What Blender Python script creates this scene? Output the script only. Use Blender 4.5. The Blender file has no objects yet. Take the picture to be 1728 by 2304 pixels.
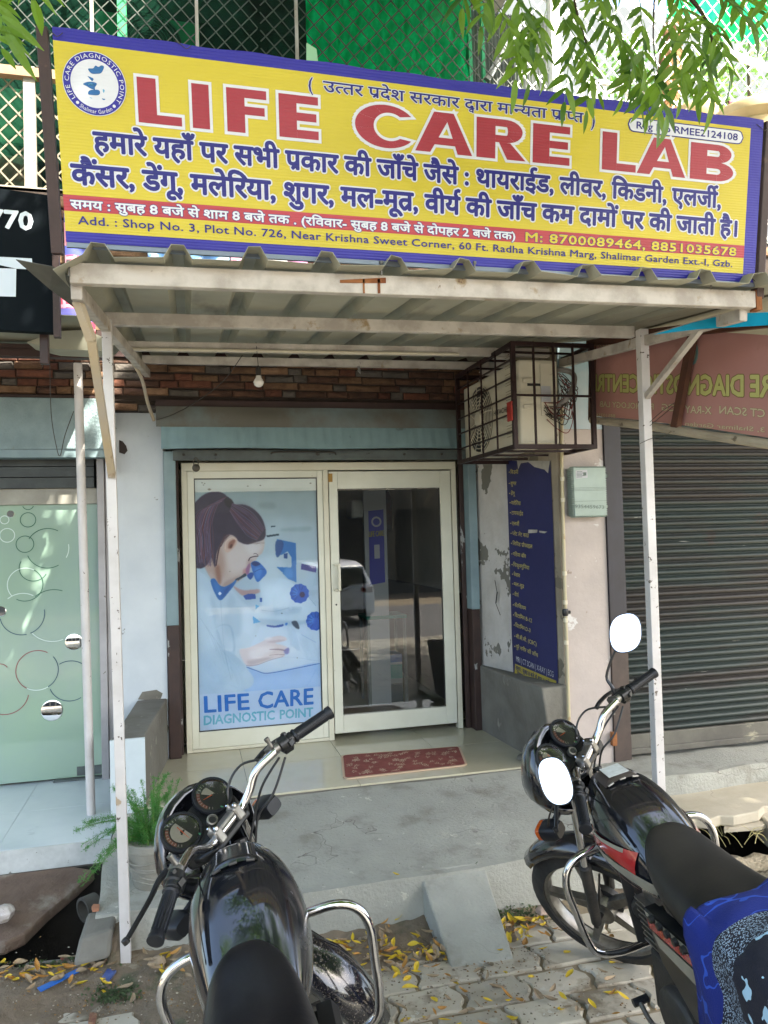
import bpy, math, random
import numpy as np
from mathutils import Vector, Matrix
random.seed(7)
scene = bpy.context.scene
COL = scene.collection

# ------------------------------------------------------------------ camera
CF = 1750.0; YAW, PIT, ROL = (math.radians(a) for a in (14.04, 1.6, 1.6))
CC = np.array([0, -5.5, 1.75])
FW = np.array([math.sin(YAW)*math.cos(PIT), math.cos(YAW)*math.cos(PIT), math.sin(PIT)])
_r = np.array([math.cos(YAW), -math.sin(YAW), 0.0]); _u = np.cross(_r, FW)
RT = _r*math.cos(ROL)-_u*math.sin(ROL); UP = _u*math.cos(ROL)+_r*math.sin(ROL)
cam = bpy.data.cameras.new('camera'); cam.sensor_fit = 'VERTICAL'; cam.sensor_height = 36; cam.lens = 36*CF/2304
cam.clip_start = 0.05; cam.clip_end = 2000
co = bpy.data.objects.new('camera', cam); COL.objects.link(co); scene.camera = co
co.matrix_world = Matrix(((RT[0], UP[0], -FW[0], CC[0]), (RT[1], UP[1], -FW[1], CC[1]), (RT[2], UP[2], -FW[2], CC[2]), (0, 0, 0, 1)))

def at(px, py, ax, v):
    """3D point where the sight line of photo pixel (px,py) meets the plane ax=v (metres)."""
    d = FW+RT*(px-864)/CF-UP*(py-1152)/CF; i = 'xyz'.index(ax)
    return CC+d*(v-CC[i])/d[i]

# ------------------------------------------------------------------ light
SUN = Vector((0.42, -0.62, 0.95)).normalized()
w = bpy.data.worlds.new('World'); scene.world = w; w.use_nodes = True
nt = w.node_tree; nt.nodes.clear()
sky = nt.nodes.new('ShaderNodeTexSky'); sky.sky_type = 'NISHITA'; sky.sun_disc = False
sky.sun_elevation = math.asin(SUN.z); sky.sun_rotation = math.atan2(SUN.x, SUN.y)
sky.air_density = 1.0; sky.dust_density = 4; sky.ozone_density = 1.0
bg = nt.nodes.new('ShaderNodeBackground'); bg.inputs[1].default_value = 0.15
ow = nt.nodes.new('ShaderNodeOutputWorld'); nt.links.new(sky.outputs[0], bg.inputs[0]); nt.links.new(bg.outputs[0], ow.inputs[0])
sl = bpy.data.lights.new('sun', 'SUN'); sl.energy = 4.6; sl.angle = math.radians(0.53); sl.color = (1, 0.95, 0.86)
so = bpy.data.objects.new('sun', sl); COL.objects.link(so); so.rotation_euler = SUN.to_track_quat('Z', 'Y').to_euler()
scene.view_settings.view_transform = 'Standard'; scene.view_settings.look = 'None'
scene.view_settings.exposure = 2.6
scene.view_settings.use_white_balance = True; scene.view_settings.white_balance_temperature = 6750; scene.view_settings.white_balance_tint = 8; scene.view_settings.gamma = 1; scene.view_settings.use_curve_mapping = False
scene.cycles.max_bounces = 8; scene.cycles.transparent_max_bounces = 16

# ------------------------------------------------------------------ materials
def hexc(s):
    c = [int(s[i:i+2], 16)/255 for i in (0, 2, 4)]
    return tuple(x/12.92 if x < .04045 else ((x+.055)/1.055)**2.4 for x in c)
MATS = {}
def pm(name, col, col2=None, sc=6, rough=.7, metal=0, bump=0, bsc=None, spots=None, ssc=8, sth=.62, sw=.03, rnd=0, stretch=(1, 1, 1),
       mix=(.35, .65), coat=0, trans=0, tint=None, alpha=1, spec=.5, coords='world', spots2=None, ssc2=2, sth2=.6, emit=0, bdist=.01, sstr=(1,1,1), crack=0, rvar=None, rsc=5):
    """procedural surface: two colours by noise, hard-edged wear spots, per-object variation, relief"""
    if name in MATS: return MATS[name]
    m = bpy.data.materials.new(name); m.use_nodes = True; N = m.node_tree.nodes; Lk = m.node_tree.links
    b = N['Principled BSDF']; b.inputs['Roughness'].default_value = rough; b.inputs['Metallic'].default_value = metal
    b.inputs['Coat Weight'].default_value = coat; b.inputs['Coat Roughness'].default_value = .04
    b.inputs['Specular IOR Level'].default_value = spec
    if coords == 'world':
        g = N.new('ShaderNodeNewGeometry'); src = g.outputs['Position']
    else:
        g = N.new('ShaderNodeTexCoord'); src = g.outputs['Object']
    def mapped(st):
        if st == (1, 1, 1): return src
        mp = N.new('ShaderNodeMapping'); mp.inputs['Scale'].default_value = st; Lk.new(src, mp.inputs['Vector']); return mp.outputs[0]
    def noise(scale, det=6, st=(1, 1, 1), rg=.6):
        n = N.new('ShaderNodeTexNoise'); n.inputs['Scale'].default_value = scale; n.inputs['Detail'].default_value = det
        n.inputs['Roughness'].default_value = rg
        Lk.new(mapped(st), n.inputs['Vector']); return n.outputs['Fac']
    def ramp(f, lo, hi):
        r = N.new('ShaderNodeMapRange'); r.inputs['From Min'].default_value = lo; r.inputs['From Max'].default_value = hi
        Lk.new(f, r.inputs['Value']); return r.outputs[0]
    def mixc(f, a, bb, mode='MIX'):
        x = N.new('ShaderNodeMix'); x.data_type = 'RGBA'; x.blend_type = mode
        if isinstance(f, (int, float)): x.inputs[0].default_value = f
        else: Lk.new(f, x.inputs[0])
        for i, v in ((6, a), (7, bb)):
            if isinstance(v, tuple): x.inputs[i].default_value = (*v[:3], 1)
            else: Lk.new(v, x.inputs[i])
        return x.outputs[2]
    col = hexc(col) if isinstance(col, str) else col
    cur = col
    if col2 is not None:
        col2 = hexc(col2) if isinstance(col2, str) else col2
        cur = mixc(ramp(noise(sc, 7, stretch), *mix), col, col2)
    if spots is not None:
        c = hexc(spots) if isinstance(spots, str) else spots
        cur = mixc(ramp(noise(ssc, 5, sstr), sth, sth+sw), cur, c)
    if spots2 is not None:
        c = hexc(spots2) if isinstance(spots2, str) else spots2
        cur = mixc(ramp(noise(ssc2, 8), sth2, sth2+.02), cur, c)
    if crack:
        vo = N.new('ShaderNodeTexVoronoi'); vo.feature = 'DISTANCE_TO_EDGE'; vo.inputs['Scale'].default_value = crack
        nz = N.new('ShaderNodeTexNoise'); nz.inputs['Scale'].default_value = 5; Lk.new(src, nz.inputs['Vector'])
        va = N.new('ShaderNodeVectorMath'); va.operation = 'MULTIPLY_ADD'; va.inputs[1].default_value = (.35, .35, .35); Lk.new(nz.outputs['Color'], va.inputs[0]); Lk.new(src, va.inputs[2]); Lk.new(va.outputs[0], vo.inputs['Vector'])
        r1 = ramp(vo.outputs['Distance'], .0035, .0008); r2 = ramp(noise(1.7, 2), .50, .60); mu = N.new('ShaderNodeMath'); mu.operation = 'MULTIPLY'; Lk.new(r1, mu.inputs[0]); Lk.new(r2, mu.inputs[1])
        cur = mixc(mu.outputs[0], cur, (.13, .12, .105))
    if rvar is not None:
        rr_ = N.new('ShaderNodeMapRange'); rr_.inputs['From Min'].default_value = .42; rr_.inputs['From Max'].default_value = .68; rr_.inputs['To Min'].default_value = rough; rr_.inputs['To Max'].default_value = rvar
        Lk.new(noise(rsc, 7), rr_.inputs['Value']); Lk.new(rr_.outputs[0], b.inputs['Roughness']); Lk.new(rr_.outputs[0], b.inputs['Coat Roughness'])
    if rnd:
        oi = N.new('ShaderNodeObjectInfo'); mr = N.new('ShaderNodeMapRange')
        mr.inputs['To Min'].default_value = 1-rnd; mr.inputs['To Max'].default_value = 1+rnd*.6
        Lk.new(oi.outputs['Random'], mr.inputs['Value'])
        hs = N.new('ShaderNodeHueSaturation'); Lk.new(mr.outputs[0], hs.inputs['Value'])
        if isinstance(cur, tuple): hs.inputs['Color'].default_value = (*cur, 1)
        else: Lk.new(cur, hs.inputs['Color'])
        cur = hs.outputs[0]
    if isinstance(cur, tuple): b.inputs['Base Color'].default_value = (*cur, 1)
    else: Lk.new(cur, b.inputs['Base Color'])
    if bump:
        bp = N.new('ShaderNodeBump'); bp.inputs['Strength'].default_value = bump; bp.inputs['Distance'].default_value = bdist
        Lk.new(noise(bsc or sc*4, 6), bp.inputs['Height']); Lk.new(bp.outputs[0], b.inputs['Normal'])
    if trans:
        b.inputs['Transmission Weight'].default_value = trans
    if emit:
        b.inputs['Emission Strength'].default_value = emit; b.inputs['Emission Color'].default_value = (*col, 1)
    if alpha < 1: b.inputs['Alpha'].default_value = alpha
    m['b'] = 1; MATS[name] = m; return m

def sheet_glass(name, tint=(1, 1, 1), refl=.12, rough=.0):
    """thin pane: clear or tinted transparency with a fresnel mirror on top"""
    if name in MATS: return MATS[name]
    m = bpy.data.materials.new(name); m.use_nodes = True; N = m.node_tree.nodes; Lk = m.node_tree.links; N.clear()
    o = N.new('ShaderNodeOutputMaterial'); t = N.new('ShaderNodeBsdfTransparent'); t.inputs[0].default_value = (*tint, 1)
    g = N.new('ShaderNodeBsdfGlossy'); g.inputs['Roughness'].default_value = rough
    f = N.new('ShaderNodeFresnel'); f.inputs[0].default_value = 1.5
    a = N.new('ShaderNodeMath'); a.operation = 'ADD'; a.inputs[1].default_value = refl; a.use_clamp = True
    Lk.new(f.outputs[0], a.inputs[0]); x = N.new('ShaderNodeMixShader'); Lk.new(a.outputs[0], x.inputs[0])
    Lk.new(t.outputs[0], x.inputs[1]); Lk.new(g.outputs[0], x.inputs[2]); Lk.new(x.outputs[0], o.inputs[0])
    MATS[name] = m; return m

def net_mat(name, col, cover=.6, sc=30):
    """woven shade net: part of the light passes, folds vary the density"""
    m = bpy.data.materials.new(name); m.use_nodes = True; N = m.node_tree.nodes; Lk = m.node_tree.links; N.clear()
    o = N.new('ShaderNodeOutputMaterial'); t = N.new('ShaderNodeBsdfTransparent'); t.inputs[0].default_value = (*[.35+.65*c for c in col], 1)
    d = N.new('ShaderNodeBsdfDiffuse'); d.inputs[0].default_value = (*col, 1)
    tl = N.new('ShaderNodeBsdfTranslucent'); tl.inputs[0].default_value = (*col, 1)
    m1 = N.new('ShaderNodeMixShader'); m1.inputs[0].default_value = .45
    Lk.new(d.outputs[0], m1.inputs[1]); Lk.new(tl.outputs[0], m1.inputs[2])
    n = N.new('ShaderNodeTexNoise'); n.inputs['Scale'].default_value = sc; g = N.new('ShaderNodeNewGeometry')
    Lk.new(g.outputs['Position'], n.inputs['Vector'])
    r = N.new('ShaderNodeMapRange'); r.inputs['From Min'].default_value = .3; r.inputs['From Max'].default_value = .7
    r.inputs['To Min'].default_value = cover-.2; r.inputs['To Max'].default_value = min(1, cover+.2); Lk.new(n.outputs['Fac'], r.inputs['Value'])
    x = N.new('ShaderNodeMixShader'); Lk.new(r.outputs[0], x.inputs[0]); Lk.new(t.outputs[0], x.inputs[1]); Lk.new(m1.outputs[0], x.inputs[2])
    Lk.new(x.outputs[0], o.inputs[0]); MATS[name] = m; return m

def leaf_mat(name, col, col2, rnd=.3):
    m = bpy.data.materials.new(name); m.use_nodes = True; N = m.node_tree.nodes; Lk = m.node_tree.links; N.clear()
    o = N.new('ShaderNodeOutputMaterial')
    oi = N.new('ShaderNodeObjectInfo'); g = N.new('ShaderNodeNewGeometry'); nz = N.new('ShaderNodeTexNoise'); nz.inputs['Scale'].default_value = 9
    Lk.new(g.outputs['Position'], nz.inputs['Vector'])
    ad = N.new('ShaderNodeMath'); ad.operation = 'ADD'; Lk.new(oi.outputs['Random'], ad.inputs[0]); Lk.new(nz.outputs['Fac'], ad.inputs[1])
    r = N.new('ShaderNodeMapRange'); r.inputs['From Min'].default_value = .4; r.inputs['From Max'].default_value = 1.4; Lk.new(ad.outputs[0], r.inputs['Value'])
    mx = N.new('ShaderNodeMix'); mx.data_type = 'RGBA'; mx.inputs[6].default_value = (*col, 1); mx.inputs[7].default_value = (*col2, 1)
    Lk.new(r.outputs[0], mx.inputs[0])
    p = N.new('ShaderNodeBsdfPrincipled'); p.inputs['Roughness'].default_value = .45; Lk.new(mx.outputs[2], p.inputs['Base Color'])
    t = N.new('ShaderNodeBsdfTranslucent'); hs = N.new('ShaderNodeHueSaturation'); hs.inputs['Value'].default_value = 1.8
    Lk.new(mx.outputs[2], hs.inputs['Color']); Lk.new(hs.outputs[0], t.inputs[0])
    x = N.new('ShaderNodeMixShader'); x.inputs[0].default_value = .45; Lk.new(p.outputs[0], x.inputs[1]); Lk.new(t.outputs[0], x.inputs[2])
    Lk.new(x.outputs[0], o.inputs[0]); MATS[name] = m; return m

# ------------------------------------------------------------------ mesh helpers
def V(*a): return np.array(a, float)
class MB:
    def __init__(s, mat=None): s.v = []; s.f = []; s.m = []; s.k = 0; s.T = None; s.mats = [mat] if mat else []
    def use(s, mat):
        if mat not in s.mats: s.mats.append(mat)
        s.k = s.mats.index(mat); return s
    def add(s, vs, fs):
        o = len(s.v)
        for p in vs:
            p = np.asarray(p, float)
            s.v.append(tuple(s.T(p)) if s.T else tuple(p))
        for f in fs: s.f.append([i+o for i in f]); s.m.append(s.k)
        return s
    def box(s, x0, x1, y0, y1, z0, z1):
        vs = [(x, y, z) for x in (x0, x1) for y in (y0, y1) for z in (z0, z1)]
        return s.add(vs, [(0, 1, 3, 2), (4, 6, 7, 5), (0, 4, 5, 1), (2, 3, 7, 6), (0, 2, 6, 4), (1, 5, 7, 3)])
    def hexa(s, p):  # 8 corners: bottom loop 0-3, top loop 4-7
        return s.add(p, [(3, 2, 1, 0), (4, 5, 6, 7), (0, 1, 5, 4), (1, 2, 6, 5), (2, 3, 7, 6), (3, 0, 4, 7)])
    def bar(s, a, b, w, h, up=(0, 0, 1)):
        a, b = V(*a), V(*b); d = b-a; d /= np.linalg.norm(d); up = V(*up)
        x = np.cross(d, up)
        if np.linalg.norm(x) < 1e-4: x = np.cross(d, V(1, 0, 0))
        x /= np.linalg.norm(x); u = np.cross(x, d)
        p = [e+x*i*w/2+u*j*h/2 for e in (a, b) for i, j in ((-1, -1), (1, -1), (1, 1), (-1, 1))]
        return s.add(p, [(3, 2, 1, 0), (4, 5, 6, 7), (0, 1, 5, 4), (1, 2, 6, 5), (2, 3, 7, 6), (3, 0, 4, 7)])
    def prism(s, poly, d):  # planar polygon extruded by vector d
        n = len(poly); d = V(*d); P = [V(*p) for p in poly]
        return s.add(P+[p+d for p in P], [list(range(n))[::-1], list(range(n, 2*n))]+[(i, (i+1) % n, (i+1) % n+n, i+n) for i in range(n)])
    def tube(s, pts, r, seg=8, smooth=0, caps=True):
        P = [V(*p) for p in pts]
        if smooth: P = spline(P, smooth)
        n = len(P); R = r if hasattr(r, '__len__') else [r]*n
        if len(R) != n: R = np.interp(np.linspace(0, 1, n), np.linspace(0, 1, len(R)), R)
        t0 = P[1]-P[0]; t0 /= np.linalg.norm(t0)
        a = np.cross(t0, V(0, 0, 1)); a = a if np.linalg.norm(a) > 1e-3 else V(1, 0, 0); a /= np.linalg.norm(a)
        vs = []
        for i, p in enumerate(P):
            t = P[min(i+1, n-1)]-P[max(i-1, 0)]; t /= np.linalg.norm(t)+1e-12
            a = a-t*(a@t); a /= np.linalg.norm(a)+1e-12; b = np.cross(t, a)
            vs += [p+(a*math.cos(q)+b*math.sin(q))*R[i] for q in (2*math.pi*j/seg for j in range(seg))]
        fs = [(i*seg+j, i*seg+(j+1) % seg, (i+1)*seg+(j+1) % seg, (i+1)*seg+j) for i in range(n-1) for j in range(seg)]
        if caps: fs += [list(range(seg))[::-1], list(range((n-1)*seg, n*seg))]
        return s.add(vs, fs)
    def lathe(s, c, ax, prof, seg=20, caps=True):  # prof: (distance along axis, radius)
        c, ax = V(*c), V(*ax); ax /= np.linalg.norm(ax)
        a = np.cross(ax, V(0, 0, 1)); a = a if np.linalg.norm(a) > 1e-3 else V(1, 0, 0); a /= np.linalg.norm(a); b = np.cross(ax, a)
        vs = [c+ax*h+(a*math.cos(q)+b*math.sin(q))*max(r, 1e-5) for h, r in prof for q in (2*math.pi*j/seg for j in range(seg))]
        n = len(prof)
        return s.add(vs, [(i*seg+j, (i+1)*seg+j, (i+1)*seg+(j+1) % seg, i*seg+(j+1) % seg) for i in range(n-1) for j in range(seg)]
                     + ([list(range(seg)), list(range((n-1)*seg, n*seg))[::-1]] if caps else []))
    def loft(s, secs, caps=True, closed=True):  # list of equal-length point loops
        n = len(secs[0]); vs = [p for q in secs for p in q]; e = n if closed else n-1
        fs = [(i*n+j, i*n+(j+1) % n, (i+1)*n+(j+1) % n, (i+1)*n+j) for i in range(len(secs)-1) for j in range(e)]
        if caps: fs += [list(range(n))[::-1], list(range((len(secs)-1)*n, len(secs)*n))]
        return s.add(vs, fs)
    def grid(s, fn, nu, nv):
        vs = [fn(i/nu, j/nv) for j in range(nv+1) for i in range(nu+1)]
        return s.add(vs, [(j*(nu+1)+i, j*(nu+1)+i+1, (j+1)*(nu+1)+i+1, (j+1)*(nu+1)+i) for j in range(nv) for i in range(nu)])
    def ring(s, c, r0, r1, n=28, a0=0, a1=360, X=(1, 0, 0), Z=(0, 0, 1)):
        c, X, Z = V(*c), V(*X), V(*Z); vs = []
        for i in range(n+1):
            q = math.radians(a0+(a1-a0)*i/n); d = X*math.cos(q)+Z*math.sin(q); vs += [c+d*r0, c+d*r1]
        return s.add(vs, [(2*i, 2*i+2, 2*i+3, 2*i+1) for i in range(n)])
    def mesh(s, name):
        me = bpy.data.meshes.new(name); me.from_pydata(s.v, [], s.f)
        for m in s.mats: me.materials.append(m)
        if len(s.mats) > 1: me.polygons.foreach_set('material_index', s.m)
        me.update(); return me
    def build(s, name, parent=None, smooth=None, bevel=0, sub=0, solid=0, weld=False):
        if parent is not None and not parent.get('_local'):
            o_ = org(parent); s.v = [(a-o_[0], b-o_[1], c-o_[2]) for a, b, c in s.v]
        me = s.mesh(name); ob = bpy.data.objects.new(name, me); COL.objects.link(ob)
        if parent is not None:
            ob.parent = parent
            if parent.get('_local'): ob['_local'] = 1
        if smooth is not None or weld or sub:
            import bmesh
            bm = bmesh.new(); bm.from_mesh(me)
            if weld: bmesh.ops.remove_doubles(bm, verts=bm.verts, dist=1e-4)
            bmesh.ops.recalc_face_normals(bm, faces=bm.faces); bm.to_mesh(me); bm.free()
        if bevel:
            b = ob.modifiers.new('bevel', 'BEVEL'); b.width = bevel; b.segments = 2; b.limit_method = 'ANGLE'; b.angle_limit = math.radians(40)
            b.use_clamp_overlap = True
        if solid:
            b = ob.modifiers.new('solid', 'SOLIDIFY'); b.thickness = solid; b.offset = 0
        if sub:
            b = ob.modifiers.new('sub', 'SUBSURF'); b.levels = b.render_levels = sub
        if smooth is not None:
            for p in me.polygons: p.use_smooth = True
            if smooth and not sub: me.set_sharp_from_angle(angle=math.radians(smooth))
        return ob
def org(o):
    v = Vector((0, 0, 0))
    while o: v += o.location; o = o.parent
    return v
def spline(P, k):
    out = []; n = len(P)
    for i in range(n-1):
        a, b, c, d = P[max(i-1, 0)], P[i], P[i+1], P[min(i+2, n-1)]
        for j in range(k):
            t = j/k; out.append(.5*((2*b)+(c-a)*t+(2*a-5*b+4*c-d)*t*t+(3*b-a-3*c+d)*t**3))
    out.append(P[-1]); return out
def tag(o, label=None, cat=None, group=None, kind=None):
    if label: o['label'] = label
    if cat: o['category'] = cat
    if group: o['group'] = group
    if kind: o['kind'] = kind
    return o
def thing(name, label, cat, loc=(0, 0, 0), group=None):
    o = bpy.data.objects.new(name, None); COL.objects.link(o); o.location = loc; o.empty_display_size = .1
    return tag(o, label, cat, group)
def dup(o, parent, loc=None, rot=None, scale=None):
    c = o.copy(); COL.objects.link(c); c.parent = parent
    if loc is not None: c.location = loc
    if rot is not None: c.rotation_euler = rot
    if scale is not None: c.scale = scale
    return c

# ------------------------------------------------------------------ lettering
_G = {}
def _raw(txt, off):
    c = bpy.data.curves.new('t', 'FONT'); c.body = txt; c.size = 1; c.resolution_u = 2; c.offset = 0; c.fill_mode = 'FRONT'
    o = bpy.data.objects.new('t', c); COL.objects.link(o); bpy.context.view_layer.update()
    me = o.to_mesh(); vs = [(v.co.x, v.co.y) for v in me.vertices]; fs = [tuple(p.vertices) for p in me.polygons]
    o.to_mesh_clear(); bpy.data.objects.remove(o); bpy.data.curves.remove(c); return vs, fs
def glyph(ch, off):
    if (ch, off) not in _G: _G[ch, off] = _raw(ch, off)
    return _G[ch, off]
_A = {}
def adv(ch):
    if ch not in _A:
                _A[ch] = max(v[0] for v in _raw(ch+'MMM', 0)[0])-max(v[0] for v in _raw('MMM', 0)[0])
    return _A[ch]
def clip(vs, fs, cut):
    ov = []; of = []
    for f in fs:
        P = [vs[i] for i in f]; Q = []
        for i in range(len(P)):
            a, b = P[i], P[(i+1) % len(P)]
            if a[0] <= cut: Q.append(a)
            if (a[0] <= cut) != (b[0] <= cut):
                t = (cut-a[0])/(b[0]-a[0]); Q.append((cut, a[1]+t*(b[1]-a[1])))
        if len(Q) > 2: of.append(list(range(len(ov), len(ov)+len(Q)))); ov += Q
    return ov, of
def stroke(pts, w):
    vs = []; n = len(pts)
    for i, p in enumerate(pts):
        a, b = pts[max(i-1, 0)], pts[min(i+1, n-1)]; d = (b[0]-a[0], b[1]-a[1]); l = math.hypot(*d) or 1
        vs += [(p[0]-d[1]/l*w/2, p[1]+d[0]/l*w/2), (p[0]+d[1]/l*w/2, p[1]-d[0]/l*w/2)]
    return vs, [(2*i, 2*i+1, 2*i+3, 2*i+2) for i in range(n-1)]
def layout(txt, off, track=0):
    """text to flat triangles; ~X half letter, _X letter below, ^ reph above, / rakar stroke, matras typed where they are drawn"""
    out = []; x = 0; i = 0; last = (0, 0); aa = None
    while i < len(txt):
        ch = txt[i]; i += 1
        if ch == ' ': x += .27+track; continue
        if ch == '~':
            ch = txt[i]; i += 1; a = adv(ch); cut = a-.17
            v, f = clip(*glyph(ch, off), cut); out.append((v, f, x)); x += cut-.03+off; continue
        if ch == '_':
            ch = txt[i]; i += 1; v, f = glyph(ch, off)
            v = [(p[0]*.5-.30, p[1]*.5-.22) for p in v]; out.append((v, f, x)); continue
        if ch == '^':
            v, f = stroke([(-.1, .62), (-.17, .72), (-.15, .84), (-.05, .88), (.0, .86)], .075); out.append((v, f, x)); continue
        if ch == '/':
            v, f = stroke([(-.14, .2), (-.33, .02)], .075); out.append((v, f, x)); continue
        a = adv(ch); dx = 0
        if ch == 'ं' and i > 1 and txt[i-2] in 'ेैोौ': dx = .13
        v, f = glyph(ch, off); out.append((v, f, x+dx)); x += a+(track if a > .05 else 0)
    return out, x
def smear(off):
    """small shifts that thicken a glyph"""
    if off < .004: return [(0, 0)]
    n = 6 if off < .03 else 8 if off < .05 else 12
    s = [(0, 0)] if off < .05 else [(0, 0)]+[(off*.5*math.cos(i*1.047), off*.5*math.sin(i*1.047)) for i in range(6)]
    return s+[(off*math.cos(i*2*math.pi/n), off*math.sin(i*2*math.pi/n)) for i in range(n)]
def text(mb, txt, place, w=None, h=.62, off=0.0, dz=0.0, mat=None, anchor='l', track=0, lift=.0002):
    """place(u, v, d) -> 3D; u along the line in the caller's units, v up, d proud of the face; h = scale of the em"""
    gl, W = layout(txt, 0, track); sx = (w/W) if w else h
    if mat: mb.use(mat)
    k = 0
    for v, f, x in gl:
        k = (k+1) % 3
        x0 = 0 if anchor == 'l' else (-W/2 if anchor == 'c' else -W)
        for q, (ox, oy) in enumerate(smear(off)):
            mb.add([place((p[0]+x+x0+ox*h/sx)*sx, (p[1]+oy)*h, dz+k*lift+q*lift*.09) for p in v], f)
    return W*sx
# ------------------------------------------------------------------ palette
def wave_bump(m, scale, strength, axis='Z', dist=.004, bands='SIN'):
    N = m.node_tree.nodes; Lk = m.node_tree.links; wv = N.new('ShaderNodeTexWave'); wv.bands_direction = axis; wv.wave_profile = bands
    wv.inputs['Scale'].default_value = scale; wv.inputs['Distortion'].default_value = .5; wv.inputs['Detail'].default_value = 1
    g = N.new('ShaderNodeNewGeometry'); Lk.new(g.outputs['Position'], wv.inputs['Vector'])
    bp = N.new('ShaderNodeBump'); bp.inputs['Strength'].default_value = strength; bp.inputs['Distance'].default_value = dist
    Lk.new(wv.outputs['Fac'], bp.inputs['Height'])
    b = N['Principled BSDF']
    if b.inputs['Normal'].is_linked: Lk.new(b.inputs['Normal'].links[0].from_socket, bp.inputs['Normal'])
    Lk.new(bp.outputs[0], b.inputs['Normal']); return m
cement = pm('cement', 'a1a299', '8d8e86', 2.2, .85, bump=.8, bsc=60, spots='7f7e74', ssc=4.4, sth=.55, sw=.14, spots2='b4b2a6', ssc2=13, sth2=.66, crack=1.3)
cement_d = pm('cement dark', '74726a', '5f5c54', 3, .9, bump=.6, bsc=22, spots='8a877c', ssc=6, sth=.62, sw=.08)
slabm = pm('beige concrete', 'b3ab99', 'a39b87', 3, .9, bump=.6, bsc=16, spots='857b66', ssc=5, sth=.66, sw=.05, crack=1.6)
rubble = pm('rubble', 'b0a48c', '8e8470', 9, .95, bump=1, bsc=30, spots='6a604e', ssc=14, sth=.6, sw=.05, bdist=.03)
mud = pm('mud', '65594a', '7b6f5e', 5, .95, bump=.9, bsc=26, spots='48503a', ssc=2.6, sth=.58, sw=.08, bdist=.02, spots2='877e6e', ssc2=11, sth2=.64)
paver = pm('paver', 'b5afa0', 'a19a8a', 5, .85, bump=.5, bsc=40, spots='7a705f', ssc=4.5, sth=.54, sw=.09, rnd=.2, bdist=.006, spots2='b3b0a4', ssc2=9, sth2=.62)
asphalt = pm('asphalt', (.09, .09, .09), (.12, .12, .12), 8, .9, bump=.5, bsc=60)
dirt = pm('dry dirt', '7d705b', '8f826b', 2, .95, bump=.6, bsc=20)
drainm = pm('drain dark', '211f1b', '2d2a24', 5, .8, bump=.6)
brownslab = pm('stained slab', '6b5a4d', '54453b', 4, .85, bump=.7, bsc=14, spots='8d877b', ssc=3, sth=.56, sw=.12, bdist=.02)
marble = pm('marble tile', 'c3cdd0', 'b2bec3', 2.5, .28, spots='93a0a6', ssc=4, sth=.64, sw=.1, bump=.05)
marble_f = pm('marble riser', 'c2c6c4', 'a5aaa8', 8, .4, spots='75736c', ssc=26, sth=.64, sw=.03)
tile = pm('vitrified tile', 'b9b49e', 'aca78f', 1.6, .12, bump=.03, spots='8d8771', ssc=5, sth=.68, sw=.12)
white_wall = pm('white plaster', 'c3cace', 'b4bcc2', 2, .85, bump=.3, bsc=18, spots='8d8f8e', ssc=17, sth=.69, sw=.03, spots2='7a7466', ssc2=26, sth2=.74)
peel_wall = pm('peeling plaster', 'c0bdb8', 'a8a49c', 3, .9, bump=.6, bsc=16, spots='6f6d64', ssc=2.3, sth=.565, sw=.008, spots2='5e4a3c', ssc2=5, sth2=.7, bdist=.02)
peel_beige = pm('bare plaster', '9a9180', '857c6b', 3, .9, bump=.6, bsc=16, spots='6b6558', ssc=4, sth=.6, sw=.02, spots2='2b2620', ssc2=9, sth2=.72)
pink_wall = pm('pink plaster', 'b3a8a1', 'a39a94', 2.5, .85, bump=.4, bsc=18, spots='8f8379', ssc=9, sth=.69, sw=.015, spots2='c9c7c4', ssc2=4, sth2=.63)
blue_wall = pm('blue plaster', '86a9b5', 'a7b4ba', 3, .85, bump=.4, spots='7d6d62', ssc=6, sth=.66, sw=.02)
blue_paint = pm('pale blue paint', '7d9296', '6c8187', 4, .5, bump=.15, spots='5a5a52', ssc=5, sth=.64, sw=.08, sstr=(1, 1, .35))
blue_dirty = pm('sooty blue paint', '6a7c7f', '5b5950', 2.2, .6, mix=(.35, .6), spots='4d443a', ssc=3.3, sth=.66, sw=.1, bump=.1)
blue_lite = pm('light blue lip', '86a3a9', '7c979d', 6, .5, bump=.3, bsc=12, spots='6a7a78', ssc=7, sth=.66, sw=.04)
grey_metal = pm('grey metal', '5c6665', '4c5150', 8, .55, metal=.2, bump=.25, spots='3a352f', ssc=20, sth=.64, sw=.05)
dark_metal = pm('dark shutter metal', '3c4140', '2b2f2f', 6, .5, metal=.3, bump=.2, spots='66655c', ssc=30, sth=.7, sw=.03, sstr=(.2, 1, 1))
slat_m = pm('shutter slat', '262321', '222e2c', 2.2, .55, metal=.15, mix=(.42, .56), bump=.15, spots='9a9a92', ssc=34, sth=.70, sw=.02, sstr=(.12, 1, 1), stretch=(.3, 1, 3.5), spots2='2b2825', ssc2=2.6, sth2=.66)
navy_jamb = pm('navy jamb', '23222c', '1c1a20', 8, .5, spots='55504a', ssc=22, sth=.7, sw=.03)
brown_paint = pm('brown paint', '3a2623', '2e1d1a', 8, .5, bump=.1, spots='503a30', ssc=12, sth=.66, sw=.06)
brown_peel = pm('peeled brown jamb', '38251f', '2b1c18', 9, .6, spots='8b8d8a', ssc=9, sth=.64, sw=.01, sstr=(1, 1, .4))
maroon = pm('maroon paint', '2a1716', '1d1010', 8, .45, bump=.1, spec=.3)
cream = pm('cream aluminium', 'cbc8b5', 'bfbba6', 3, .38, spots='9a927a', ssc=22, sth=.72, sw=.03)
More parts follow.
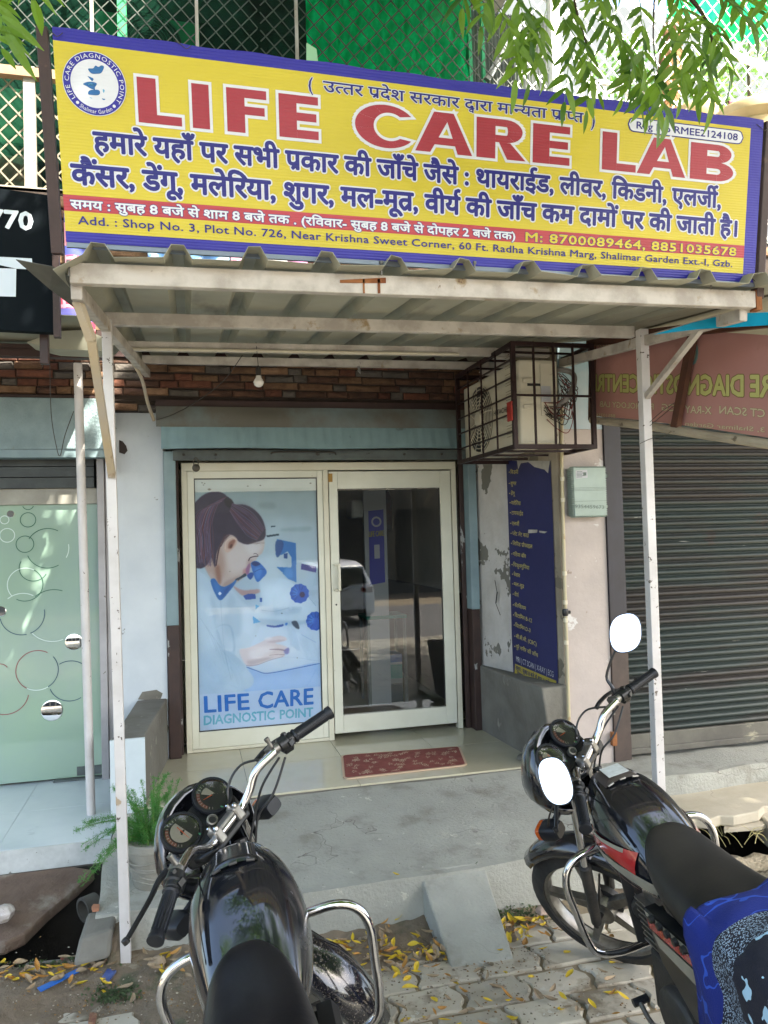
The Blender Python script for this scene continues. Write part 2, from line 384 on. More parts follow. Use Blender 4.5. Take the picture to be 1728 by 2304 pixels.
frame_white = pm('door frame paint', 'cfcfbf', 'c3c3b2', 3, .35, spots='8f8a76', ssc=18, sth=.73, sw=.02)
steel_w = pm('white painted steel', 'b9b3aa', '9c958c', 7, .6, bump=.25, mix=(.42, .60), spots='8d7a5c', ssc=9, sth=.62, sw=.08, spots2='5c4433', ssc2=18, sth2=.69)
steel_p = pm('post paint', 'c6c3c1', 'b5b1ae', 5, .5, bump=.12, spots='5a5048', ssc=34, sth=.66, sw=.01, spots2='9b8b74', ssc2=5, sth2=.66)
steel_y = pm('stained cream tube', 'ad9c7d', 'a39a8c', 4, .6, bump=.15, spots='7a6040', ssc=9, sth=.64, sw=.08)
rust = pm('rust', '6d3d22', '8a5a33', 12, .9, bump=.4)
sheet_m = pm('roof sheet', '9c9b8a', '8d8c7c', 3, .6, bump=.1, spots='6c6a5e', ssc=3.5, sth=.6, sw=.12, sstr=(1, .25, 1))
black_m = pm('black plastic', (.012, .012, .013), None, rough=.35)
wire_d = pm('dark wire', (.03, .025, .02), None, rough=.6)
stone_ms = [pm('cladding '+n, c, c2, 14, .9, bump=.9, bsc=38, rnd=.25, bdist=.012) for n, c, c2 in
            (('rust', '684030', '503024'), ('sand', '846850', '684e38'), ('grey', '5a544e', '48433e'), ('brown', '583e30', '422e24'), ('dusk', '70563f', '563d2c'))]
grout = pm('grout', '3a302a', '2e2620', 9, .95, bump=.4)

# ------------------------------------------------------------------ ground
g = MB(dirt)
# far dirt and road behind the camera, trench gaps left open along the shop fronts
def flat(mb, x0, x1, y0, y1, z, mat=None):
    if mat: mb.use(mat)
    mb.add([(x0, y0, z), (x1, y0, z), (x1, y1, z), (x0, y1, z)], [(0, 1, 2, 3)])
g2 = MB(dirt); flat(g2, -60, 60, -6.2, -2.0, -.017); flat(g2, -60, 60, -80, -16.5, -.36)
flat(g2, -.36, 2.35, -2.0, .1, -.045); flat(g2, -60, 60, 3, 60, -.05)
tag(g2.build('ground'), 'packed brown earth under the pavers and round the lane', kind='structure')
r = MB(asphalt); flat(r, -60, 60, -16.5, -9, -.35); r.add([(-60, -9, -.35), (60, -9, -.35), (60, -6.2, -.02), (-60, -6.2, -.02)], [(0, 1, 2, 3)]); tag(r.build('road'), 'grey asphalt road behind the parked motorcycles', kind='structure')
# drains
d = MB(drainm)
for x0, x1, y0, y1 in ((-4, -.36, -2.0, -1.2), (2.35, 7, -2.0, -1.2)):
    flat(d, x0, x1, y0, y1, -.5)
    d.add([(x0, y0, -.5), (x1, y0, -.5), (x1, y0, -.02), (x0, y0, -.02)], [(0, 1, 2, 3)])
    d.add([(x0, y1, -.5), (x1, y1, -.5), (x1, y1, .09), (x0, y1, .09)], [(3, 2, 1, 0)])
    for xx in (x0, x1): d.add([(xx, y0, -.5), (xx, y1, -.5), (xx, y1, -.02), (xx, y0, -.02)], [(0, 1, 2, 3)])
tag(d.build('drain'), 'dark open drain between the shop fronts and the pavers', kind='structure')

# pavers: zigzag-edged interlocking blocks, each one an object
gp = bpy.data.objects.new('pavement', None); COL.objects.link(gp); tag(gp, 'grey interlocking paver strip in front of the shops', kind='structure')
PW, PD, PH = .262, .178, .06
def paver_mesh(var):
    rr = random.Random(var); j = .009; a = .026
    pts = [(j, j), (PW*.33, j-.002), (PW*.66, j+.002), (PW-j, j), (PW-j, PD*.2), (PW-j+a, PD*.42), (PW-j+a, PD*.62), (PW-j, PD*.84), (PW-j, PD-j), (PW*.66, PD-j), (PW*.33, PD-j-.002), (j, PD-j), (j, PD*.84), (j+a, PD*.62), (j+a, PD*.42), (j, PD*.2)]
    pts = [(x+rr.uniform(-.003, .003), y+rr.uniform(-.003, .003)) for x, y in pts]
    cx, cy = PW/2, PD/2; m = MB(paver)
    lo = [(x, y, -PH) for x, y in pts]; mi = [(x, y, -.006) for x, y in pts]; hi = [(cx+(x-cx)*.955, cy+(y-cy)*.94, 0) for x, y in pts]
    m.loft([lo, mi, hi], caps=False); m.add(hi, [list(range(16))]); return m.mesh('paver')
pms = [paver_mesh(i) for i in range(4)]; np_ = 0; rp = random.Random(3)
rows = []
for j in range(13):
    for i in range(-8, 18):
        y = -2.22-(j+1)*PD; x = i*PW+(PW/2 if j % 2 else 0)-.1
        dq = V(x+PW/2, y, 0)-CC; zz = dq@FW; u = 864+CF*(dq@RT)/zz; v = 1152-CF*(dq@UP)/zz
        if -160 < u < 1900 and v < 2500: rows.append((v, x, y))
rows.sort(reverse=True)
rows = [r_ for r_ in rows if r_[0] < 2380] + [r_ for r_ in rows if r_[0] >= 2380]
joined = MB(paver)
for k, (v, x, y) in enumerate(rows):
    z = -.004+rp.uniform(-.006, .004); rz = rp.uniform(-.02, .02)
    if k < 295:
        o = bpy.data.objects.new('paver', pms[k % 4]); COL.objects.link(o); o.parent = gp; o.location = (x, y, z)
        o.rotation_euler = (rp.uniform(-.012, .012), rp.uniform(-.012, .012), rz)
# outer pavers the picture barely shows, joined
for j in range(28):
    for i in range(-14, 26):
        y = -2.22-(j+1)*PD; x = i*PW+(PW/2 if j % 2 else 0)-.1
        if any(abs(x-a)<.01 and abs(y-b)<.01 for _, a, b in rows[:295]): continue
        joined.box(x+.006, x+PW-.006, y+.006, y+PD-.006, -.06, -.008+rp.uniform(-.004, .002))
tag(joined.build('outer_pavers', gp), kind='stuff')

# mud over the pavers near the steps: real relief that rises through the joints
def mudz(x, y):
    n = math.sin(x*5.1+1.3*math.sin(y*4.3))*math.sin(y*6.7+1.7*math.sin(x*3.9))*.5+math.sin(x*13+y*9)*.18+math.sin(x*29-y*23)*.12
    base = .030-.105*max(0, (-y-2.22))**.8*1.25+.028*max(0, -x+.35)
    if x > 1.0: base -= .018
    if 1.35 < x: base -= .012
    return max(-.05, base+n*.036-.012+.006*math.sin(x*61+3*math.sin(y*37))*math.sin(y*53))
mm = MB(mud); mm.grid(lambda u, v: (-2.2+u*6.0, -3.9+v*1.9, mudz(-2.2+u*6.0, -3.9+v*1.9)), 200, 90)
tag(mm.build('mud', smooth=0), 'brown mud and silt over the pavers below the step', kind='stuff')

# ------------------------------------------------------------------ platform of this shop
pl = thing('entrance_platform', 'smooth grey cement entrance slab sloping down in front of the tiled doorstep', 'platform', (1, -1.6, 0))
def edge(x): return -2.05-.035*math.sin(x*2.1)
m = MB(cement)
def ptop(u, v):
    x = -.42+u*2.85; y0 = edge(x); y = y0+v*(-1.03-y0); z = .20+.08*v**1.2+.004*math.sin(x*7+y*5)
    return (x+(.01*math.sin(y*9) if u == 0 else 0), y, z)
m.grid(ptop, 40, 14)
for i in range(40):
    a, b = ptop(i/40, 0), ptop((i+1)/40, 0)
    m.add([(a[0], a[1]-.02, -.05), (b[0], b[1]-.02, -.05), b, a], [(0, 1, 2, 3)])
for i in range(14):
    a, b = ptop(0, i/14), ptop(0, (i+1)/14); m.add([(a[0], a[1], -.4), a, b, (b[0], b[1], -.4)], [(0, 1, 2, 3)])
    a, b = ptop(1, i/14), ptop(1, (i+1)/14); m.add([(a[0], a[1], -.4), (b[0], b[1], -.4), b, a], [(0, 1, 2, 3)])
m.build('slab', pl, smooth=30)
m = MB(cement_d)  # broken lump on the left end
m.hexa([(-.485, -2.175, .075), (-.345, -2.165, .085), (-.33, -1.98, .10), (-.46, -1.96, .10), (-.462, -2.135, .165), (-.335, -2.125, .180), (-.33, -1.98, .196), (-.45, -1.96, .194)])
m.build('broken_edge', pl, bevel=.015)
m = MB(mud); m.hexa([(-.36, -2.16, -.06), (-.27, -2.14, -.06), (-.27, -2.0, -.06), (-.40, -2.0, -.06), (-.345, -2.12, .14), (-.29, -2.09, .17), (-.28, -2.0, .18), (-.38, -2.0, .15)]); m.build('earth_bank', pl, bevel=.02)
rm = MB(cement)   # ramp block
b0, b1 = (1.0, -2.06), (1.29, -2.06)
rm.add([(.985, -2.03, .205), (1.30, -2.03, .20), (1.25, -2.48, .0), (.985, -2.47, .0), (.985, -2.03, -.05), (1.30, -2.03, -.05), (1.25, -2.50, -.05), (.985, -2.49, -.05)],
       [(0, 3, 2, 1), (0, 4, 7, 3), (1, 2, 6, 5), (2, 3, 7, 6)])
o = rm.build('ramp', None, bevel=.008); tag(o, 'small grey cement ramp wedge leaning against the entrance slab', 'ramp')

# tiled doorstep, each tile a part
ds = thing('doorstep', 'glossy beige tiled doorstep below the glass door', 'doorstep', (1, -.5, .2))
m = MB(cement_d); m.hexa([(-.32, -1.02, .02), (2.14, -1.02, .02), (2.06, .28, .02), (-.14, .28, .02), (-.32, -1.02, .288), (2.14, -1.02, .288), (2.06, .28, .288), (-.14, .28, .288)]); m.build('base', ds)
xs = [-.33, .30, .93, 1.56, 2.16]; ys = [-1.035, -.44, .17]
for i in range(4):
    for j in range(2):
        lx = lambda x, y: x if 0 < x < 2 else (x+(.19*(y+1.035)/1.2 if x < 0 else -.09*(y+1.035)/1.2))
        a = .0015; x0, x1, y0, y1 = xs[i]+a, xs[i+1]-a, ys[j]+a, ys[j+1]-a; z = .300
        m = MB(tile); m.hexa([(lx(x0, y0), y0, .289), (lx(x1, y0), y0, .289), (lx(x1, y1), y1, .289), (lx(x0, y1), y1, .289), (lx(x0, y0), y0, z), (lx(x1, y0), y0, z), (lx(x1, y1), y1, z), (lx(x0, y1), y1, z)])
        m.build('tile', ds)

# neighbour platforms
nm_ = thing('marble_platform', 'white marble tiled platform in front of the frosted glass shop', 'platform', (-1.4, -.7, 0))
m = MB(cement_d); m.box(-3.2, -.43, -1.17, .0, -.45, .195); m.build('base', nm_)
for i, (x0, x1) in enumerate(((-3.2, -2.35), (-2.35, -1.55), (-1.55, -.98), (-.98, -.43))):
    for y0, y1 in ((-1.18, -.6), (-.6, -.02)):
        MB(marble).box(x0+.001, x1-.001, y0+.001, y1-.001, .196, .21).build('tile', nm_)
    MB(marble_f).box(x0+.001, x1-.001, -1.192, -1.171, .095, .2085).build('tile', nm_)
# left drain: tilted brown slab, stones
t = thing('broken_drain_slab', 'cracked brown stained slab tilted over the open drain at the left', 'slab', (-.8, -1.5, 0))
P = [(-1.9, -1.22, .11), (-.62, -1.20, .10), (-.50, -1.26, .09), (-.57, -1.36, .06), (-.68, -1.52, .03), (-.75, -1.68, .01), (-.82, -1.74, .01), (-1.1, -1.76, .01), (-1.9, -1.75, .02)]
m = MB(brownslab); m.prism([(x, y, z-.055) for x, y, z in P], (0, 0, .055)); m.build('slab', t, bevel=.012)
m = MB(rubble)
for c, s in (((-.95, -1.95, -.06), .1), ((-.93, -2.1, -.04), .09), ((-1.12, -2.04, -.03), .12)):
    rr = random.Random(int(c[1]*100)); secs = []
    for k in range(5):
        q = k/4*math.pi; rad = math.sin(q)*s+.004; secs.append([(c[0]+rad*(1+.3*rr.random())*math.cos(a), c[1]+rad*(1+.3*rr.random())*math.sin(a), c[2]-math.cos(q)*s*.7) for a in [i*math.pi/4 for i in range(8)]])
    m.loft(secs)
m.build('stone', t, smooth=0)
m = MB(cement_d); m.prism([(-.70, -1.90, -.06), (-.44, -1.93, -.06), (-.40, -2.08, -.06), (-.78, -2.08, -.06)], (0, 0, .055)); tag(m.build('kerb_block', bevel=.01), 'mossy grey block lying along the left drain edge', 'block')
# drain pipe mouth
m = MB(pm('pipe dark', '4c4a44', '3a3832', 8, .8)); c = (-.47, -1.50, .02); m.lathe(c, (-.8, -.6, -.05), [(0, .055), (.07, .058), (.07, .046), (.0, .044)], 18)
tag(m.build('drain_pipe', smooth=40), 'short broken pipe mouth opening into the left drain', 'pipe')
# right side: ledge, slab, block
t = thing('shutter_ledge', 'low worn cement ledge below the closed roller shutter', 'ledge', (3.2, -1.2, 0))
m = MB(cement); m.grid(lambda u, v: (2.02+u*3.4+(.09*v*0), -1.50+.04*math.sin(u*22)*.5+v*(.55), .312+.006*math.sin(u*40)), 40, 4)
m.grid(lambda u, v: (2.02+u*3.4, -1.50+.04*math.sin(u*22)*.5-.012*(1-v), .0+v*(.312+.006*math.sin(u*40))), 40, 1); m.build('top', t, smooth=30)
t = thing('drain_cover_slab', 'broad beige concrete slab with a broken front edge over the right drain', 'slab', (3.4, -1.6, 0))
P = [(2.2, -1.47), (5.4, -1.47), (5.4, -1.80), (3.3, -1.82), (3.01, -1.83), (2.93, -1.88), (2.76, -1.90), (2.70, -1.87), (2.62, -1.90), (2.56, -1.86), (2.3, -1.9), (2.2, -1.9)]
m = MB(slabm); m.prism([(x, y, .15) for x, y in P], (0, 0, .055)); m.build('slab', t, bevel=.008)
P = [(2.75, -1.84), (5.4, -1.74), (5.4, -1.79), (3.1, -1.86), (2.9, -1.93), (2.7, -1.9)]
m = MB(slabm); m.prism([(x, y, .125) for x, y in P], (0, 0, .022)); m.build('cracked_layer', t)
o = MB(slabm).hexa([(2.92, -2.02, .02), (5.2, -2.05, .02), (5.2, -1.74, .02), (3.0, -1.74, .02), (2.92, -2.02, .16), (5.2, -2.05, .16), (5.2, -1.74, .17), (3.0, -1.74, .17)]).build('concrete_block', bevel=.01)
tag(o, 'pale concrete block beside the open drain at the right edge', 'block')
def rub(u, v):
    x = 2.35+u*3.0; y = -2.75+v*.75; z = .09*math.sin(min(1, v*1.3+.1)*2.4)+.02*math.sin(x*17)*math.sin(y*21)+.015*math.sin(x*41+y*33)
    if v > .96: z = -.3
    return (x, y, z)
m = MB(rubble); m.grid(rub, 90, 26); tag(m.build('rubble_bank', smooth=0), 'bank of pale broken mortar and rubble along the right drain', kind='stuff')
m = MB(pm('straw', 'a39a6a', None, rough=.8)); rg = random.Random(5)
for k in range(34):
    x, y = 2.62+rg.random()*.55, -2.05+rg.random()*.2; a = rg.random()*6.3
    m.tube([(x, y, .1), (x+.04*math.cos(a), y+.04*math.sin(a), .14), (x+.11*math.cos(a), y+.1*math.sin(a), .13+rg.random()*.05)], [.0022, .0018, .0006], 4, 3)
tag(m.build('dry_grass'), 'dry straw and weed stalks on the right drain edge', kind='stuff')

# ------------------------------------------------------------------ recess walls, pillars
t = thing('shop_wall', 'whitewashed wall strip left of the shop entrance', 'wall', (-.3, 0, 0))
m = MB(white_wall); m.box(-.50, -.165, -.10, .25, .2, 2.60); m.build('plaster', t)
m = MB(cement_d); P = [at(300+x, 1560+y, 'y', -.104) for x, y in ((20, -3), (52, -8), (66, 0), (62, 12), (40, 16), (10, 14))]; m.prism(P, (0, .003, 0)); m.build('bare_patch', t)
m = MB(cement_d); P = [at(372+x, 1640+y, 'y', -.104) for x, y in ((-8, -8), (0, -18), (8, -4), (4, 14), (-6, 4))]; m.prism(P, (0, .003, 0)); m.build('bare_patch', t)
m = MB(pm('soot', '2e2420')); P = [at(x, y, 'y', -.104) for x, y in ((268, 990), (276, 993), (284, 1003), (287, 1014), (280, 1022), (268, 1018))]; m.prism(P, (0, .003, 0)); m.build('bare_patch', t)
# right splayed wall and pillar as one building mass
RW0, RW1 = V(2.05, .0, 0), V(2.22, -1.15, 0)
RN = V(-1.15, -.17, 0)/math.hypot(1.15, .17)
def RWp(s, z, o=0): p = RW0+(RW1-RW0)*s+RN*o; return (p[0], p[1], z)
t = thing('pillar', 'peeling pink and white masonry pillar between the two shops', 'pillar', (2.3, -.9, 0))
m = MB(peel_wall); m.hexa([RWp(0, .29), RWp(.60, .29), RWp(.60, .29, -.25), RWp(0, .29, -.25), RWp(0, 3.0), RWp(.60, 3.0), RWp(.60, 3.0, -.25), RWp(0, 3.0, -.25)]); m.build('side_wall', t)
m = MB(peel_beige); m.hexa([RWp(.60, .29, .02), RWp(.985, .29, .02), RWp(.985, .29, -.22), RWp(.60, .29, -.22), RWp(.60, 3.0, .02), RWp(.985, 3.0, .02), RWp(.985, 3.0, -.22), RWp(.60, 3.0, -.22)]); m.build('corner_strip', t)
m = MB(pink_wall); m.add([(2.215, -1.152, .29), (2.50, -1.152, .29), (2.50, -1.152, 2.36), (2.215, -1.152, 2.36), (2.50, -.8, .29), (2.50, -.8, 2.36), (2.28, -.8, .29), (2.28, -.8, 2.36)], [(0, 1, 2, 3), (1, 4, 5, 2), (0, 3, 7, 6), (6, 7, 5, 4)]); m.build('front_face', t)
m = MB(blue_wall); m.add([(2.213, -1.156, 2.361), (2.50, -1.156, 2.361), (2.50, -1.156, 3.0), (2.213, -1.156, 3.0), (2.50, -.8, 2.361), (2.50, -.8, 3.0), (2.28, -.8, 2.361), (2.28, -.8, 3.0)], [(0, 1, 2, 3), (1, 4, 5, 2), (0, 3, 7, 6)]); m.build('upper_face', t)
m = MB(blue_wall); m.box(2.19, 2.50, -1.17, -1.157, 1.99, 2.12)
# crack lines on the side wall
m = MB(pm('crack', (.02, .016, .012)))
for s0, pts in (((.66), [(.0, 1.72), (.012, 1.66), (.004, 1.58), (.016, 1.52), (.010, 1.44), (.02, 1.36)]), ((.74), [(.0, 2.02), (-.008, 1.92), (.008, 1.8), (.002, 1.7), (.015, 1.62)]), ((.30), [(0, 1.4), (.02, 1.32), (.0, 1.24), (.05, 1.16)])):
    for i in range(len(pts)-1):
        a, b = pts[i], pts[i+1]; wd = .008+.006*(i % 2)
        m.add([RWp(s0+a[0], a[1], .0225), RWp(s0+a[0]+wd, a[1], .0225), RWp(s0+b[0]+wd, b[1], .0225), RWp(s0+b[0], b[1], .0225)], [(0, 1, 2, 3)])
m.build('crack', t)
# cement plinths
m = MB(cement_d); m.hexa([RWp(.08, .29, .0), RWp(1.0, .29, .0), RWp(1.0, .29, .13), RWp(.08, .29, .03), RWp(.08, .77, .0), RWp(1.0, .80, .0), RWp(1.0, .80, .20), RWp(.08, .77, .03)])
tag(m.build('cement_plinth', bevel=.012), 'rough grey cement plinth against the poster wall at the right of the door', 'plinth')
t = thing('tiled_plinth', 'grey cement plinth with a white marble front left of the door', 'plinth', (-.35, -.6, .2))
m = MB(cement_d); m.hexa([(-.44, -1.0, .2), (-.27, -1.0, .2), (-.17, -.1, .2), (-.36, -.1, .2), (-.44, -1.0, .672), (-.27, -1.0, .672), (-.17, -.1, .70), (-.36, -.1, .70)]); m.build('body', t, bevel=.01)
m = MB(marble); m.box(-.445, -.262, -1.018, -1.002, .2, .672); m.build('front_tile', t)
# rear structure: building body above and behind
bw = thing('building', 'upper storey of the shop building behind the signboards', 'building', (1.5, .5, 2.6))
m = MB(pm('grey plaster', '8e8a80', '7a766c', 2, .9, bump=.3)); m.box(-6, -.52, .06, .3, 0, 3.1); m.box(2.5, 9, -.75, .3, 0, 3.1); m.box(-.52, 2.5, .30, .34, 2.6, 3.1); m.build('wall', bw)  # two grey-beige plaster tones mixed by noise
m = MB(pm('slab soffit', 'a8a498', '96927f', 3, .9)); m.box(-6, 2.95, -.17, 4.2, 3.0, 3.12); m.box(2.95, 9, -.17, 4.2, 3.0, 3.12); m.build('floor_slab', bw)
# ------------------------------------------------------------------ writing on planes
def plane(P0, n):
    P0, n = V(*P0), V(*n); n = n/np.linalg.norm(n)
    if n@(CC-P0) < 0: n = -n
    def f(px, py, off=0):
        d = FW+RT*(px-864)/CF-UP*(py-1152)/CF; t = ((P0+n*off-CC)@n)/(d@n); return CC+d*t
    f.n = n; return f
def txt(mb, s, pl_, a, b, t, off=0, dz=.001, mat=None, cap=False, lift=.0002, track=0):
    A, B, T = pl_(*a), pl_(*b), pl_(*t); U = B-A; W = np.linalg.norm(U); U /= W; Vv = T-A; Vv -= U*(Vv@U)*.0; H = np.linalg.norm(Vv); Vv /= H
    text(mb, s, lambda u, v, d: A+U*u+Vv*v+pl_.n*d, w=W, h=H/(.70 if cap else .622), off=off, dz=dz, mat=mat, lift=lift, track=track)
def flatpoly(mb, pl_, pts, dz, mat=None):
    if mat: mb.use(mat)
    mb.add([pl_(x, y)+pl_.n*dz for x, y in pts], [list(range(len(pts)))])
def blob(pts, k=4):
    P = [V(*p) for p in pts]; n = len(P); out = []
    for i in range(n):
        a, b, c, d = P[i-1], P[i], P[(i+1) % n], P[(i+2) % n]
        for j in range(k):
            t = j/k; q = .5*((2*b)+(c-a)*t+(2*a-5*b+4*c-d)*t*t+(3*b-a-3*c+d)*t**3); out.append((q[0], q[1]))
    return out

# ------------------------------------------------------------------ stone cladding
def cladding(parent, x0, x1, y, z0, z1, h, seed, lmin=.09, lmax=.24):
    r = random.Random(seed); z = z0; n = 0
    protos = []
    for k in range(24):
        L = lmin+(lmax-lmin)*(k % 7)/6; hh = h*(.82, .97, .9)[k % 3]; m = MB(stone_ms[(k*3+k//5) % 5])
        rr = random.Random(k+50); j = lambda s=.006: rr.uniform(-s, s)
        b = [(0, 0, 0), (L, 0, 0), (L, 0, hh), (0, 0, hh)]
        f = [(.008+j(), -.012+j(.004), .005), (L-.008+j(), -.012+j(.004), .005+abs(j(.004))), (L-.007, -.012+j(.004), hh-.005), (.008, -.012+j(.004), hh-.004-abs(j(.004)))]
        c = (L*(.4+rr.random()*.2), -.017, hh*.5)
        m.add(b+f+[c], [(0, 1, 5, 4), (1, 2, 6, 5), (2, 3, 7, 6), (3, 0, 4, 7), (4, 5, 8), (5, 6, 8), (6, 7, 8), (7, 4, 8)]); protos.append((L, m.mesh('stone')))
    ob = org(parent)
    while z < z1-h*.5:
        x = x0-r.random()*.1
        while x < x1:
            k = r.randrange(24); L, me = protos[k]; o = bpy.data.objects.new('stone', me); COL.objects.link(o); o.parent = parent
            o.location = (x-ob[0], y-r.uniform(0, .010)-ob[1], z-ob[2]+r.uniform(-.002, .004)); o.rotation_euler = (0, r.uniform(-.02, .02), 0); x += L+.004; n += 1
            if len(me.materials): pass
        z += h
    return n
t = thing('stone_fascia', 'brown and rust split stone cladding strip under the canopy', 'cladding', (.8, -.15, 2.7))
MB(grout).box(-2.4, 2.10, -.17, -.1, 2.67, 2.998).build('backing', t); cladding(t, -2.2, 2.04, -.171, 2.703, 2.99, .052, 1); MB(grout).box(-.50, -.21, -.16, -.1, 2.602, 2.669).build('backing', t); cladding(t, -.46, -.25, -.161, 2.603, 2.66, .05, 3)
t = thing('stone_parapet', 'sunlit split stone parapet of the upper balcony above the canopy', 'parapet', (.8, -.15, 3.12))
MB(grout).box(-3.4, 5.6, -.20, -.05, 3.121, 4.02).build('backing', t); cladding(t, -1.3, 4.4, -.201, 3.46, 3.95, .075, 2, .16, .34)
m = MB(stone_ms[1]); m.box(-3.4, 5.6, -.207, -.2005, 3.121, 3.455); m.box(-3.4, -1.36, -.207, -.2005, 3.455, 4.02); m.box(4.75, 5.6, -.207, -.2005, 3.455, 4.02); tag(m.build('plain_band', t), None)

# ------------------------------------------------------------------ shutter box and frame over the door
t = thing('shutter_hood', 'pale blue dented sheet metal shutter hood over the glass door', 'shutter hood', (.85, -.2, 2.3))
MB(brown_paint).box(-.205, 2.03, -.215, -.12, 2.625, 2.672).build('lintel_strip', t)
m = MB(blue_dirty)
def hood(u, v):
    x = -.2+u*2.22; z = 2.49+v*.135; return (x, -.235-.012*math.sin(v*3.1)+.004*math.sin(x*9)*math.sin(v*5), z)
m.grid(hood, 60, 8); m.build('hood_upper', t, smooth=0)
m = MB(blue_lite)
def lip(u, v):
    x = -.17+u*2.19; return (x, -.235-.055*(1-v)+.003*math.sin(x*41)+.003*math.sin(x*97), 2.343+v*.147+.004*math.sin(x*5)*(1-v))
m.grid(lip, 120, 4); m.add([lip(i/60, 0) for i in range(61)]+[tuple(np.array(lip(i/60, 0))+V(0, .07, .004)) for i in range(61)], [(i, i+1, 62+i, 61+i) for i in range(60)]); m.build('hood_lip', t, smooth=0)
m = MB(grey_metal); m.box(-.10, 1.97, -.15, -.12, 2.277, 2.345); m.box(-.10, 1.97, -.158, -.15, 2.280, 2.292); m.build('shutter_end_bar', t)
m = MB(wire_d); m.tube([(.55, -.16, 2.318), (.60, -.175, 2.330), (.95, -.178, 2.328), (1.0, -.16, 2.312)], .005, 6, 4)
for x in (-.03, .18, 1.5, 1.78): m.lathe((x, -.15, 2.315), (0, -1, 0), [(0, .010), (.01, .008)], 8)
m.build('pull_handle', t)
# tracks
t = thing('shutter_track', 'blue painted shutter track left of the entrance, peeled to brown below', 'shutter track', (-.12, 0, .3))
m = MB(blue_paint); m.box(-.163, -.085, -.13, -.02, 1.18, 2.34); m.build('upper_rail', t, bevel=.004)
m = MB(brown_peel); m.box(-.160, -.083, -.128, -.02, .30, 1.18); m.box(-.10, -.07, -.05, 0, .3, 2.3); m.build('lower_rail', t, bevel=.004)
t = thing('shutter_track', 'blue painted shutter track right of the glass door, peeled to brown below', 'shutter track', (2.0, 0, .3))
m = MB(blue_paint); m.box(1.985, 2.048, -.13, -.02, 1.18, 2.34); m.build('upper_rail', t, bevel=.004)
m = MB(brown_peel); m.box(1.987, 2.046, -.128, -.02, .30, 1.18); m.box(1.95, 1.985, -.03, .0, .3, 2.27); m.build('lower_rail', t, bevel=.004)

# ------------------------------------------------------------------ glass front
DP = plane((0, 0, 0), (0, -1, 0))
fz0, fz1 = .302, 2.272
def rail(mb, x0, x1, z0, z1, y0=-.03, y1=.03): mb.box(x0, x1, y0, y1, z0, z1)
gf = thing('glass_partition', 'fixed glass panel in a cream frame with a lab technician poster', 'partition', (.45, 0, .3))
m = MB(cream); rail(m, -.05, 1.925, 2.215, fz1); rail(m, -.05, -.013, fz0, 2.215); rail(m, .925, .962, fz0, 2.215, -.034, .03); rail(m, 1.888, 1.925, fz0, 2.215); rail(m, -.013, .925, .302, .322); m.build('outer_frame', gf, bevel=.003)
m = MB(frame_white); rail(m, -.012, .033, .323, 2.214, -.022, .02); rail(m, .885, .924, .323, 2.214, -.022, .02); rail(m, .033, .885, 2.165, 2.214, -.022, .02); rail(m, .033, .885, .323, .435, -.022, .02); m.build('sash', gf, bevel=.003)
m = MB(black_m); m.box(.033, .039, -.012, .0, .435, 2.165); m.box(.879, .885, -.012, 0, .435, 2.165); m.box(.039, .879, -.012, 0, 2.157, 2.165); m.box(.039, .879, -.012, 0, .435, .441); m.build('gasket', gf)
PZ = lambda x, y: (380+x/3.3526, 1040+y/3.3526)
pb = plane((0, .0, 0), (0, -1, 0))
base = pm('poster base', 'b3c5cf', 'a3bacb', 1.6, .6); m = MB(base); m.box(.036, .882, .0, .006, .438, 2.162)
def pcol(name, c, c2=None, sc=8): return pm('print '+name, c, c2, sc, .6)
m.build('poster_board', gf)
# the printed photograph: painted texel by texel in code, as a soft-edged print
PNX, PNZ = 330, 660
_gx, _gz = np.meshgrid(.036+(np.arange(PNX)+.5)/PNX*.846, .438+(np.arange(PNZ)+.5)/PNZ*1.724)
_dx, _dy, _dz = _gx-CC[0], .0-CC[1], _gz-CC[2]
_zz = _dx*FW[0]+_dy*FW[1]+_dz*FW[2]
QX = (864+CF*(_dx*RT[0]+_dy*RT[1]+_dz*RT[2])/_zz-380)*3.3526; QY = (1152-CF*(_dx*UP[0]+_dy*UP[1]+_dz*UP[2])/_zz-1040)*3.3526
IMG = np.zeros((PNZ, PNX, 3)); _fy = np.fft.fftfreq(PNZ)[:, None]; _fx = np.fft.fftfreq(PNX)[None, :]
def _hex(c): return np.array([int(c[i:i+2], 16)/255 for i in (0, 2, 4)])
def _blur(mk, s_): return np.clip(np.real(np.fft.ifft2(np.fft.fft2(mk)*np.exp(-2*(math.pi*s_)**2*(_fx**2+_fy**2)))), 0, 1) if s_ > .3 else mk
def _poly(pts):
    mk = np.zeros((PNZ, PNX), bool); n = len(pts)
    for i in range(n):
        (x0, y0), (x1, y1) = pts[i], pts[(i+1) % n]
        if abs(y1-y0) < 1e-9: continue
        c_ = ((y0 > QY) != (y1 > QY)) & (QX < (x1-x0)*(QY-y0)/(y1-y0)+x0); mk ^= c_
    return mk.astype(float)
def P_(pts, c, s_=1.5, a=1.0, sm=True):
    global IMG
    mk = _blur(_poly(blob(pts, 5) if sm else pts), s_/3.1)[..., None]*a; IMG = IMG*(1-mk)+_hex(c)*mk
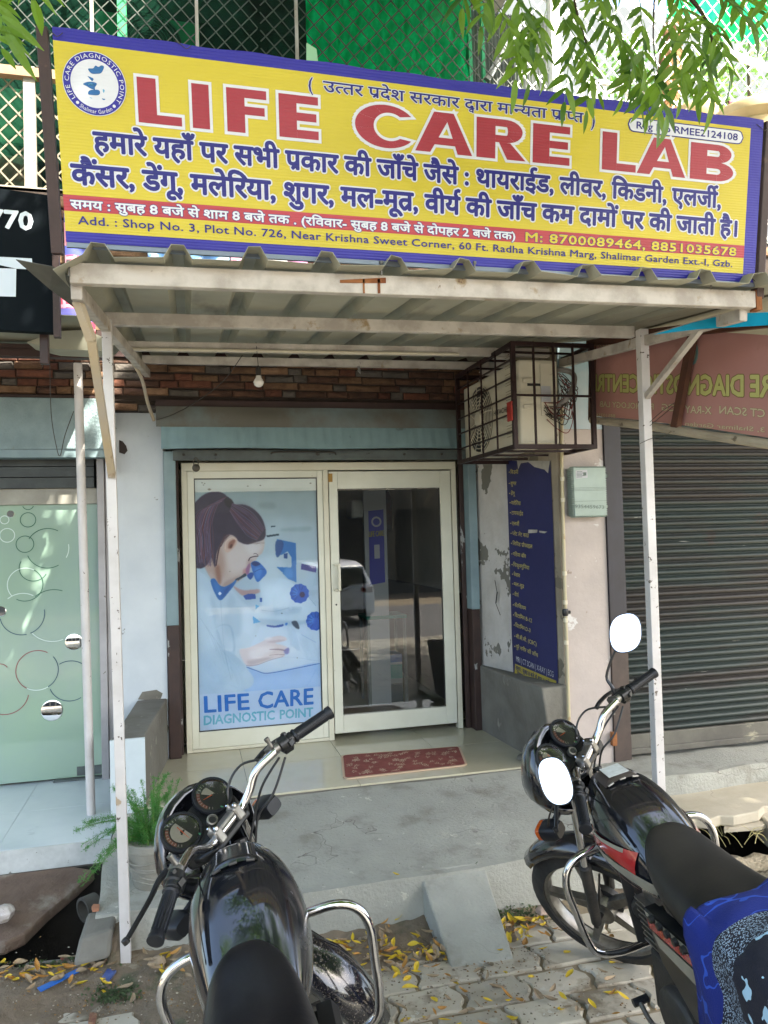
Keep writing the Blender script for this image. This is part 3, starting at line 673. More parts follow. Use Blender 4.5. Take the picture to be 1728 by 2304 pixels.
def L_(pts, c, w_, a=1.0, s_=.0):
    global IMG
    P = spline([V(*p) for p in pts], 5); lo_, hi_ = np.min(P, 0)-w_-6, np.max(P, 0)+w_+6
    sel = (QX > lo_[0]) & (QX < hi_[0]) & (QY > lo_[1]) & (QY < hi_[1]); x, y = QX[sel], QY[sel]; d = np.full(x.shape, 1e9)
    for i in range(len(P)-1):
        p, q = P[i], P[i+1]; e = q-p; t = np.clip(((x-p[0])*e[0]+(y-p[1])*e[1])/(e@e+1e-9), 0, 1); d = np.minimum(d, (x-p[0]-t*e[0])**2+(y-p[1]-t*e[1])**2)
    mk = np.clip((w_/2+1.2-np.sqrt(d))/2.4, 0, 1)[:, None]*a; IMG[sel] = IMG[sel]*(1-mk)+_hex(c)*mk
_t = np.clip((QY-105)/1900, 0, 1)[..., None]; IMG[:] = _hex('9fada8')*(1-_t)+_hex('b4c8e0')*_t
_t2 = np.clip((QY-105)/500, 0, 1)[..., None]; IMG = IMG*.6+.4*(_hex('97a5a0')*(1-_t2)+_hex('bccbd6')*_t2)
P_([(540, 280), (1100, 260), (1110, 520), (900, 560), (700, 400)], 'a5b1af', 40, .6); P_([(680, 310), (790, 305), (800, 350), (690, 345)], '7f8c8a', 12, .5); P_([(170, 195), (1060, 195), (1060, 225), (170, 225)], '8f9c98', 6, .5, False)
P_([(720, 440), (1110, 470), (1115, 740), (980, 900), (760, 700)], 'b6c3c6', 30, .8); P_([(860, 500), (1060, 485), (1050, 520), (860, 520)], '93a4a6', 8, .6)
# far bench and stage plate
P_([(600, 1250), (1130, 1180), (1140, 1540), (740, 1600), (560, 1520)], 'c3d0da', 22, .9); P_([(585, 1545), (740, 1592), (1135, 1518), (1140, 1700), (600, 1745)], '98b6d6', 5, .9); P_([(620, 1640), (1100, 1600), (1135, 1690), (640, 1740)], 'aec5dd', 20, .8)
L_([(585, 1545), (660, 1572), (740, 1592), (920, 1562), (1135, 1518)], '3a66a6', 6); L_([(690, 1500), (900, 1470), (1130, 1500)], 'a9bccd', 4, .6)
# lab coat
CO = [(150, 780), (240, 830), (300, 880), (390, 1030), (470, 960), (540, 1040), (620, 1110), (690, 1220), (610, 1400), (580, 1530), (640, 1640), (560, 1720), (140, 1800)]
P_(CO, 'bccad2', 5)
for a in (([(400, 1180), (520, 1090), (560, 1190), (530, 1310), (440, 1330)], '9db4c2', 16, .8), ([(200, 930), (300, 1000), (380, 1180), (330, 1400), (240, 1300)], 'c9d4da', 26, .8), ([(420, 1330), (520, 1330), (560, 1500), (470, 1600), (400, 1480)], 'a9bdca', 24, .6), ([(200, 1440), (330, 1500), (420, 1700), (220, 1740)], 'b0c2d0', 26, .7), ([(560, 1110), (650, 1160), (620, 1300), (560, 1250)], 'c6d2da', 14, .7), ([(310, 1010), (350, 1060), (430, 1330), (400, 1400), (340, 1200)], '9fb3c1', 10, .45), ([(460, 990), (500, 1040), (480, 1150), (440, 1090)], 'a5b7c4', 10, .5)): P_(*a)
for k in range(5): L_([(240+k*40, 1180+k*60), (290+k*42, 1260+k*58), (360+k*30, 1420+k*50)], '9db1c0', 7, .3)
L_([(390, 1035), (400, 1200), (420, 1420), (470, 1640)], '93a9ba', 5, .5)
# neck and face
P_([(240, 690), (330, 620), (430, 540), (560, 540), (700, 560), (722, 610), (706, 680), (672, 712), (650, 750), (612, 800), (596, 835), (575, 852), (560, 868), (530, 885), (470, 930), (400, 940), (345, 900), (300, 850)], 'c2ada2', 3)
for a in (([(470, 600), (620, 590), (640, 700), (580, 800), (480, 840), (430, 740)], 'd3c4bc', 22, .9), ([(560, 580), (690, 580), (710, 640), (650, 700), (580, 660)], 'd9cfca', 16, .8), ([(300, 700), (380, 640), (420, 760), (400, 880), (340, 860)], 'a88878', 18, .75), ([(350, 800), (380, 780), (395, 900), (370, 915)], '8f5f4c', 8, .7), ([(430, 900), (520, 860), (560, 868), (470, 930), (400, 938)], 'a78c80', 8, .7), ([(590, 740), (630, 730), (640, 770), (600, 800)], 'b08e86', 8, .6), ([(560, 810), (600, 800), (590, 845), (562, 850)], 'b87f7c', 6, .7), ([(250, 720), (300, 700), (330, 800), (300, 840)], 'b89a8c', 10, .7)): P_(*a)
P_([(415, 650), (430, 590), (480, 562), (512, 580), (508, 620), (470, 665), (435, 680)], 'cfae9c', 3); P_([(445, 645), (455, 605), (490, 582), (500, 600), (468, 650)], '8a5444', 5, .85); L_([(425, 655), (432, 600), (478, 568), (508, 585)], 'e0c8b8', 6, .8); P_([(458, 640), (468, 618), (480, 625), (470, 650)], '4f2a24', 4, .8)
L_([(602, 742), (612, 722), (640, 712), (672, 708)], '40323a', 8, .9); L_([(640, 692), (655, 688), (672, 700)], '55444c', 5, .8); L_([(520, 895), (560, 868), (590, 850)], '6b4a44', 4, .6)
# hair
HR = [(160, 420), (190, 320), (240, 262), (310, 226), (390, 226), (440, 258), (470, 290), (500, 318), (575, 322), (645, 358), (700, 420), (728, 500), (728, 560), (700, 590), (650, 605), (590, 620), (530, 600), (500, 562), (450, 545), (410, 580), (380, 640), (358, 700), (350, 790), (338, 770), (322, 720), (290, 770), (250, 800), (200, 795), (160, 770)]
P_(HR, '3a2f42', 3.5); P_([(430, 262), (470, 280), (490, 318), (470, 348), (432, 330), (418, 290)], '1f1a26', 4); P_([(500, 330), (600, 340), (680, 430), (700, 520), (600, 540), (520, 460)], '463a50', 20, .6)
rh = random.Random(4); HC = ['7a6480', '5c3c52', '504a70', '6a3236', '8f869c', '2c2232', '2c2232', '64506a', '7a3a3a']
for k in range(210):
    u = rh.random(); w_ = rh.random(); e = rh.gauss(0, 6)
    L_([(432-u*50, 262+u*50), (380-u*150+e, 300+u*70), (330-u*150+e, 430+u*60), (300-u*130+w_*40, 580), (330-u*150+w_*10, 690+rh.random()*100)], HC[k % 9], 1.5+rh.random()*2.5, .30+.35*rh.random())
for k in range(170):
    u = rh.random(); e = rh.gauss(0, 5)
    L_([(478-u*20, 310+u*60), (560-u*30+e, 335+u*150), (640-u*50, 390+u*160+e), (722-u*60, 500+u*90)], HC[k % 9], 1.3+rh.random()*2, .28+.3*rh.random())
for k in range(26): L_([(410+rh.random()*60, 545), (400, 590+rh.random()*40), (372+rh.random()*10, 660), (352+rh.random()*8, 780)], '4a3038', 2, .6)
for k in range(18): L_([(560+k*8, 590+rh.random()*20), (600+k*7, 612), (640+k*5, 600+rh.random()*30)], '6a5048', 1.6, .35)
# collar, hands
P_([(315, 895), (345, 878), (380, 925), (420, 938), (470, 915), (512, 880), (500, 915), (455, 975), (390, 1042), (345, 985)], '2f6aa8', 2.5); P_([(340, 900), (380, 935), (385, 1000), (350, 960)], '3f7fc0', 8, .7); P_([(430, 950), (480, 915), (440, 980), (400, 1020)], '1f4f8a', 6, .6); P_([(372, 990), (384, 977), (397, 990), (384, 1003)], 'd9e4ea', 1.5)
P_([(488, 935), (560, 965), (680, 958), (680, 985), (570, 1008), (520, 980)], 'b58f8a', 4, .9); P_([(560, 1008), (600, 992), (652, 994), (656, 1030), (580, 1038)], '2b4f9a', 2, 1, False)
P_([(530, 1420), (600, 1400), (680, 1365), (760, 1325), (830, 1310), (880, 1320), (882, 1345), (800, 1362), (860, 1382), (902, 1400), (904, 1432), (870, 1448), (872, 1466), (800, 1478), (740, 1496), (660, 1530), (585, 1532)], 'cfc0c0', 3.5)
for a in (([(600, 1430), (720, 1390), (800, 1400), (740, 1450), (640, 1490)], 'dcd2d2', 14, .9), ([(590, 1500), (700, 1480), (800, 1465), (720, 1500), (620, 1528)], 'aa9aa0', 8, .7), ([(740, 1355), (820, 1340), (878, 1342), (800, 1362)], 'a8949a', 4, .6), ([(760, 1410), (840, 1408), (900, 1425), (830, 1418)], '6a5570', 4, .7), ([(868, 1420), (904, 1400), (904, 1440), (880, 1446)], '3a4fa0', 4, .9), ([(720, 1330), (760, 1318), (780, 1330), (740, 1345)], 'e4dada', 6, .7)): P_(*a)
L_([(760, 1412), (820, 1412), (880, 1420)], '5f4c60', 4, .8); L_([(760, 1456), (820, 1450), (872, 1452)], '7a6874', 4, .8); L_([(585, 1532), (660, 1530), (760, 1494), (860, 1466)], '7a6a80', 4, .7)
# microscope
P_([(690, 890), (800, 868), (900, 890), (1000, 960), (1110, 1080), (1130, 1200), (1000, 1215), (820, 1225), (700, 1222), (640, 1170), (660, 1100), (700, 1080), (690, 980)], 'c6d3da', 8)
for a in (([(720, 930), (900, 940), (1020, 1050), (900, 1110), (740, 1080)], 'd6dfe4', 22, .9), ([(700, 1110), (900, 1096), (1000, 1120), (900, 1150), (720, 1140)], '9fb4c4', 10, .6), ([(680, 1180), (900, 1195), (1120, 1190), (1120, 1215), (820, 1235), (700, 1225)], '9cb2c2', 8, .7), ([(640, 760), (800, 700), (900, 830), (820, 880), (700, 890)], 'c4cfd3', 20, .8), ([(1050, 850), (1115, 840), (1120, 1060), (1060, 1020)], 'a9bcc8', 12, .6)): P_(*a)
L_([(700, 1116), (800, 1124), (905, 1098)], '8aa4b6', 4, .8); L_([(960, 920), (1040, 1000), (1110, 1085)], '7f9ab0', 4, .7); L_([(860, 840), (960, 905)], '3a6ea6', 5, .7)
P_([(815, 580), (958, 610), (962, 905), (900, 880), (858, 832), (812, 790), (850, 792), (925, 795), (925, 718), (895, 672), (850, 700), (805, 700), (812, 640)], '2f74b0', 2.5, 1, False); P_([(806, 600), (855, 592), (862, 640), (830, 712), (808, 700)], '1d4c84', 3, .9); P_([(866, 690), (896, 686), (893, 728), (868, 724)], '1d4c84', 2, 1, False); P_([(870, 800), (930, 810), (930, 870), (880, 860)], '4f93c8', 8, .7)
P_([(735, 552), (830, 539), (832, 552), (740, 566)], '26404c', 2, 1, False); P_([(770, 480), (803, 478), (802, 488), (771, 490)], '26404c', 1.5, 1, False); P_([(1000, 765), (1112, 788), (1110, 832), (996, 808)], '2d2a78', 2, 1, False); P_([(1000, 760), (1060, 752), (1112, 768), (1112, 786)], 'c9d4d8', 2)
P_([(618, 772), (632, 750), (662, 746), (695, 768), (738, 826), (708, 872), (668, 902), (640, 850)], '2a6cb4', 2.5); P_([(622, 764), (650, 748), (690, 768), (652, 784)], '16376e', 2.5); P_([(650, 800), (700, 800), (690, 870), (660, 880)], '4c8fd0', 8, .7); L_([(640, 830), (690, 806), (722, 812)], '173f78', 4, .7); P_([(590, 852), (625, 830), (640, 850), (614, 886)], '1f4f94', 2.5); P_([(582, 800), (612, 760), (606, 836), (586, 846)], '8f5a84', 4, .8)
P_([(500, 884), (540, 862), (575, 838), (582, 858), (540, 878), (522, 890)], '2a3a48', 2.5)
for cx, cy, R_ in ((985, 990, 70), (1105, 1198, 68)):
    n = 22; P_([(cx+(R_+5*(i % 2))*math.cos(i*2*math.pi/n)*.98, cy+(R_+5*(i % 2))*math.sin(i*2*math.pi/n)) for i in range(n)], '1f58b0', 2); P_([(cx-50, cy-20), (cx-20, cy-50), (cx-10, cy), (cx-40, cy+30)], '4a8ad0', 10, .8)
    for i in range(7): a_ = 2.2+i*.5; L_([(cx+30*math.cos(a_), cy+30*math.sin(a_)), (cx+66*math.cos(a_), cy+66*math.sin(a_))], '143a80', 5, .7)
P_([(1006+20*math.cos(i), 999+22*math.sin(i)) for i in np.linspace(0, 5.5, 8)], '2a1a4a', 3)
P_([(655, 1075), (682, 1085), (655, 1110)], '3f9ac8', 2, 1, False); P_([(632, 1160), (660, 1180), (692, 1205), (638, 1216)], '3f9ac8', 2, 1, False); P_([(686, 1022), (702, 1022), (702, 1056), (686, 1054)], '2a5aa0', 1.5, 1, False)
P_([(742, 1228), (800, 1232), (860, 1222), (858, 1238), (800, 1247), (745, 1240)], '26509a', 2); P_([(925, 1205), (965, 1200), (985, 1256), (950, 1245)], '3a4a5c', 3); P_([(880, 1212), (896, 1212), (890, 1230), (878, 1228)], '3a7ac0', 2)
L_([(1000, 1300), (1110, 1360)], '7fa0c4', 3, .8)
for k in range(5): L_([(930+k*15, 1090), (940+k*15, 1102), (930+k*15, 1112)], '8aa4b6', 3, .9)
P_([(150, 1760), (1140, 1692), (1145, 1930), (150, 2040)], 'c0cddb', 2.5, .9, False)
for px_, py_, s_ in ((250, 155, 7), (270, 160, 6), (262, 172, 6), (305, 205, 14), (595, 180, 7), (690, 175, 7), (1068, 158, 8), (655, 1310, 5), (852, 1140, 6), (968, 1476, 5), (460, 825, 4)): P_([(px_-s_, py_), (px_, py_-s_*.5), (px_+s_, py_), (px_, py_+s_*.5)], '2f352f', 1.5, .9)
_rn = np.random.default_rng(2); IMG += (_blur(_rn.random((PNZ, PNX)), 9)-.5)[..., None]*.5+_rn.normal(0, .008, IMG.shape)
pim = bpy.data.images.new('poster_print', PNX, PNZ); _a = np.ones((PNZ, PNX, 4), np.float32); _a[..., :3] = np.clip(IMG*np.array([.94, 1.0, 1.05]), 0, 1); pim.pixels.foreach_set(_a.ravel()); pim.update(); pim.pack()
pmt = bpy.data.materials.new('poster print'); pmt.use_nodes = True; _N = pmt.node_tree.nodes; _ti = _N.new('ShaderNodeTexImage'); _ti.image = pim; pmt.node_tree.links.new(_ti.outputs[0], _N['Principled BSDF'].inputs['Base Color']); _N['Principled BSDF'].inputs['Roughness'].default_value = .5
m = MB(pmt); m.add([(.036, -.0004, .438), (.882, -.0004, .438), (.882, -.0004, 2.162), (.036, -.0004, 2.162)], [(0, 1, 2, 3)]); pr_ = m.build('photo_print', gf)
_uv = pr_.data.uv_layers.new(name='uv')
for _i, _c in enumerate(((0, 0), (1, 0), (1, 1), (0, 1))): _uv.data[_i].uv = _c
m = MB(pm('print blue', '0a6dc0', None, rough=.6))
blue_t = pcol('title', '0a6dc0'); cyan_t = pcol('subtitle', '5cacc4')
txt(m, 'LIFE', pb, PZ(255, 1888), PZ(612, 1862), PZ(250, 1765), off=.022, dz=.005, mat=blue_t, cap=True)
txt(m, 'CARE', pb, PZ(668, 1858), PZ(1092, 1822), PZ(668, 1735), off=.022, dz=.005, mat=blue_t, cap=True)
txt(m, 'DIAGNOSTIC', pb, PZ(258, 1982), PZ(800, 1938), PZ(258, 1912), off=.026, dz=.005, mat=cyan_t, cap=True)
txt(m, 'POINT', pb, PZ(832, 1936), PZ(1088, 1915), PZ(832, 1868), off=.026, dz=.005, mat=cyan_t, cap=True)
m.build('poster_lettering', gf)
MB(sheet_glass('window glass', (1, 1, 1), .02)).add([(.036, -.011, .438), (.882, -.011, .438), (.882, -.011, 2.162), (.036, -.011, 2.162)], [(0, 1, 2, 3)]).build('pane', gf)

dr = thing('glass_door', 'cream framed glass door with a pull handle, slightly warped leaf', 'door', (1.42, 0, .3))
m = MB(frame_white); rail(m, .968, 1.03, .345, 2.205, -.03, .015); rail(m, 1.80, 1.882, .345, 2.205, -.03, .015); rail(m, 1.03, 1.80, 2.08, 2.205, -.03, .015); rail(m, 1.03, 1.80, .345, .47, -.03, .015); m.build('leaf_frame', dr, bevel=.003)
m = MB(black_m); m.box(1.03, 1.036, -.014, -.004, .47, 2.08); m.box(1.794, 1.80, -.014, -.004, .47, 2.08); m.box(1.036, 1.794, -.014, -.004, 2.074, 2.08); m.build('gasket', dr)
MB(sheet_glass('door glass', (.80, .82, .81), .045)).add([(1.036, -.009, .47), (1.794, -.009, .47), (1.794, -.009, 2.08), (1.036, -.009, 2.08)], [(0, 1, 2, 3)]).build('pane', dr)
m = MB(cream); h0 = at(714, 1289, 'y', -.05); m.box(1.010, 1.03, -.075, -.058, 1.355, 1.545); m.box(.985, 1.03, -.06, -.0305, 1.352, 1.368); m.box(.985, 1.03, -.06, -.0305, 1.532, 1.548); m.build('handle', dr, bevel=.004)
m = MB(black_m); m.lathe((1.0, -.030, 1.255), (0, -1, 0), [(0, .007), (.003, .006)], 10); m.build('keyhole', dr)
m = MB(pm('tape', 'a07c3c')); m.box(.965, .995, -.032, -.0305, 2.13, 2.19); m.build('tape', dr)
m = MB(pm('lock metal', '5a564c', '44403a', 20, .4, metal=.8)); c = at(441, 1053, 'y', -.17)
m.lathe((c[0], -.185, c[2]), (0, 1, 0), [(0, .020), (.004, .026), (.02, .026), (.024, .02)], 16); m.tube([(c[0]-.014, -.173, c[2]+.02), (c[0]-.014, -.173, c[2]+.055), (c[0], -.173, c[2]+.068), (c[0]+.014, -.173, c[2]+.055), (c[0]+.014, -.173, c[2]+.02)], .004, 6, 4)
tag(m.build('padlock', smooth=40), 'round metal padlock hanging at the top left of the glass front', 'padlock')
# door mat
t = thing('door_mat', 'red door mat with pale leaf sprigs on the beige tiles', 'door mat', (1.3, -.72, .3))
red = pm('mat red', '86463e', '763a34', 20, .95, bump=.6, bsc=160); buff = pm('mat buff', 'b59c84', None, rough=.95)
MC = [at(767, 1700, 'z', .305), at(1035, 1680, 'z', .305), at(1052, 1722, 'z', .305), at(772, 1754, 'z', .305)]
def matp(u, v, z=0): return tuple(MC[3]*(1-u)*(1-v)+MC[2]*u*(1-v)+MC[1]*u*v+MC[0]*(1-u)*v+V(0, 0, z))
def rrect(r_, ins=0, n=6):
    out = []
    for cx, cy, a0 in ((1-r_, 1-r_*1.6, 0), (r_, 1-r_*1.6, 90), (r_, r_*1.6, 180), (1-r_, r_*1.6, 270)):
        for i in range(n+1):
            a = math.radians(a0+90*i/n); out.append((cx+(r_-ins)*math.cos(a), cy+(r_*1.6-ins*1.6)*math.sin(a)))
    return out
m = MB(buff); lo = [matp(u, v, -.004) for u, v in rrect(.06)]; hi = [matp(u, v, .004) for u, v in rrect(.06)]; m.loft([lo, hi]); m.build('border', t)
m = MB(red); m.add([matp(u, v, .0052) for u, v in rrect(.05, .018)], [list(range(28))]); m.build('pile', t)
m = MB(buff); rr = random.Random(2)
for k in range(90):
    u, v, a = .06+rr.random()*.88, .08+rr.random()*.84, rr.random()*6.28
    for s_, b_ in ((0, 0), (.5, .9), (.5, -.9), (.9, .7), (.9, -.7)):
        cu, cv = u+s_*.036*math.cos(a), v+s_*.085*math.sin(a); aa = a+b_; L = .030
        q = [(cu, cv), (cu+L*.5*math.cos(aa)+.004*math.sin(aa), cv+2*(L*.5*math.sin(aa)-.004*math.cos(aa))), (cu+L*math.cos(aa), cv+2*L*math.sin(aa)), (cu+L*.5*math.cos(aa)-.004*math.sin(aa), cv+2*(L*.5*math.sin(aa)+.004*math.cos(aa)))]
        if all(.03 < x < .97 and .06 < y < .94 for x, y in q): m.add([matp(x, y, .0060+.00005*(k % 9)) for x, y in q], [(0, 1, 2, 3)])
m.build('sprig_print', t)

# ------------------------------------------------------------------ room behind the glass
rw = thing('shop_interior', 'dim tiled room behind the glass door', 'room', (1, 2, .3))
inw = pm('inner wall', 'c9c5ba', 'b5b1a6', 2, .6); ind = pm('inner dado', '3a302c', '2f2724', 6, .4)
m = MB(inw); m.box(-.3, -.15, .06, 4.2, .3, 2.6); m.box(2.14, 2.3, .06, 4.2, 1.25, 2.6); m.box(-.3, 2.3, 4.2, 4.3, .3, 2.6); m.box(-.3, 2.3, .35, 4.3, 2.6, 2.7); m.build('wall', rw)
m = MB(ind); m.box(2.12, 2.29, .06, 4.2, .3, 1.249); m.build('dado', rw)
m = MB(tile); m.box(-.15, 2.14, .29, 4.2, .25, .295); m.build('floor', rw)
st = thing('stool', 'green topped stool standing inside behind the door glass', 'stool', (1.62, 1.15, .3))
m = MB(pm('green top', '1f7a68')); m.box(1.44, 1.80, .98, 1.32, 1.02, 1.05); m.build('seat', st, bevel=.006)
for x, y in ((1.46, 1.0), (1.78, 1.0), (1.46, 1.3), (1.78, 1.3)): MB(pm('steel leg', '6d7674', rough=.4, metal=.6)).box(x-.012, x+.012, y-.012, y+.012, .295, 1.02).build('leg', st)
bx = thing('book_stack', 'stack of teal and white boxes under the green stool', 'box', (1.62, 1.15, .3))
for k, (c_, h_) in enumerate((('2c3f46', .16), ('8c8f8c', .04), ('2f7f78', .12), ('b9bdb8', .02), ('2a5a8c', .07))):
    z = .297+sum((.16, .04, .12, .02, .07)[:k]); MB(pm('box %s' % c_, c_)).box(1.50, 1.76, 1.04, 1.26, z, z+h_-.001).build('box', bx)
t = thing('fire_extinguisher', 'wall hung fire extinguisher seen through the door glass', 'fire extinguisher', (1.78, 2.2, 1.9))
m = MB(pm('ext body', '5a2622', '4c4a48', 9, .4)); m.lathe((1.95, 2.2, 1.78), (0, 0, 1), [(0, .05), (.02, .06), (.34, .06), (.40, .03)], 14); m.build('cylinder', t, smooth=40)
m = MB(black_m); m.tube([(1.95, 2.2, 2.16), (1.95, 2.14, 2.2), (1.88, 2.1, 2.05)], .012, 6, 4); m.build('hose', t)

# blue roll-up poster inside
t = thing('indoor_poster', 'tall navy clinic poster on the wall inside, seen through the door', 'poster', (1.2, 3.9, 1))
IP = plane((0, 1.0, 0), (0, -1, 0)); q = [(828, 1150), (862, 1146), (866, 1310), (832, 1316)]
a, b = IP(818, 1130), IP(874, 1330); MB(pm('inner door', 'a9aeb0')).box(a[0], b[0], 1.0, 1.04, .296, a[2]+.1).build('door_leaf', t)
m = MB(pm('poster navy', '3a40a8')); flatpoly(m, IP, q, .01); txt(m, 'LIFE CARE', IP, (829, 1208), (863, 1205), (829, 1196), off=.02, dz=.014, mat=pm('poster yellow', 'a3a032'), cap=True)
ww = pm('poster white', 'b9bcc6'); m.use(ww)
c = IP(846, 1174)+V(0, -.014, 0); m.ring(c, .03, .045, 18); flatpoly(m, IP, [(841, 1226), (853, 1225), (854, 1256), (842, 1257)], .014, ww); m.build('print', t)
sp = thing('indoor_air_conditioner', 'white split air conditioner high on the inner wall behind the glass', 'air conditioner', (1, 4, 2))
m = MB(pm('ac white', 'a9adac')); a, b = at(790, 1125, 'y', 1.0), at(818, 1165, 'y', 1.0); m.box(a[0], b[0], 1.0, 1.25, b[2], a[2]); m.build('body', sp, bevel=.02)
# ------------------------------------------------------------------ left neighbour's front
t = thing('frosted_shop_front', 'frosted green glass shop front with etched circles at the left', 'shop front', (-1.2, 0, .2))
NP = plane((0, -.05, 0), (0, -1, 0))
def nz(py, px=120): return at(px, py, 'y', -.05)[2]
jx0, jx1 = at(226, 1400, 'y', -.05)[0], at(252, 1400, 'y', -.05)[0]
glassm = pm('frosted glass', '8aa48e', '839a92', 1.1, .18, spots='8f9a9c', ssc=1.3, sth=.56, sw=.2, coat=.5)
m = MB(glassm); m.box(-3.2, jx0, -.05, -.03, .225, nz(1135)); m.build('glass', t)
def ZR(x, y): return (x/3.161, 1040+y/3.161)
dkg = pm('etch green', '2d5a48'); dkb = pm('etch blue', '2b4a5c'); wht = pm('etch white', 'b6c8c2'); rdm = pm('etch red', '83484c')
m = MB(dkg)
def arc(cx, cy, r_, a0, a1, mat, wd=2.6):
    c = NP(*ZR(cx, cy)); e = NP(*ZR(cx+r_, cy)); R_ = np.linalg.norm(e-c); m.use(mat)
    m.ring(c+V(0, -.0025-.0002*len(m.v) % .002*0, 0), R_-wd/1000, R_+wd/1000, 36, a0, a1)
for a in ((200, 410, 55, 0, 360, dkg), (178, 583, 63, 0, 360, dkg), (52, 520, 53, 0, 360, wht), (33, 410, 31, 0, 360, wht), (200, 300, 40, 200, 340, dkg),
          (340, 612, 150, 60, 150, dkg), (340, 612, 150, 200, 300, dkg), (340, 612, 150, -30, 10, wht), (240, 750, 102, 150, 330, dkg), (180, 870, 126, -60, 60, dkg), (180, 870, 126, 60, 220, wht), (180, 870, 126, 240, 300, dkg),
          (160, 1080, 158, 190, 280, dkb), (160, 1080, 158, 290, 370, dkb), (160, 1080, 158, 60, 130, wht), (380, 1090, 195, 220, 290, wht), (380, 1090, 195, 70, 130, dkg), (265, 1480, 150, -60, 40, dkb), (265, 1480, 150, 60, 240, rdm), (265, 1480, 150, 240, 300, wht),
          (500, 1555, 150, 20, 120, dkb), (500, 1555, 150, 200, 300, dkb), (40, 1640, 165, 200, 350, rdm), (0, 1490, 60, 30, 100, rdm)):
    arc(*a)
m.build('etched_circle', t)
mirr = pm('mirror disc', (.75, .75, .75), None, rough=.03, metal=1)
for cx, cy, r_ in ((76, 368, 27), (525, 1278, 62), (370, 1765, 78), (5, 1060, 40)):
    c = NP(*ZR(cx, cy)); R_ = np.linalg.norm(NP(*ZR(cx+r_, cy))-c)
    m = MB(mirr); m.lathe(c, (0, -1, 0), [(0, R_), (.004, R_), (.006, R_*.9)], 28); m.build('mirror_disc', t, smooth=30)
m = MB(pm('beam white', '9b9a90', '85837a', 5, .7, spots='3d362c', ssc=9, sth=.66, sw=.02)); m.box(-3.2, jx0-.001, -.075, -.02, nz(1135)+.001, nz(1100)); m.build('transom', t)
m = MB(dark_metal)
for a, b in ((1099, 1076), (1074, 1052), (1050, 1033)): m.box(-3.2, jx0-.02, -.10+.01*(a < 1060), -.02, nz(a), nz(b)); 
m.build('shutter_slat', t)
m = MB(pm('jamb grey', 'a3a1a3', '918f90', 4, .6, spots='5b5148', ssc=14, sth=.7, sw=.02)); m.box(jx0, jx0+.045, -.12, -.02, .21, nz(1030)); m.box(jx0+.048, jx1+.01, -.10, -.02, .21, nz(1030)); m.build('jamb', t, bevel=.003)
m = MB(grey_metal); m.box(jx0-.16, jx0-.01, -.06, -.051, .235, .29); m.box(jx0-.3, jx0, -.09, -.051, .212, .222); m.build('floor_lock', t)
t = thing('textured_shutter_hood', 'hammered pale blue shutter hood above the frosted shop front', 'shutter hood', (-1.3, -.2, 2.4))
m = MB(pm('hammered blue', '83979b', '74888c', 9, .6, bump=1, bsc=70, spots='6b6a62', ssc=3, sth=.6, sw=.1, bdist=.008)); z0, z1 = at(120, 1030, 'y', -.2)[2], at(120, 897, 'y', -.2)[2]
m.box(-3.2, -.50, -.235, -.1, z0+.05, z1); m.build('hood', t, bevel=.006)
m = MB(blue_paint); m.box(-3.2, -.50, -.225, -.1, z0, z0+.049); m.build('hood_lip', t)
MB(brown_paint).box(-2.4, -.48, -.215, -.12, z1+.001, z1+.02).build('lintel_strip', t)
MB(brown_paint).box(-.502, -.475, -.24, -.1, 2.2, 2.70).build('edge_post', t)

# ------------------------------------------------------------------ canopy
def shz(x, y): return 2.662+.014*(x+.36)+(y+2.83)*.110
cn = thing('canopy', 'white steel canopy with a grey corrugated sheet roof over the shop entrance', 'canopy', (.9, -1.6, 2.6))
def beam(name, y, z0, z1, zr, x0, x1, hgt, wd=.035, mat=steel_w):
    m = MB(mat); m.hexa([(x0, y-wd/2, z0), (x1, y-wd/2, z1), (x1, y+wd/2, z1), (x0, y+wd/2, z0), (x0, y-wd/2, z0+hgt), (x1, y-wd/2, z1+hgt), (x1, y+wd/2, z1+hgt), (x0, y+wd/2, z0+hgt)]); return m.build(name, cn, bevel=.003)
beam('purlin', -2.83, 2.587, 2.620, 0, -.36, 2.235, .068)
beam('purlin', -2.03, 2.668, 2.702, 0, -.335, 2.19, .055)
beam('purlin', -1.2, 2.757, 2.790, 0, -.30, 2.13, .050)
beam('purlin', -.42, 2.862, 2.880, 0, -.27, 2.05, .050)
for a, b in (((-.345, -2.81, 2.57), (-.25, -.20, 2.845)), ((2.205, -2.81, 2.60), (2.235, -1.16, 2.765))):
    m = MB(steel_w); m.bar(a, b, .036, .05); m.build('rafter', cn, bevel=.003)
m = MB(rust); m.box(2.2355, 2.262, -2.85, -2.81, 2.612, 2.692); m.build('rusty_end', cn)
m = MB(rust)   # rust run on the fascia purlin
for px, w_ in ((818, 4), (852, 6)):
    a, b = at(px, 628, 'y', -2.849), at(px, 660, 'y', -2.849); s_ = w_/1750*2.8; m.box(a[0]-s_/2, a[0]+s_/2, -2.8505, -2.849, b[2], a[2])
a, b = at(765, 634, 'y', -2.849), at(868, 626, 'y', -2.849); m.prism([(a[0], -2.849, a[2]-.004), (b[0], -2.849, b[2]-.018), (b[0], -2.849, b[2]+.002), (a[0], -2.849, a[2]+.006)], (0, -.0015, 0)); m.build('rust_run', cn)
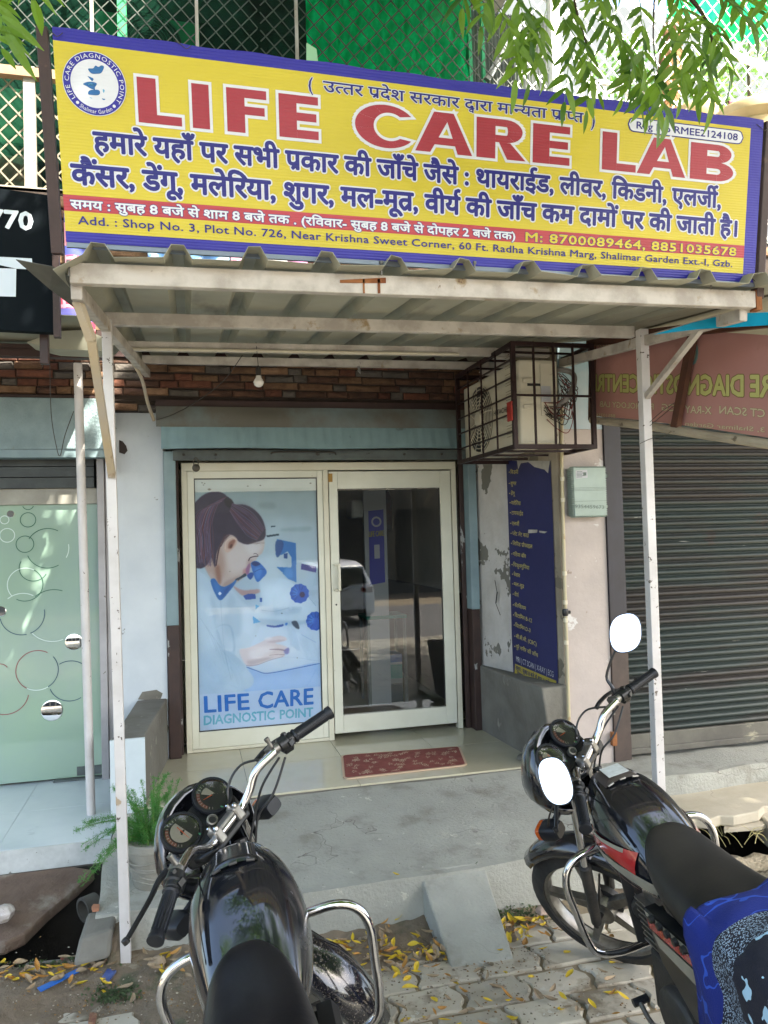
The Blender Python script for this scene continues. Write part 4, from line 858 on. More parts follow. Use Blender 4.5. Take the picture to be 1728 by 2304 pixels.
# sheet: trapezoid ribs along y
m = MB(sheet_m); ribs = []; x = -.47; prof = [(-.56, 0)]
xr = -.265; RP = .245
while xr < 2.45:
    prof += [(xr-.045, 0), (xr-.02, .042), (xr+.02, .042), (xr+.045, 0)]; xr += RP
prof.append((2.42, 0))
ysec = [-2.93, -2.90, -2.6, -2.2, -1.8, -1.4, -1.16, -.8, -.4, -.18]
def sx(x, y):
    if x < -.3: return max(x, -.40+.12*(y+2.93)/2.7)
    if y > -1.17: return min(x, 2.18-.1*(y+1.16))
    return x
rs = random.Random(9)
secs = []
for k, y in enumerate(ysec):
    secs.append([(sx(px, y), y+(.012*math.sin(px*19)+.006*math.sin(px*53) if k == 0 else 0), shz(px, y)+.056*0+pz+(.004*math.sin(px*31) if k == 0 else 0)+.004-(.05 if px < -.5 else 0)) for px, pz in prof])
m.loft(secs, caps=False, closed=False); sh = m.build('roof_sheet', cn, solid=.0016); MB(brown_paint).box(-.56, 2.2, -.205, -.175, 2.952, 3.118).build('light_stop_strip', cn)  # strip at the rear added to stop light leaking through the ribs
for x0, x1, c_, dz in ((-.9, -.5, 0, 0),):
    pass
mm_ = MB(pm('stained sheet', '55534a', '3f382f', 5, .7)); P = [at(36, 584, 'y', -2.75), at(120, 600, 'y', -2.85), at(160, 622, 'y', -2.8), at(222, 722, 'y', -2.1), at(205, 722, 'y', -2.1), at(112, 650, 'y', -2.6)]
mm_.add(P, [(0, 1, 5), (1, 2, 5), (2, 3, 5), (3, 4, 5)]); mm_.build('bent_corner', cn, solid=.002)
for px in (155, 858, 1068, 1600): m = MB(pm('bolt', '6c6a66', rough=.4, metal=.7)); c = at(px, 607 if px < 1500 else 640, 'y', -2.86); m.lathe(c, (0, 0, 1), [(-.02, .004), (.02, .004), (.02, .008), (.03, .008)], 6); m.build('bolt', cn)
def post(x0, x1, y, z0, z1, w_, mat=steel_p, name='post'):
    m = MB(mat); m.hexa([(x0-w_/2, y-w_/2, z0), (x0+w_/2, y-w_/2, z0), (x0+w_/2, y+w_/2, z0), (x0-w_/2, y+w_/2, z0), (x1-w_/2, y-w_/2, z1), (x1+w_/2, y-w_/2, z1), (x1+w_/2, y+w_/2, z1), (x1-w_/2, y+w_/2, z1)]); return m.build(name, cn, bevel=.003)
post(-.287, -.318, -2.11, -.03, 2.67, .040); 
m = MB(rust); m.box(-.3075, -.2665, -2.1325, -2.0895, -.03, .035); m.build('rusty_foot', cn)
post(2.203, 2.203, -2.03-.055, .1, 2.73, .046)
m = MB(steel_y); m.bar((-.35, -2.75, 2.56), (-.318, -2.66, 2.45), .028, .028); m.bar((-.318, -2.66, 2.45), (-.306, -2.135, 2.02), .028, .028); m.build('brace', cn)
a, b = at(1590, 722, 'x', 2.21), at(1455, 893, 'y', -2.11); m = MB(steel_w); m.bar(a, b, .026, .026); m.build('brace', cn)
m = MB(steel_y); P = [at(270, 765, 'y', -.9), at(290, 800, 'y', -.8), at(318, 850, 'y', -.6), at(332, 905, 'y', -.45), at(346, 945, 'y', -.26)]; m.tube(P, .011, 8, 4); m.build('bent_pipe', cn, smooth=40)
m = MB(pm('conduit', 'b9b19c', rough=.5)); m.tube([at(290, 785, 'y', -1.23), at(1032, 797, 'y', -1.23)], .009, 8); m.build('conduit', cn, smooth=40)
# neighbour's awning: round post and fascia
t = thing('neighbour_awning', 'rusty awning edge of the frosted glass shop on a thin round white post', 'awning', (-.8, -1.1, 2.7))
b = at(205, 1832, 'z', .21); tp = at(175, 818, 'y', b[1]); MB(steel_p).tube([b, tp], .0245, 14).build('post', t, smooth=40)
m = MB(brown_paint); z = at(100, 800, 'y', b[1])[2]; m.box(-2.6, -.44, b[1]-.03, b[1]+.03, z-.015, z+.03); m.box(-2.6, -.46, b[1]-.02, b[1]+.1, z+.031, z+.06); m.build('fascia_beam', t, bevel=.003)
m = MB(sheet_m); P = [at(60, 770, 'y', -1.2), at(130, 745, 'y', -1.2), at(190, 742, 'y', -1.2), at(262, 770, 'y', -1.2), at(240, 790, 'y', -1.2), at(120, 785, 'y', -1.2)]
m.prism(P, (0, .25, .02)); m.build('sheet_scrap', t)
m = MB(sheet_m); m.hexa([(-3.3, -1.46, 2.86), (-.50, -1.46, 2.86), (-.50, -.215, 2.94), (-3.3, -.215, 2.94), (-3.3, -1.46, 2.865), (-.50, -1.46, 2.865), (-.50, -.215, 2.945), (-3.3, -.215, 2.945)]); m.build('roof_sheet', t)
m = MB(brown_paint); a = at(100, 752, 'y', -1.4); m.box(a[0]-.02, a[0]+.02, -1.42, -1.38, a[2]-.15, a[2]+.01); m.build('bracket', t, bevel=.003)
m = MB(wire_d)
m.tube([at(112, 800, 'y', -1.15), at(115, 930, 'y', -1.1), at(128, 1010, 'y', -1.1), at(136, 1024, 'y', -1.1), at(146, 980, 'y', -1.1), at(166, 925, 'y', -1.1)], .0022, 5, 5)
tag(m.build('hanging_wire'), 'thin brown wire looping down beside the round white post', 'wire')
m = MB(wire_d); m.tube([at(545, 800, 'y', -1.2), at(500, 860, 'y', -.9), at(440, 905, 'y', -.5), at(390, 932, 'y', -.3), at(352, 945, 'y', -.27)], .0024, 5, 5)
tag(m.build('slack_wire'), 'slack grey wire running from the canopy to the shutter hood', 'wire')
# bulb
t = thing('light_bulb', 'white light bulb hanging from the canopy in a black holder', 'light bulb', (.6, -1.2, 2.6))
bc = at(582, 860, 'y', -1.25); s_ = (5.5-1.25)/1750
m = MB(wire_d); m.tube([at(576, 770, 'y', -1.2), at(579, 800, 'y', -1.25), (bc[0], bc[1], bc[2]+.085)], .002, 5, 3); m.lathe(bc+V(0, 0, .035), (0, 0, 1), [(0, .014), (.03, .015), (.045, .012), (.055, .006)], 12); m.build('holder', t, smooth=40)
m = MB(pm('bulb glass', 'd6d4ce', None, rough=.25, coat=.6)); m.lathe(bc, (0, 0, 1), [(-.028, .002), (-.026, .012), (-.016, .024), (0, .029), (.012, .024), (.024, .016), (.036, .0135)], 18); m.build('globe', t, smooth=60)
m = MB(pm('foil', '8f8c88', rough=.3, metal=.6)); c = at(808, 830, 'y', -.43); rr = random.Random(1)
m.tube([c+V(rr.uniform(-.015, .015), 0, -.012*i+.05) for i in range(8)], [.004, .01, .006, .012, .008, .012, .006, .002], 6); tag(m.build('foil_scrap'), 'crumpled foil scrap tied to the rear canopy beam', 'scrap')

# ------------------------------------------------------------------ signboard
SBL, SBR = V(-.3707, -2.86, 2.7265), V(2.247, -2.86, 2.7277); STL, STR = V(-.3836, -2.99, 3.3519), V(2.2094, -2.99, 3.3260)
SBL, SBR, STL = at(149, 544, 'y', -2.86), at(1698, 636, 'y', -2.86), at(117, 60, 'y', -2.98)
SP = plane(SBL, np.cross(SBR-SBL, STL-SBL)); STR = SP(1718, 270)
def SU(u, v, d=0): return tuple(SBL*(1-u)*(1-v)+SBR*u*(1-v)+STR*u*v+STL*(1-u)*v+SP.n*d)
sg = thing('signboard', 'large yellow and blue diagnostic lab signboard in English and Hindi above the canopy', 'signboard', (.9, -2.9, 2.7))
def flex(name, c, c2=None, **k):
    mt = pm(name, c, c2 or c, 1.5, .36, spec=.45, bump=.35, bsc=3.2, bdist=.02, **k); wave_bump(mt, 34, .35, 'Z', .0015); return mt
f_blue = flex('flex blue', '1f1c8c', '282596'); f_yel = flex('flex yellow', 'c9b836', 'c0b032'); f_red = flex('flex red', 'a3343f', 'b03c48'); f_wht = flex('flex white', 'cfd3dc')
f_ink = flex('flex ink', '15176f', '1b1d78'); f_let = flex('flex letter', '962836', 'a03644')
m = MB(brown_paint); o_ = -SP.n
for a, b in ((SU(-.012, -.06, -.02), SU(-.012, 1.0, -.02)), (SU(1.012, -.1, -.02), SU(1.012, 1.0, -.02))): m.bar(a, b, .034, .04, (0, 1, 0))
m.bar(SU(0, .985, -.02), SU(1, .985, -.02), .022, .022, (0, 1, 0)); m.bar(SU(0, .02, -.02), SU(1, .02, -.02), .022, .022, (0, 1, 0)); m.bar(SU(.5, 0, -.02), SU(.5, 1, -.02), .02, .02, (0, 1, 0)); m.build('frame', sg, bevel=.003)
m = MB(pm('grey rail', '77808c', rough=.4, metal=.4)); m.bar(SU(0, -.014, -.006), SU(1, -.014, -.006), .016, .012, (0, 1, 0)); m.build('bottom_rail', sg)
m = MB(f_blue); m.grid(lambda u, v: SU(u, v+(.004*math.sin(u*60) if v == 1 else 0), .0015*math.sin(u*17+v*3)+.001*math.sin(u*47)*0), 80, 8); 
def quad(u0, v0, u1, v1, d, mat, n=60): m.use(mat); m.grid(lambda u, v: SU(u0+(u1-u0)*u, v0+(v1-v0)*v, d+.0015*math.sin((u0+(u1-u0)*u)*17+(v0+(v1-v0)*v)*3)), n, 4)
quad(.0, .052, .978, .940, .001, f_yel); quad(.0, .150, .978, .228, .0016, f_red)
m.build('flex_face', sg, smooth=0)
def SW(u, v, d): return tuple(np.array(SU(u, v, d+.0015*math.sin(u*17+v*3))))
def stext(s, u0, u1, vb, vh, mat, off=.02, out=None, oo=.06, cap=False, track=0):
    Wm = 2.605; Hm = .625; h_ = (vh-vb)*Hm/(.70 if cap else .622)
    if out: text(ml, s, lambda u, v, d: SW(u0+u/Wm, vb+v/Hm, d), w=(u1-u0)*Wm, h=h_, off=oo, dz=.0024, mat=out, track=track, lift=.00008)
    text(ml, s, lambda u, v, d: SW(u0+u/Wm, vb+v/Hm, d), w=(u1-u0)*Wm, h=h_, off=off, dz=.0032, mat=mat, track=track, lift=.00008)
ml = MB(f_ink)
stext('(', .3065, .3135, .850, .915, f_ink, .015, f_wht, .05, True); stext(')', .7125, .7195, .842, .915, f_ink, .015, f_wht, .05, True)
stext('उ~ततर प/देश सरकार द_वारा मा~नयता प/ा~पत', .327, .7, .853, .904, f_ink, .02, f_wht, .06)
stext('हमारे यहाँ पर सभी प/कार की जाँचे जैसे : थायराईड, लीवर, िकडनी, एलजी^,', .0395, .933, .446, .534, f_ink, .034, f_wht, .085)
stext('कैंसर, डेंगू, मलेिरया, शुगर, मल-मूत/, वीय^ की जाँच कम दामों पर की जाती है।', .0115, .966, .281, .372, f_ink, .036, f_wht, .088)
stext('समय : सुबह 8 बजे से शाम 8 बजे तक . (रििववार- सुबह 8 बजे से दोपहर 2 बजे तक)'.replace('रििव', 'रिव'), .008, .60, .163, .202, f_wht, .03, f_ink, .075)
stext('M: 8700089464, 8851035678', .613, .965, .160, .210, f_yel, .03, f_ink, .07, True, .03)
stext('Add. : Shop No. 3, Plot No. 726, Near Krishna Sweet Corner, 60 Ft. Radha Krishna Marg, Shalimar Garden Ext.-I, Gzb.', .0155, .959, .0885, .1285, f_ink, .016, None, 0, True, .02)
# registration pill
def pill(u0, u1, v0, v1, d, mat):
    Wm, Hm = 2.605, .625; r_ = (v1-v0)*Hm/2; pts = []
    for cx, a0 in (((u1*Wm-r_), -90), ((u0*Wm+r_), 90)):
        for i in range(13): a = math.radians(a0+15*i); pts.append(((cx+r_*math.cos(a))/Wm, ((v0+v1)/2)+r_*math.sin(a)/Hm))
    ml.use(mat); up_ = pts[13:]+[((u0+(u1-u0)*k/30), v1) for k in range(2, 29)]; vm = (v0+v1)/2; rr_ = r_/Wm
    def hh(u): e = min(u-u0, u1-u); return (v1-v0)/2*math.sqrt(max(0, 1-(1-min(1, e/rr_))**2))
    ml.grid(lambda a, b: SW(u0+(u1-u0)*a, vm+hh(u0+(u1-u0)*a)*(2*b-1), d), 60, 1)
pill(.771, .966, .836, .919, .0022, f_ink); pill(.773, .964, .842, .913, .0027, f_wht)
stext('Reg No RMEE2124108', .784, .956, .858, .898, f_ink, .022, None, 0, True)
# big letters as convex pieces in a unit box
def band(pts_o, pts_i): return [[pts_o[i], pts_o[i+1], pts_i[i+1], pts_i[i]] for i in range(len(pts_o)-1)]
def ell(cx, cy, rx, ry, a0, a1, n=14): return [(cx+rx*math.cos(math.radians(a0+(a1-a0)*i/n)), cy+ry*math.sin(math.radians(a0+(a1-a0)*i/n))) for i in range(n+1)]
R4 = lambda a, b, c, d: [(a, b), (c, b), (c, d), (a, d)]
def bowl(x0, xm, x1, y0, y1, tx, ty):
    o_ = [(x0, y1)]+ell(xm, (y0+y1)/2, x1-xm, (y1-y0)/2, 90, -90, 12)+[(x0, y0)]
    i_ = [(x0, y1-ty)]+ell(xm, (y0+y1)/2, x1-xm-tx, (y1-y0)/2-ty, 90, -90, 12)+[(x0, y0+ty)]; return band(o_, i_)
LET = {
 'L': [R4(0, 0, .43, 1), R4(.43, 0, 1, .2)], 'I': [R4(0, 0, 1, 1)],
 'F': [R4(0, 0, .45, 1), R4(.45, .80, 1, 1), R4(.45, .42, .95, .61)],
 'E': [R4(0, 0, .45, 1), R4(.45, .81, 1, 1), R4(.45, .41, .95, .60), R4(.45, 0, 1, .2)],
 'C': band(ell(.52, .5, .52, .52, 35, 325, 30), ell(.58, .5, .27, .34, 50, 310, 30)),
 'A': [[(0, 0), (.26, 0), (.56, .78), (.33, 1)], [(.33, 1), (.56, .78), (.74, 0), (1, 0), (.67, 1)][:2]+[(.67, 1)], [(.56, .78), (.74, 0), (1, 0), (.67, 1)], [(.33, .2), (.70, .2), (.655, .38), (.405, .38)]],
 'R': [R4(0, 0, .38, 1)]+bowl(.38, .60, .93, .42, 1, .30, .18)+[[(.45, .42), (.68, .42), (1, 0), (.62, 0)]],
 'B': [R4(0, 0, .38, 1)]+bowl(.38, .62, .94, .50, 1, .27, .17)+bowl(.38, .62, 1, 0, .52, .30, .18)}
LET['A'][1] = [(.33, 1), (.56, .78), (.67, 1)]
def grow(P, g_):
    n = len(P); ar = sum(P[i][0]*P[(i+1) % n][1]-P[(i+1) % n][0]*P[i][1] for i in range(n)); P = P if ar > 0 else P[::-1]; out = []
    for i in range(n):
        a, b, c = V(*P[i-1]), V(*P[i]), V(*P[(i+1) % n]); d1 = b-a; d2 = c-b
        l1, l2 = np.linalg.norm(d1), np.linalg.norm(d2)
        if l1 < 1e-6 or l2 < 1e-6: out.append(tuple(b)); continue
        n1 = V(d1[1], -d1[0])/l1; n2 = V(d2[1], -d2[0])/l2; q = n1+n2; q = q/max(.35, (q@q)/2)
        out.append(tuple(b+q*g_))
    return out
VB, VT = .6035, .8185
for ch, u0, u1 in (('L', .0940, .1462), ('I', .1594, .1806), ('F', .2022, .2526), ('E', .2683, .3196), ('C', .3685, .4505), ('A', .4514, .5336), ('R', .5397, .6130), ('E', .6235, .6800), ('L', .7312, .7860), ('A', .7876, .8690), ('B', .8767, .9510)):
    Wm, Hm = 2.605, .625; w_ = (u1-u0)*Wm; h_ = (VT-VB)*Hm
    for g_, d_, mt in ((.0095, .0024, f_wht), (0, .0032, f_let)):
        ml.use(mt)
        for k, P in enumerate(LET[ch]):
            Q = [(x*w_, y*h_) for x, y in P]; Q = grow(Q, g_) if g_ else Q
            ml.add([SW(u0+x/Wm, VB+y/Hm, d_+.00012*(k % 4)) for x, y in Q], [list(range(len(Q)))])
# round emblem
LC = SP(213.4, 189.8); EX = V(*SU(.5, .5))-V(*SU(.4, .5)); EX /= np.linalg.norm(EX); EZ = V(*SU(.3, 1))-V(*SU(.3, 0)); EZ /= np.linalg.norm(EZ)
LR = .0925; wt = lambda a, r_, d: tuple(LC+EX*math.cos(a)*r_+EZ*math.sin(a)*r_+SP.n*(d+.002))
for r_, d_, mt in ((LR+.002, .0022, f_wht), (LR, .0026, f_blue), (LR*.77, .0030, f_wht)):
    ml.use(mt); ml.add([wt(i*math.pi/24, r_, d_) for i in range(48)], [list(range(48))])
def arctext(s, a_mid, span, R_, h_, out=True):
    ws = [adv(c)+.04 if c != ' ' else .34 for c in s]; tot = sum(ws); a = a_mid+(span/2 if out else -span/2)
    for c, w_ in zip(s, ws):
        da = span*w_/tot; am = a-da/2 if out else a+da/2
        if c != ' ':
            v, f = glyph(c, .03); k = span*R_/tot; X = EX*math.sin(am)*(1 if out else -1)-EZ*math.cos(am)*(1 if out else -1); Y = (EX*math.cos(am)+EZ*math.sin(am))*(1 if out else -1)
            o_ = LC+(EX*math.cos(am)+EZ*math.sin(am))*R_+SP.n*.0058
            ml.use(f_wht); ml.add([tuple(o_+X*(p[0]-w_/2)*k+Y*p[1]*h_) for p in v], f)
        a = a-da if out else a+da
arctext('LIFE CARE DIAGNOSTIC POINT', math.radians(90), math.radians(258), LR*.815, .0185)
arctext('Shalimar Garden', math.radians(270), math.radians(70), LR*.95, .0175, False)
bq = flex('flex emblem', '1f5f9a'); bq2 = flex('flex emblem light', '5aa0c6'); ZL = lambda x, y: (130+x/9.76, 100+y/9.76)
for pts, mt in (([(670, 550), (780, 540), (830, 480), (900, 510), (960, 475), (1020, 510), (960, 640), (860, 660), (740, 650)], bq), ([(660, 710), (720, 730), (790, 770), (760, 820), (700, 760)], bq), ([(560, 880), (700, 830), (860, 870), (820, 960), (820, 1010), (720, 980), (640, 930)], bq), ([(640, 885), (720, 860), (800, 900), (760, 925)], bq2),
                ([(710, 1020), (900, 1015), (930, 1090), (880, 1130), (760, 1125), (670, 1105)], bq), ([(990, 1000), (1035, 1020), (1010, 1080)], bq2), ([(700, 1170), (760, 1190), (740, 1200)], bq2), ([(970, 1200), (1050, 1215), (1010, 1235)], bq)):
    flatpoly(ml, SP, blob([ZL(*p) for p in pts]), .0058, mt)
for a in (228, 312): ml.use(f_wht); c_ = LC+EX*math.cos(math.radians(a))*LR*.88+EZ*math.sin(math.radians(a))*LR*.88+SP.n*.0058; ml.add([tuple(c_+EX*.005*math.cos(i*.785)+EZ*.005*math.sin(i*.785)) for i in range(8)], [list(range(8))])
ml.build('lettering', sg)
# ties on the sign edge
m = MB(wire_d)
for u, v in ((-.0, .97), (.995, .95), (.995, .02), (.15, .99)): c_ = V(*SU(u, v, .004)); m.tube([c_+V(-.02, 0, .012), c_, c_+V(.015, -.004, -.012), c_+V(.03, 0, .004)], .0014, 4, 3)
m.build('wire_tie', sg)

# ------------------------------------------------------------------ side wall poster, pipe
WPn = plane(RW0, V(-1.15, -.17, 0))
t = thing('test_list_poster', 'navy vertical poster listing medical tests in yellow Hindi on the side wall', 'poster', RWp(.8, 1.3))
Z8 = lambda x, y: (1040+x/3.567, 1020+y/3.567)
def wp(x, y): return WPn(x, y, .0)
navy = pm('navy vinyl', '252858', '1f2250', 3, .45, bump=.1); gold = pm('gold ink', 'b9ae62'); vyel = pm('yellow vinyl', 'a8993f', '988a3a', 9, .5); vwh = pm('vinyl white', 'a9abb0'); torn = pm('torn vinyl', 'b4b1a8', '93918a', 9, .7)
m = MB(navy); P = [Z8(*p) for p in ((378, 60), (395, 500), (412, 1000), (425, 1500), (438, 1780), (800, 1975), (790, 1500), (770, 1000), (755, 500), (735, 60))]; flatpoly(m, WPn, P, .026); m.build('vinyl', t)
m = MB(vyel); flatpoly(m, WPn, [Z8(*p) for p in ((452, 1685), (785, 1822), (788, 1950), (448, 1768))], .0275); m.build('yellow_box', t); m = MB(torn)
flatpoly(m, WPn, [Z8(*p) for p in ((470, 60), (735, 60), (720, 160), (690, 130), (610, 110), (560, 70), (500, 80), (478, 130))], .0285); m.build('torn_flap', t); m = MB(torn)
flatpoly(m, WPn, [Z8(*p) for p in ((560, 612), (635, 612), (630, 636), (560, 640))], .0285); flatpoly(m, WPn, [Z8(*p) for p in ((648, 620), (715, 628), (690, 640), (650, 634))], .0285); m.build('patch', t)
m = MB(gold)
TL = [(415, 165, 478, 'िकडनी'), (415, 255, 463, 'शुगर'), (418, 335, 450, 'डेंगू'), (422, 410, 497, 'मलेिरया'), (424, 490, 517, 'टायफाईड'), (427, 575, 486, 'एलजी^'), (430, 655, 562, '~पलेट लेट काउं'), (433, 735, 592, 'िलिपड प/ोफाइल'), (436, 820, 541, 'गिठया बॉय'), (438, 905, 568, 'िचकुनगुिनया'), (442, 982, 492, 'पेशाब'), (444, 1060, 525, 'मल-मूत/'), (446, 1142, 481, 'वीय^'), (448, 1228, 540, 'कै~लशियम'.replace('शि', 'िश')), (450, 1308, 590, 'िवटािमन B-12'), (455, 1390, 578, 'िवटािमन D-3'), (460, 1478, 628, 'सी.बी.सी. (CBC)'), (460, 1560, 638, 'पूरे शरीर की जाँच')]
for x, y, x1, s in TL:
    sl_ = (y-150)*.00018-.02+(.0); dy = (x1-x)*(-.05+.00030*(y))
    txt(m, s, WPn, Z8(x, y), Z8(x1, y+dy), Z8(x, y-27), off=0, dz=.028)
    flatpoly(m, WPn, [Z8(x-14, y-14), Z8(x-9, y-19), Z8(x-4, y-14), Z8(x-9, y-9)], .028)
txt(m, 'MRI | CT SCAN | X-RAY | ECG', WPn, Z8(460, 1665), Z8(765, 1795), Z8(460, 1622), off=.004, dz=.028, mat=vwh, cap=True)
txt(m, 'समय : सुबह 8 बजे से शाम 8 बजे तक', WPn, Z8(458, 1730), Z8(770, 1878), Z8(458, 1700), off=.02, dz=.0285, mat=navy)
txt(m, 'िरववार - सुबह 8 बजे से दोपहर 2 बजे', WPn, Z8(470, 1775), Z8(740, 1918), Z8(470, 1748), off=.02, dz=.0285, mat=navy)
m.build('print', t)
m = MB(pm('pipe cream', 'b3a782', 'a8a08a', 4, .4, spots='8a6a35', ssc=7, sth=.62, sw=.08)); f = plane((2.2, -1.165, 0), (0, -1, 0))
P = [f(1262, 900), f(1262, 1040), f(1268, 1300), f(1274, 1480), f(1281, 1720)]; pipe = thing('water_pipe', 'cream plastic water pipe down the pillar with a black valve', 'pipe', P[2])
m.tube([p+V(0, -.012, 0) for p in P], .0105, 10); m.build('pipe', pipe, smooth=40)
m = MB(pm('coupler', 'c4bda6', rough=.5))
for py in (1078, 1125, 1290, 1355, 1395, 1445): c_ = f(1263+(py-1050)*.022, py)+V(0, -.012, 0); m.lathe(c_+V(0, 0, -.012), (0, 0, 1), [(0, .014), (.024, .014)], 10)
m.build('coupling', pipe, smooth=40)
m = MB(black_m); c_ = f(1270, 1377)+V(0, -.012, 0); m.lathe(c_+V(0, 0, -.022), (0, 0, 1), [(0, .015), (.01, .019), (.034, .019), (.044, .015)], 12); m.lathe(c_, (1, -.2, 0), [(0, .012), (.03, .010)], 10); m.build('valve', pipe, smooth=40)

# meter box
mbx = thing('meter_box', 'pale green plastic junction box with handwritten digits on the pillar', 'junction box', (2.3, -1.17, 1.9))
green_p = pm('box green', '93a39b', '88988f', 6, .5, bump=.1, spots='6f7f74', ssc=18, sth=.7, sw=.03)
BP = plane((0, -1.24, 0), (0, -1, 0)); a, b = BP(1290, 1052), BP(1366, 1160); m = MB(green_p)
m.box(a[0], b[0], -1.24, -1.157, b[2], a[2]); m.build('body', mbx, bevel=.004)
m = MB(green_p)
for i in range(26):
    z = b[2]+.004+(a[2]-b[2]-.008)*i/25; m.box(a[0]-.012, a[0]-.0005, -1.235, -1.165, z-.0016, z+.0016); m.box(b[0]+.0005, b[0]+.007, -1.235, -1.18, z-.0016, z+.0016)
for i in range(18):
    x = a[0]+.004+(b[0]-a[0]-.008)*i/17
    for z0_, z1_ in ((a[2]+.0005, a[2]+.007), (b[2]-.007, b[2]-.0005)): m.box(x-.0016, x+.0016, -1.235, -1.18, z0_, z1_)
tag(m.build('cooling_rib', mbx), kind='stuff')
m = MB(green_p)
for py in (1070, 1139): c_ = BP(1370, py)+V(0, .03, 0); m.ring(c_, .004, .010, 12); m.lathe(c_+V(0, .004, 0), (0, -1, 0), [(0, .011), (.004, .011)], 12)
m.build('mounting_lug', mbx)
m = MB(vwh); flatpoly(m, BP, [(1295, 1059), (1321, 1057), (1322, 1075), (1296, 1077)], .001); m.use(pm('ink grey', '5c6a64')); 
for k in range(5): flatpoly(m, BP, [(1297, 1061+k*3), (1310+k % 2*5, 1060.5+k*3), (1310+k % 2*5, 1061.7+k*3), (1297, 1062.2+k*3)], .0015)
flatpoly(m, BP, [(1312, 1063), (1319, 1062.6), (1319, 1070), (1312, 1070.4)], .0015)
txt(m, '9354459673', BP, (1293, 1143), (1360, 1145), (1293, 1135), off=-.004, dz=.0015, cap=True)
for py in (1098, 1101, 1104, 1128): flatpoly(m, BP, [(1289, py), (1364, py-2), (1364, py-1.5), (1289, py+.6)], .0012)
m.build('label', mbx)

# ------------------------------------------------------------------ caged air conditioner
ny = -1.5; cx0, cx1 = at(1156, 880, 'y', ny)[0], at(1333, 880, 'y', ny)[0]; cz1, cz0 = at(1156, 768, 'y', ny)[2], at(1160, 1010, 'y', ny)[2]
fy = at(1030, 900, 'x', cx0)[1]
cg = thing('cage', 'dark brown welded security cage around the outdoor unit beside the canopy', 'cage', (cx0, ny, cz0))
m = MB(maroon); T_ = .026
cor = [(cx0, ny), (cx1, ny), (cx1, fy), (cx0, fy)]
for x, y in cor: m.box(x-T_/2, x+T_/2, y-T_/2, y+T_/2, cz0, cz1)
for z in (cz0+T_/2, cz1-T_/2):
    for i in range(4): a, b = cor[i], cor[(i+1) % 4]; m.bar((*a, z), (*b, z), T_*.96, T_*.96)
m.build('frame', cg, bevel=.002)
def barp(a, b, w_=.009, nm='bar'): MB(maroon).bar(a, b, w_, w_).build(nm, cg)
for k in range(1, 6): z = cz0+(cz1-cz0)*k/6; barp((cx0-.004, ny, z), (cx0-.004, fy, z))
for k in (1, 2, 3): y = ny+(fy-ny)*k/4; barp((cx0-.010, y, cz0), (cx0-.010, y, cz1))
for k in range(1, 4): x = cx0+(cx1-cx0)*k/4; barp((x, ny-.008, cz0), (x, ny-.008, cz1), .011)
barp((cx0, ny-.001, cz0+(cz1-cz0)*.5), (cx1, ny-.001, cz0+(cz1-cz0)*.5), .012)
for k in (1, 2, 3): y = ny+(fy-ny)*k/4; barp((cx0, y, cz1-.004), (cx1, y, cz1-.004), .012); barp((cx0, y, cz0+.012), (cx1, y, cz0+.012), .012)
m = MB(pm('red tag', 'a02a20', '7a1f18', 12, .5)); a = at(1147, 926, 'x', cx0-.02); m.box(cx0-.026, cx0-.016, a[1]-.035, a[1]+.03, a[2]-.055, a[2]+.055); o = m.build('red_latch', cg, bevel=.008)
ac = thing('outdoor_unit', 'cream outdoor air conditioner unit with a round fan grille inside the cage', 'air conditioner', (cx0+.15, -1.0, cz0))
acm = pm('ac cream', 'c9c4b2', 'bcb6a2', 3, .55, spots='8b8370', ssc=12, sth=.68, sw=.05); ax0, ax1 = cx0+.06, cx0+.30; ay0, ay1 = ny+.06, fy+.05; az0, az1 = cz0+.035, cz1-.085
m = MB(acm); m.box(ax0, ax1, ay0, ay1, az0, az1); m.build('casing', ac, bevel=.012)
m = MB(black_m); m.box(ax0+.05, ax1-.03, ay0-.002, ay0-.0005, az0+.33, az0+.345); m.build('seam', ac)
m = MB(acm); 
for z in (az0+.21, az0+.36): m.box(ax0+.02, ax0+.115, ay0-.012, ay0-.0005, z-.012, z+.012)
m.box(ax0+.13, ax1-.012, ay0-.006, ay0-.0005, az0+.16, az1-.02); m.build('handle_cover', ac, bevel=.004)
m = MB(vwh); m.box(ax0+.13, ax0+.19, ay0-.0078, ay0-.0062, az0+.24, az0+.33); m.build('sticker', ac)
fc = V(ax0-.002, ay1-.30, (az0+az1)/2-.01); m = MB(black_m); m.lathe(fc, (-1, 0, 0), [(0, .215), (.002, .215)], 36); m.build('fan_opening', ac)
m = MB(pm('grille', 'c5bfac', rough=.5))
for r_ in np.linspace(.07, .212, 7): m.tube([fc+V(-.005-.002*(1-r_/.215), r_*math.cos(a), r_*math.sin(a)) for a in np.linspace(0, 2*math.pi, 33)], .0030, 5, caps=False)
for k in range(12):
    a = k*math.pi/6; m.tube([fc+V(-.012, .03*math.cos(a), .03*math.sin(a)), fc+V(-.010, .12*math.cos(a+.25), .12*math.sin(a+.25)), fc+V(-.007, .215*math.cos(a+.4), .215*math.sin(a+.4))], .0028, 5)
m.lathe(fc+V(-.010, 0, 0), (-1, 0, 0), [(0, .055), (.008, .052)], 20); m.build('fan_grille', ac, smooth=40)
m = MB(pm('louvre line', '7d7662'))
for j in range(5):
    for i in range(5): z = az0+.06+j*.1+i*.016; m.box(ax0-.0016, ax0-.0004, ay0+.05+.003*i, ay0+.19, z, z+.003)
AP = plane((ax0-.001, 0, 0), (-1, 0, 0)); txt(m, 'HITACHI', AP, (1111, 936), (1142, 926), (1111, 925), off=.02, dz=.002, mat=black_m, cap=True); m.build('face_print', ac)
m = MB(wire_d); rr = random.Random(8)
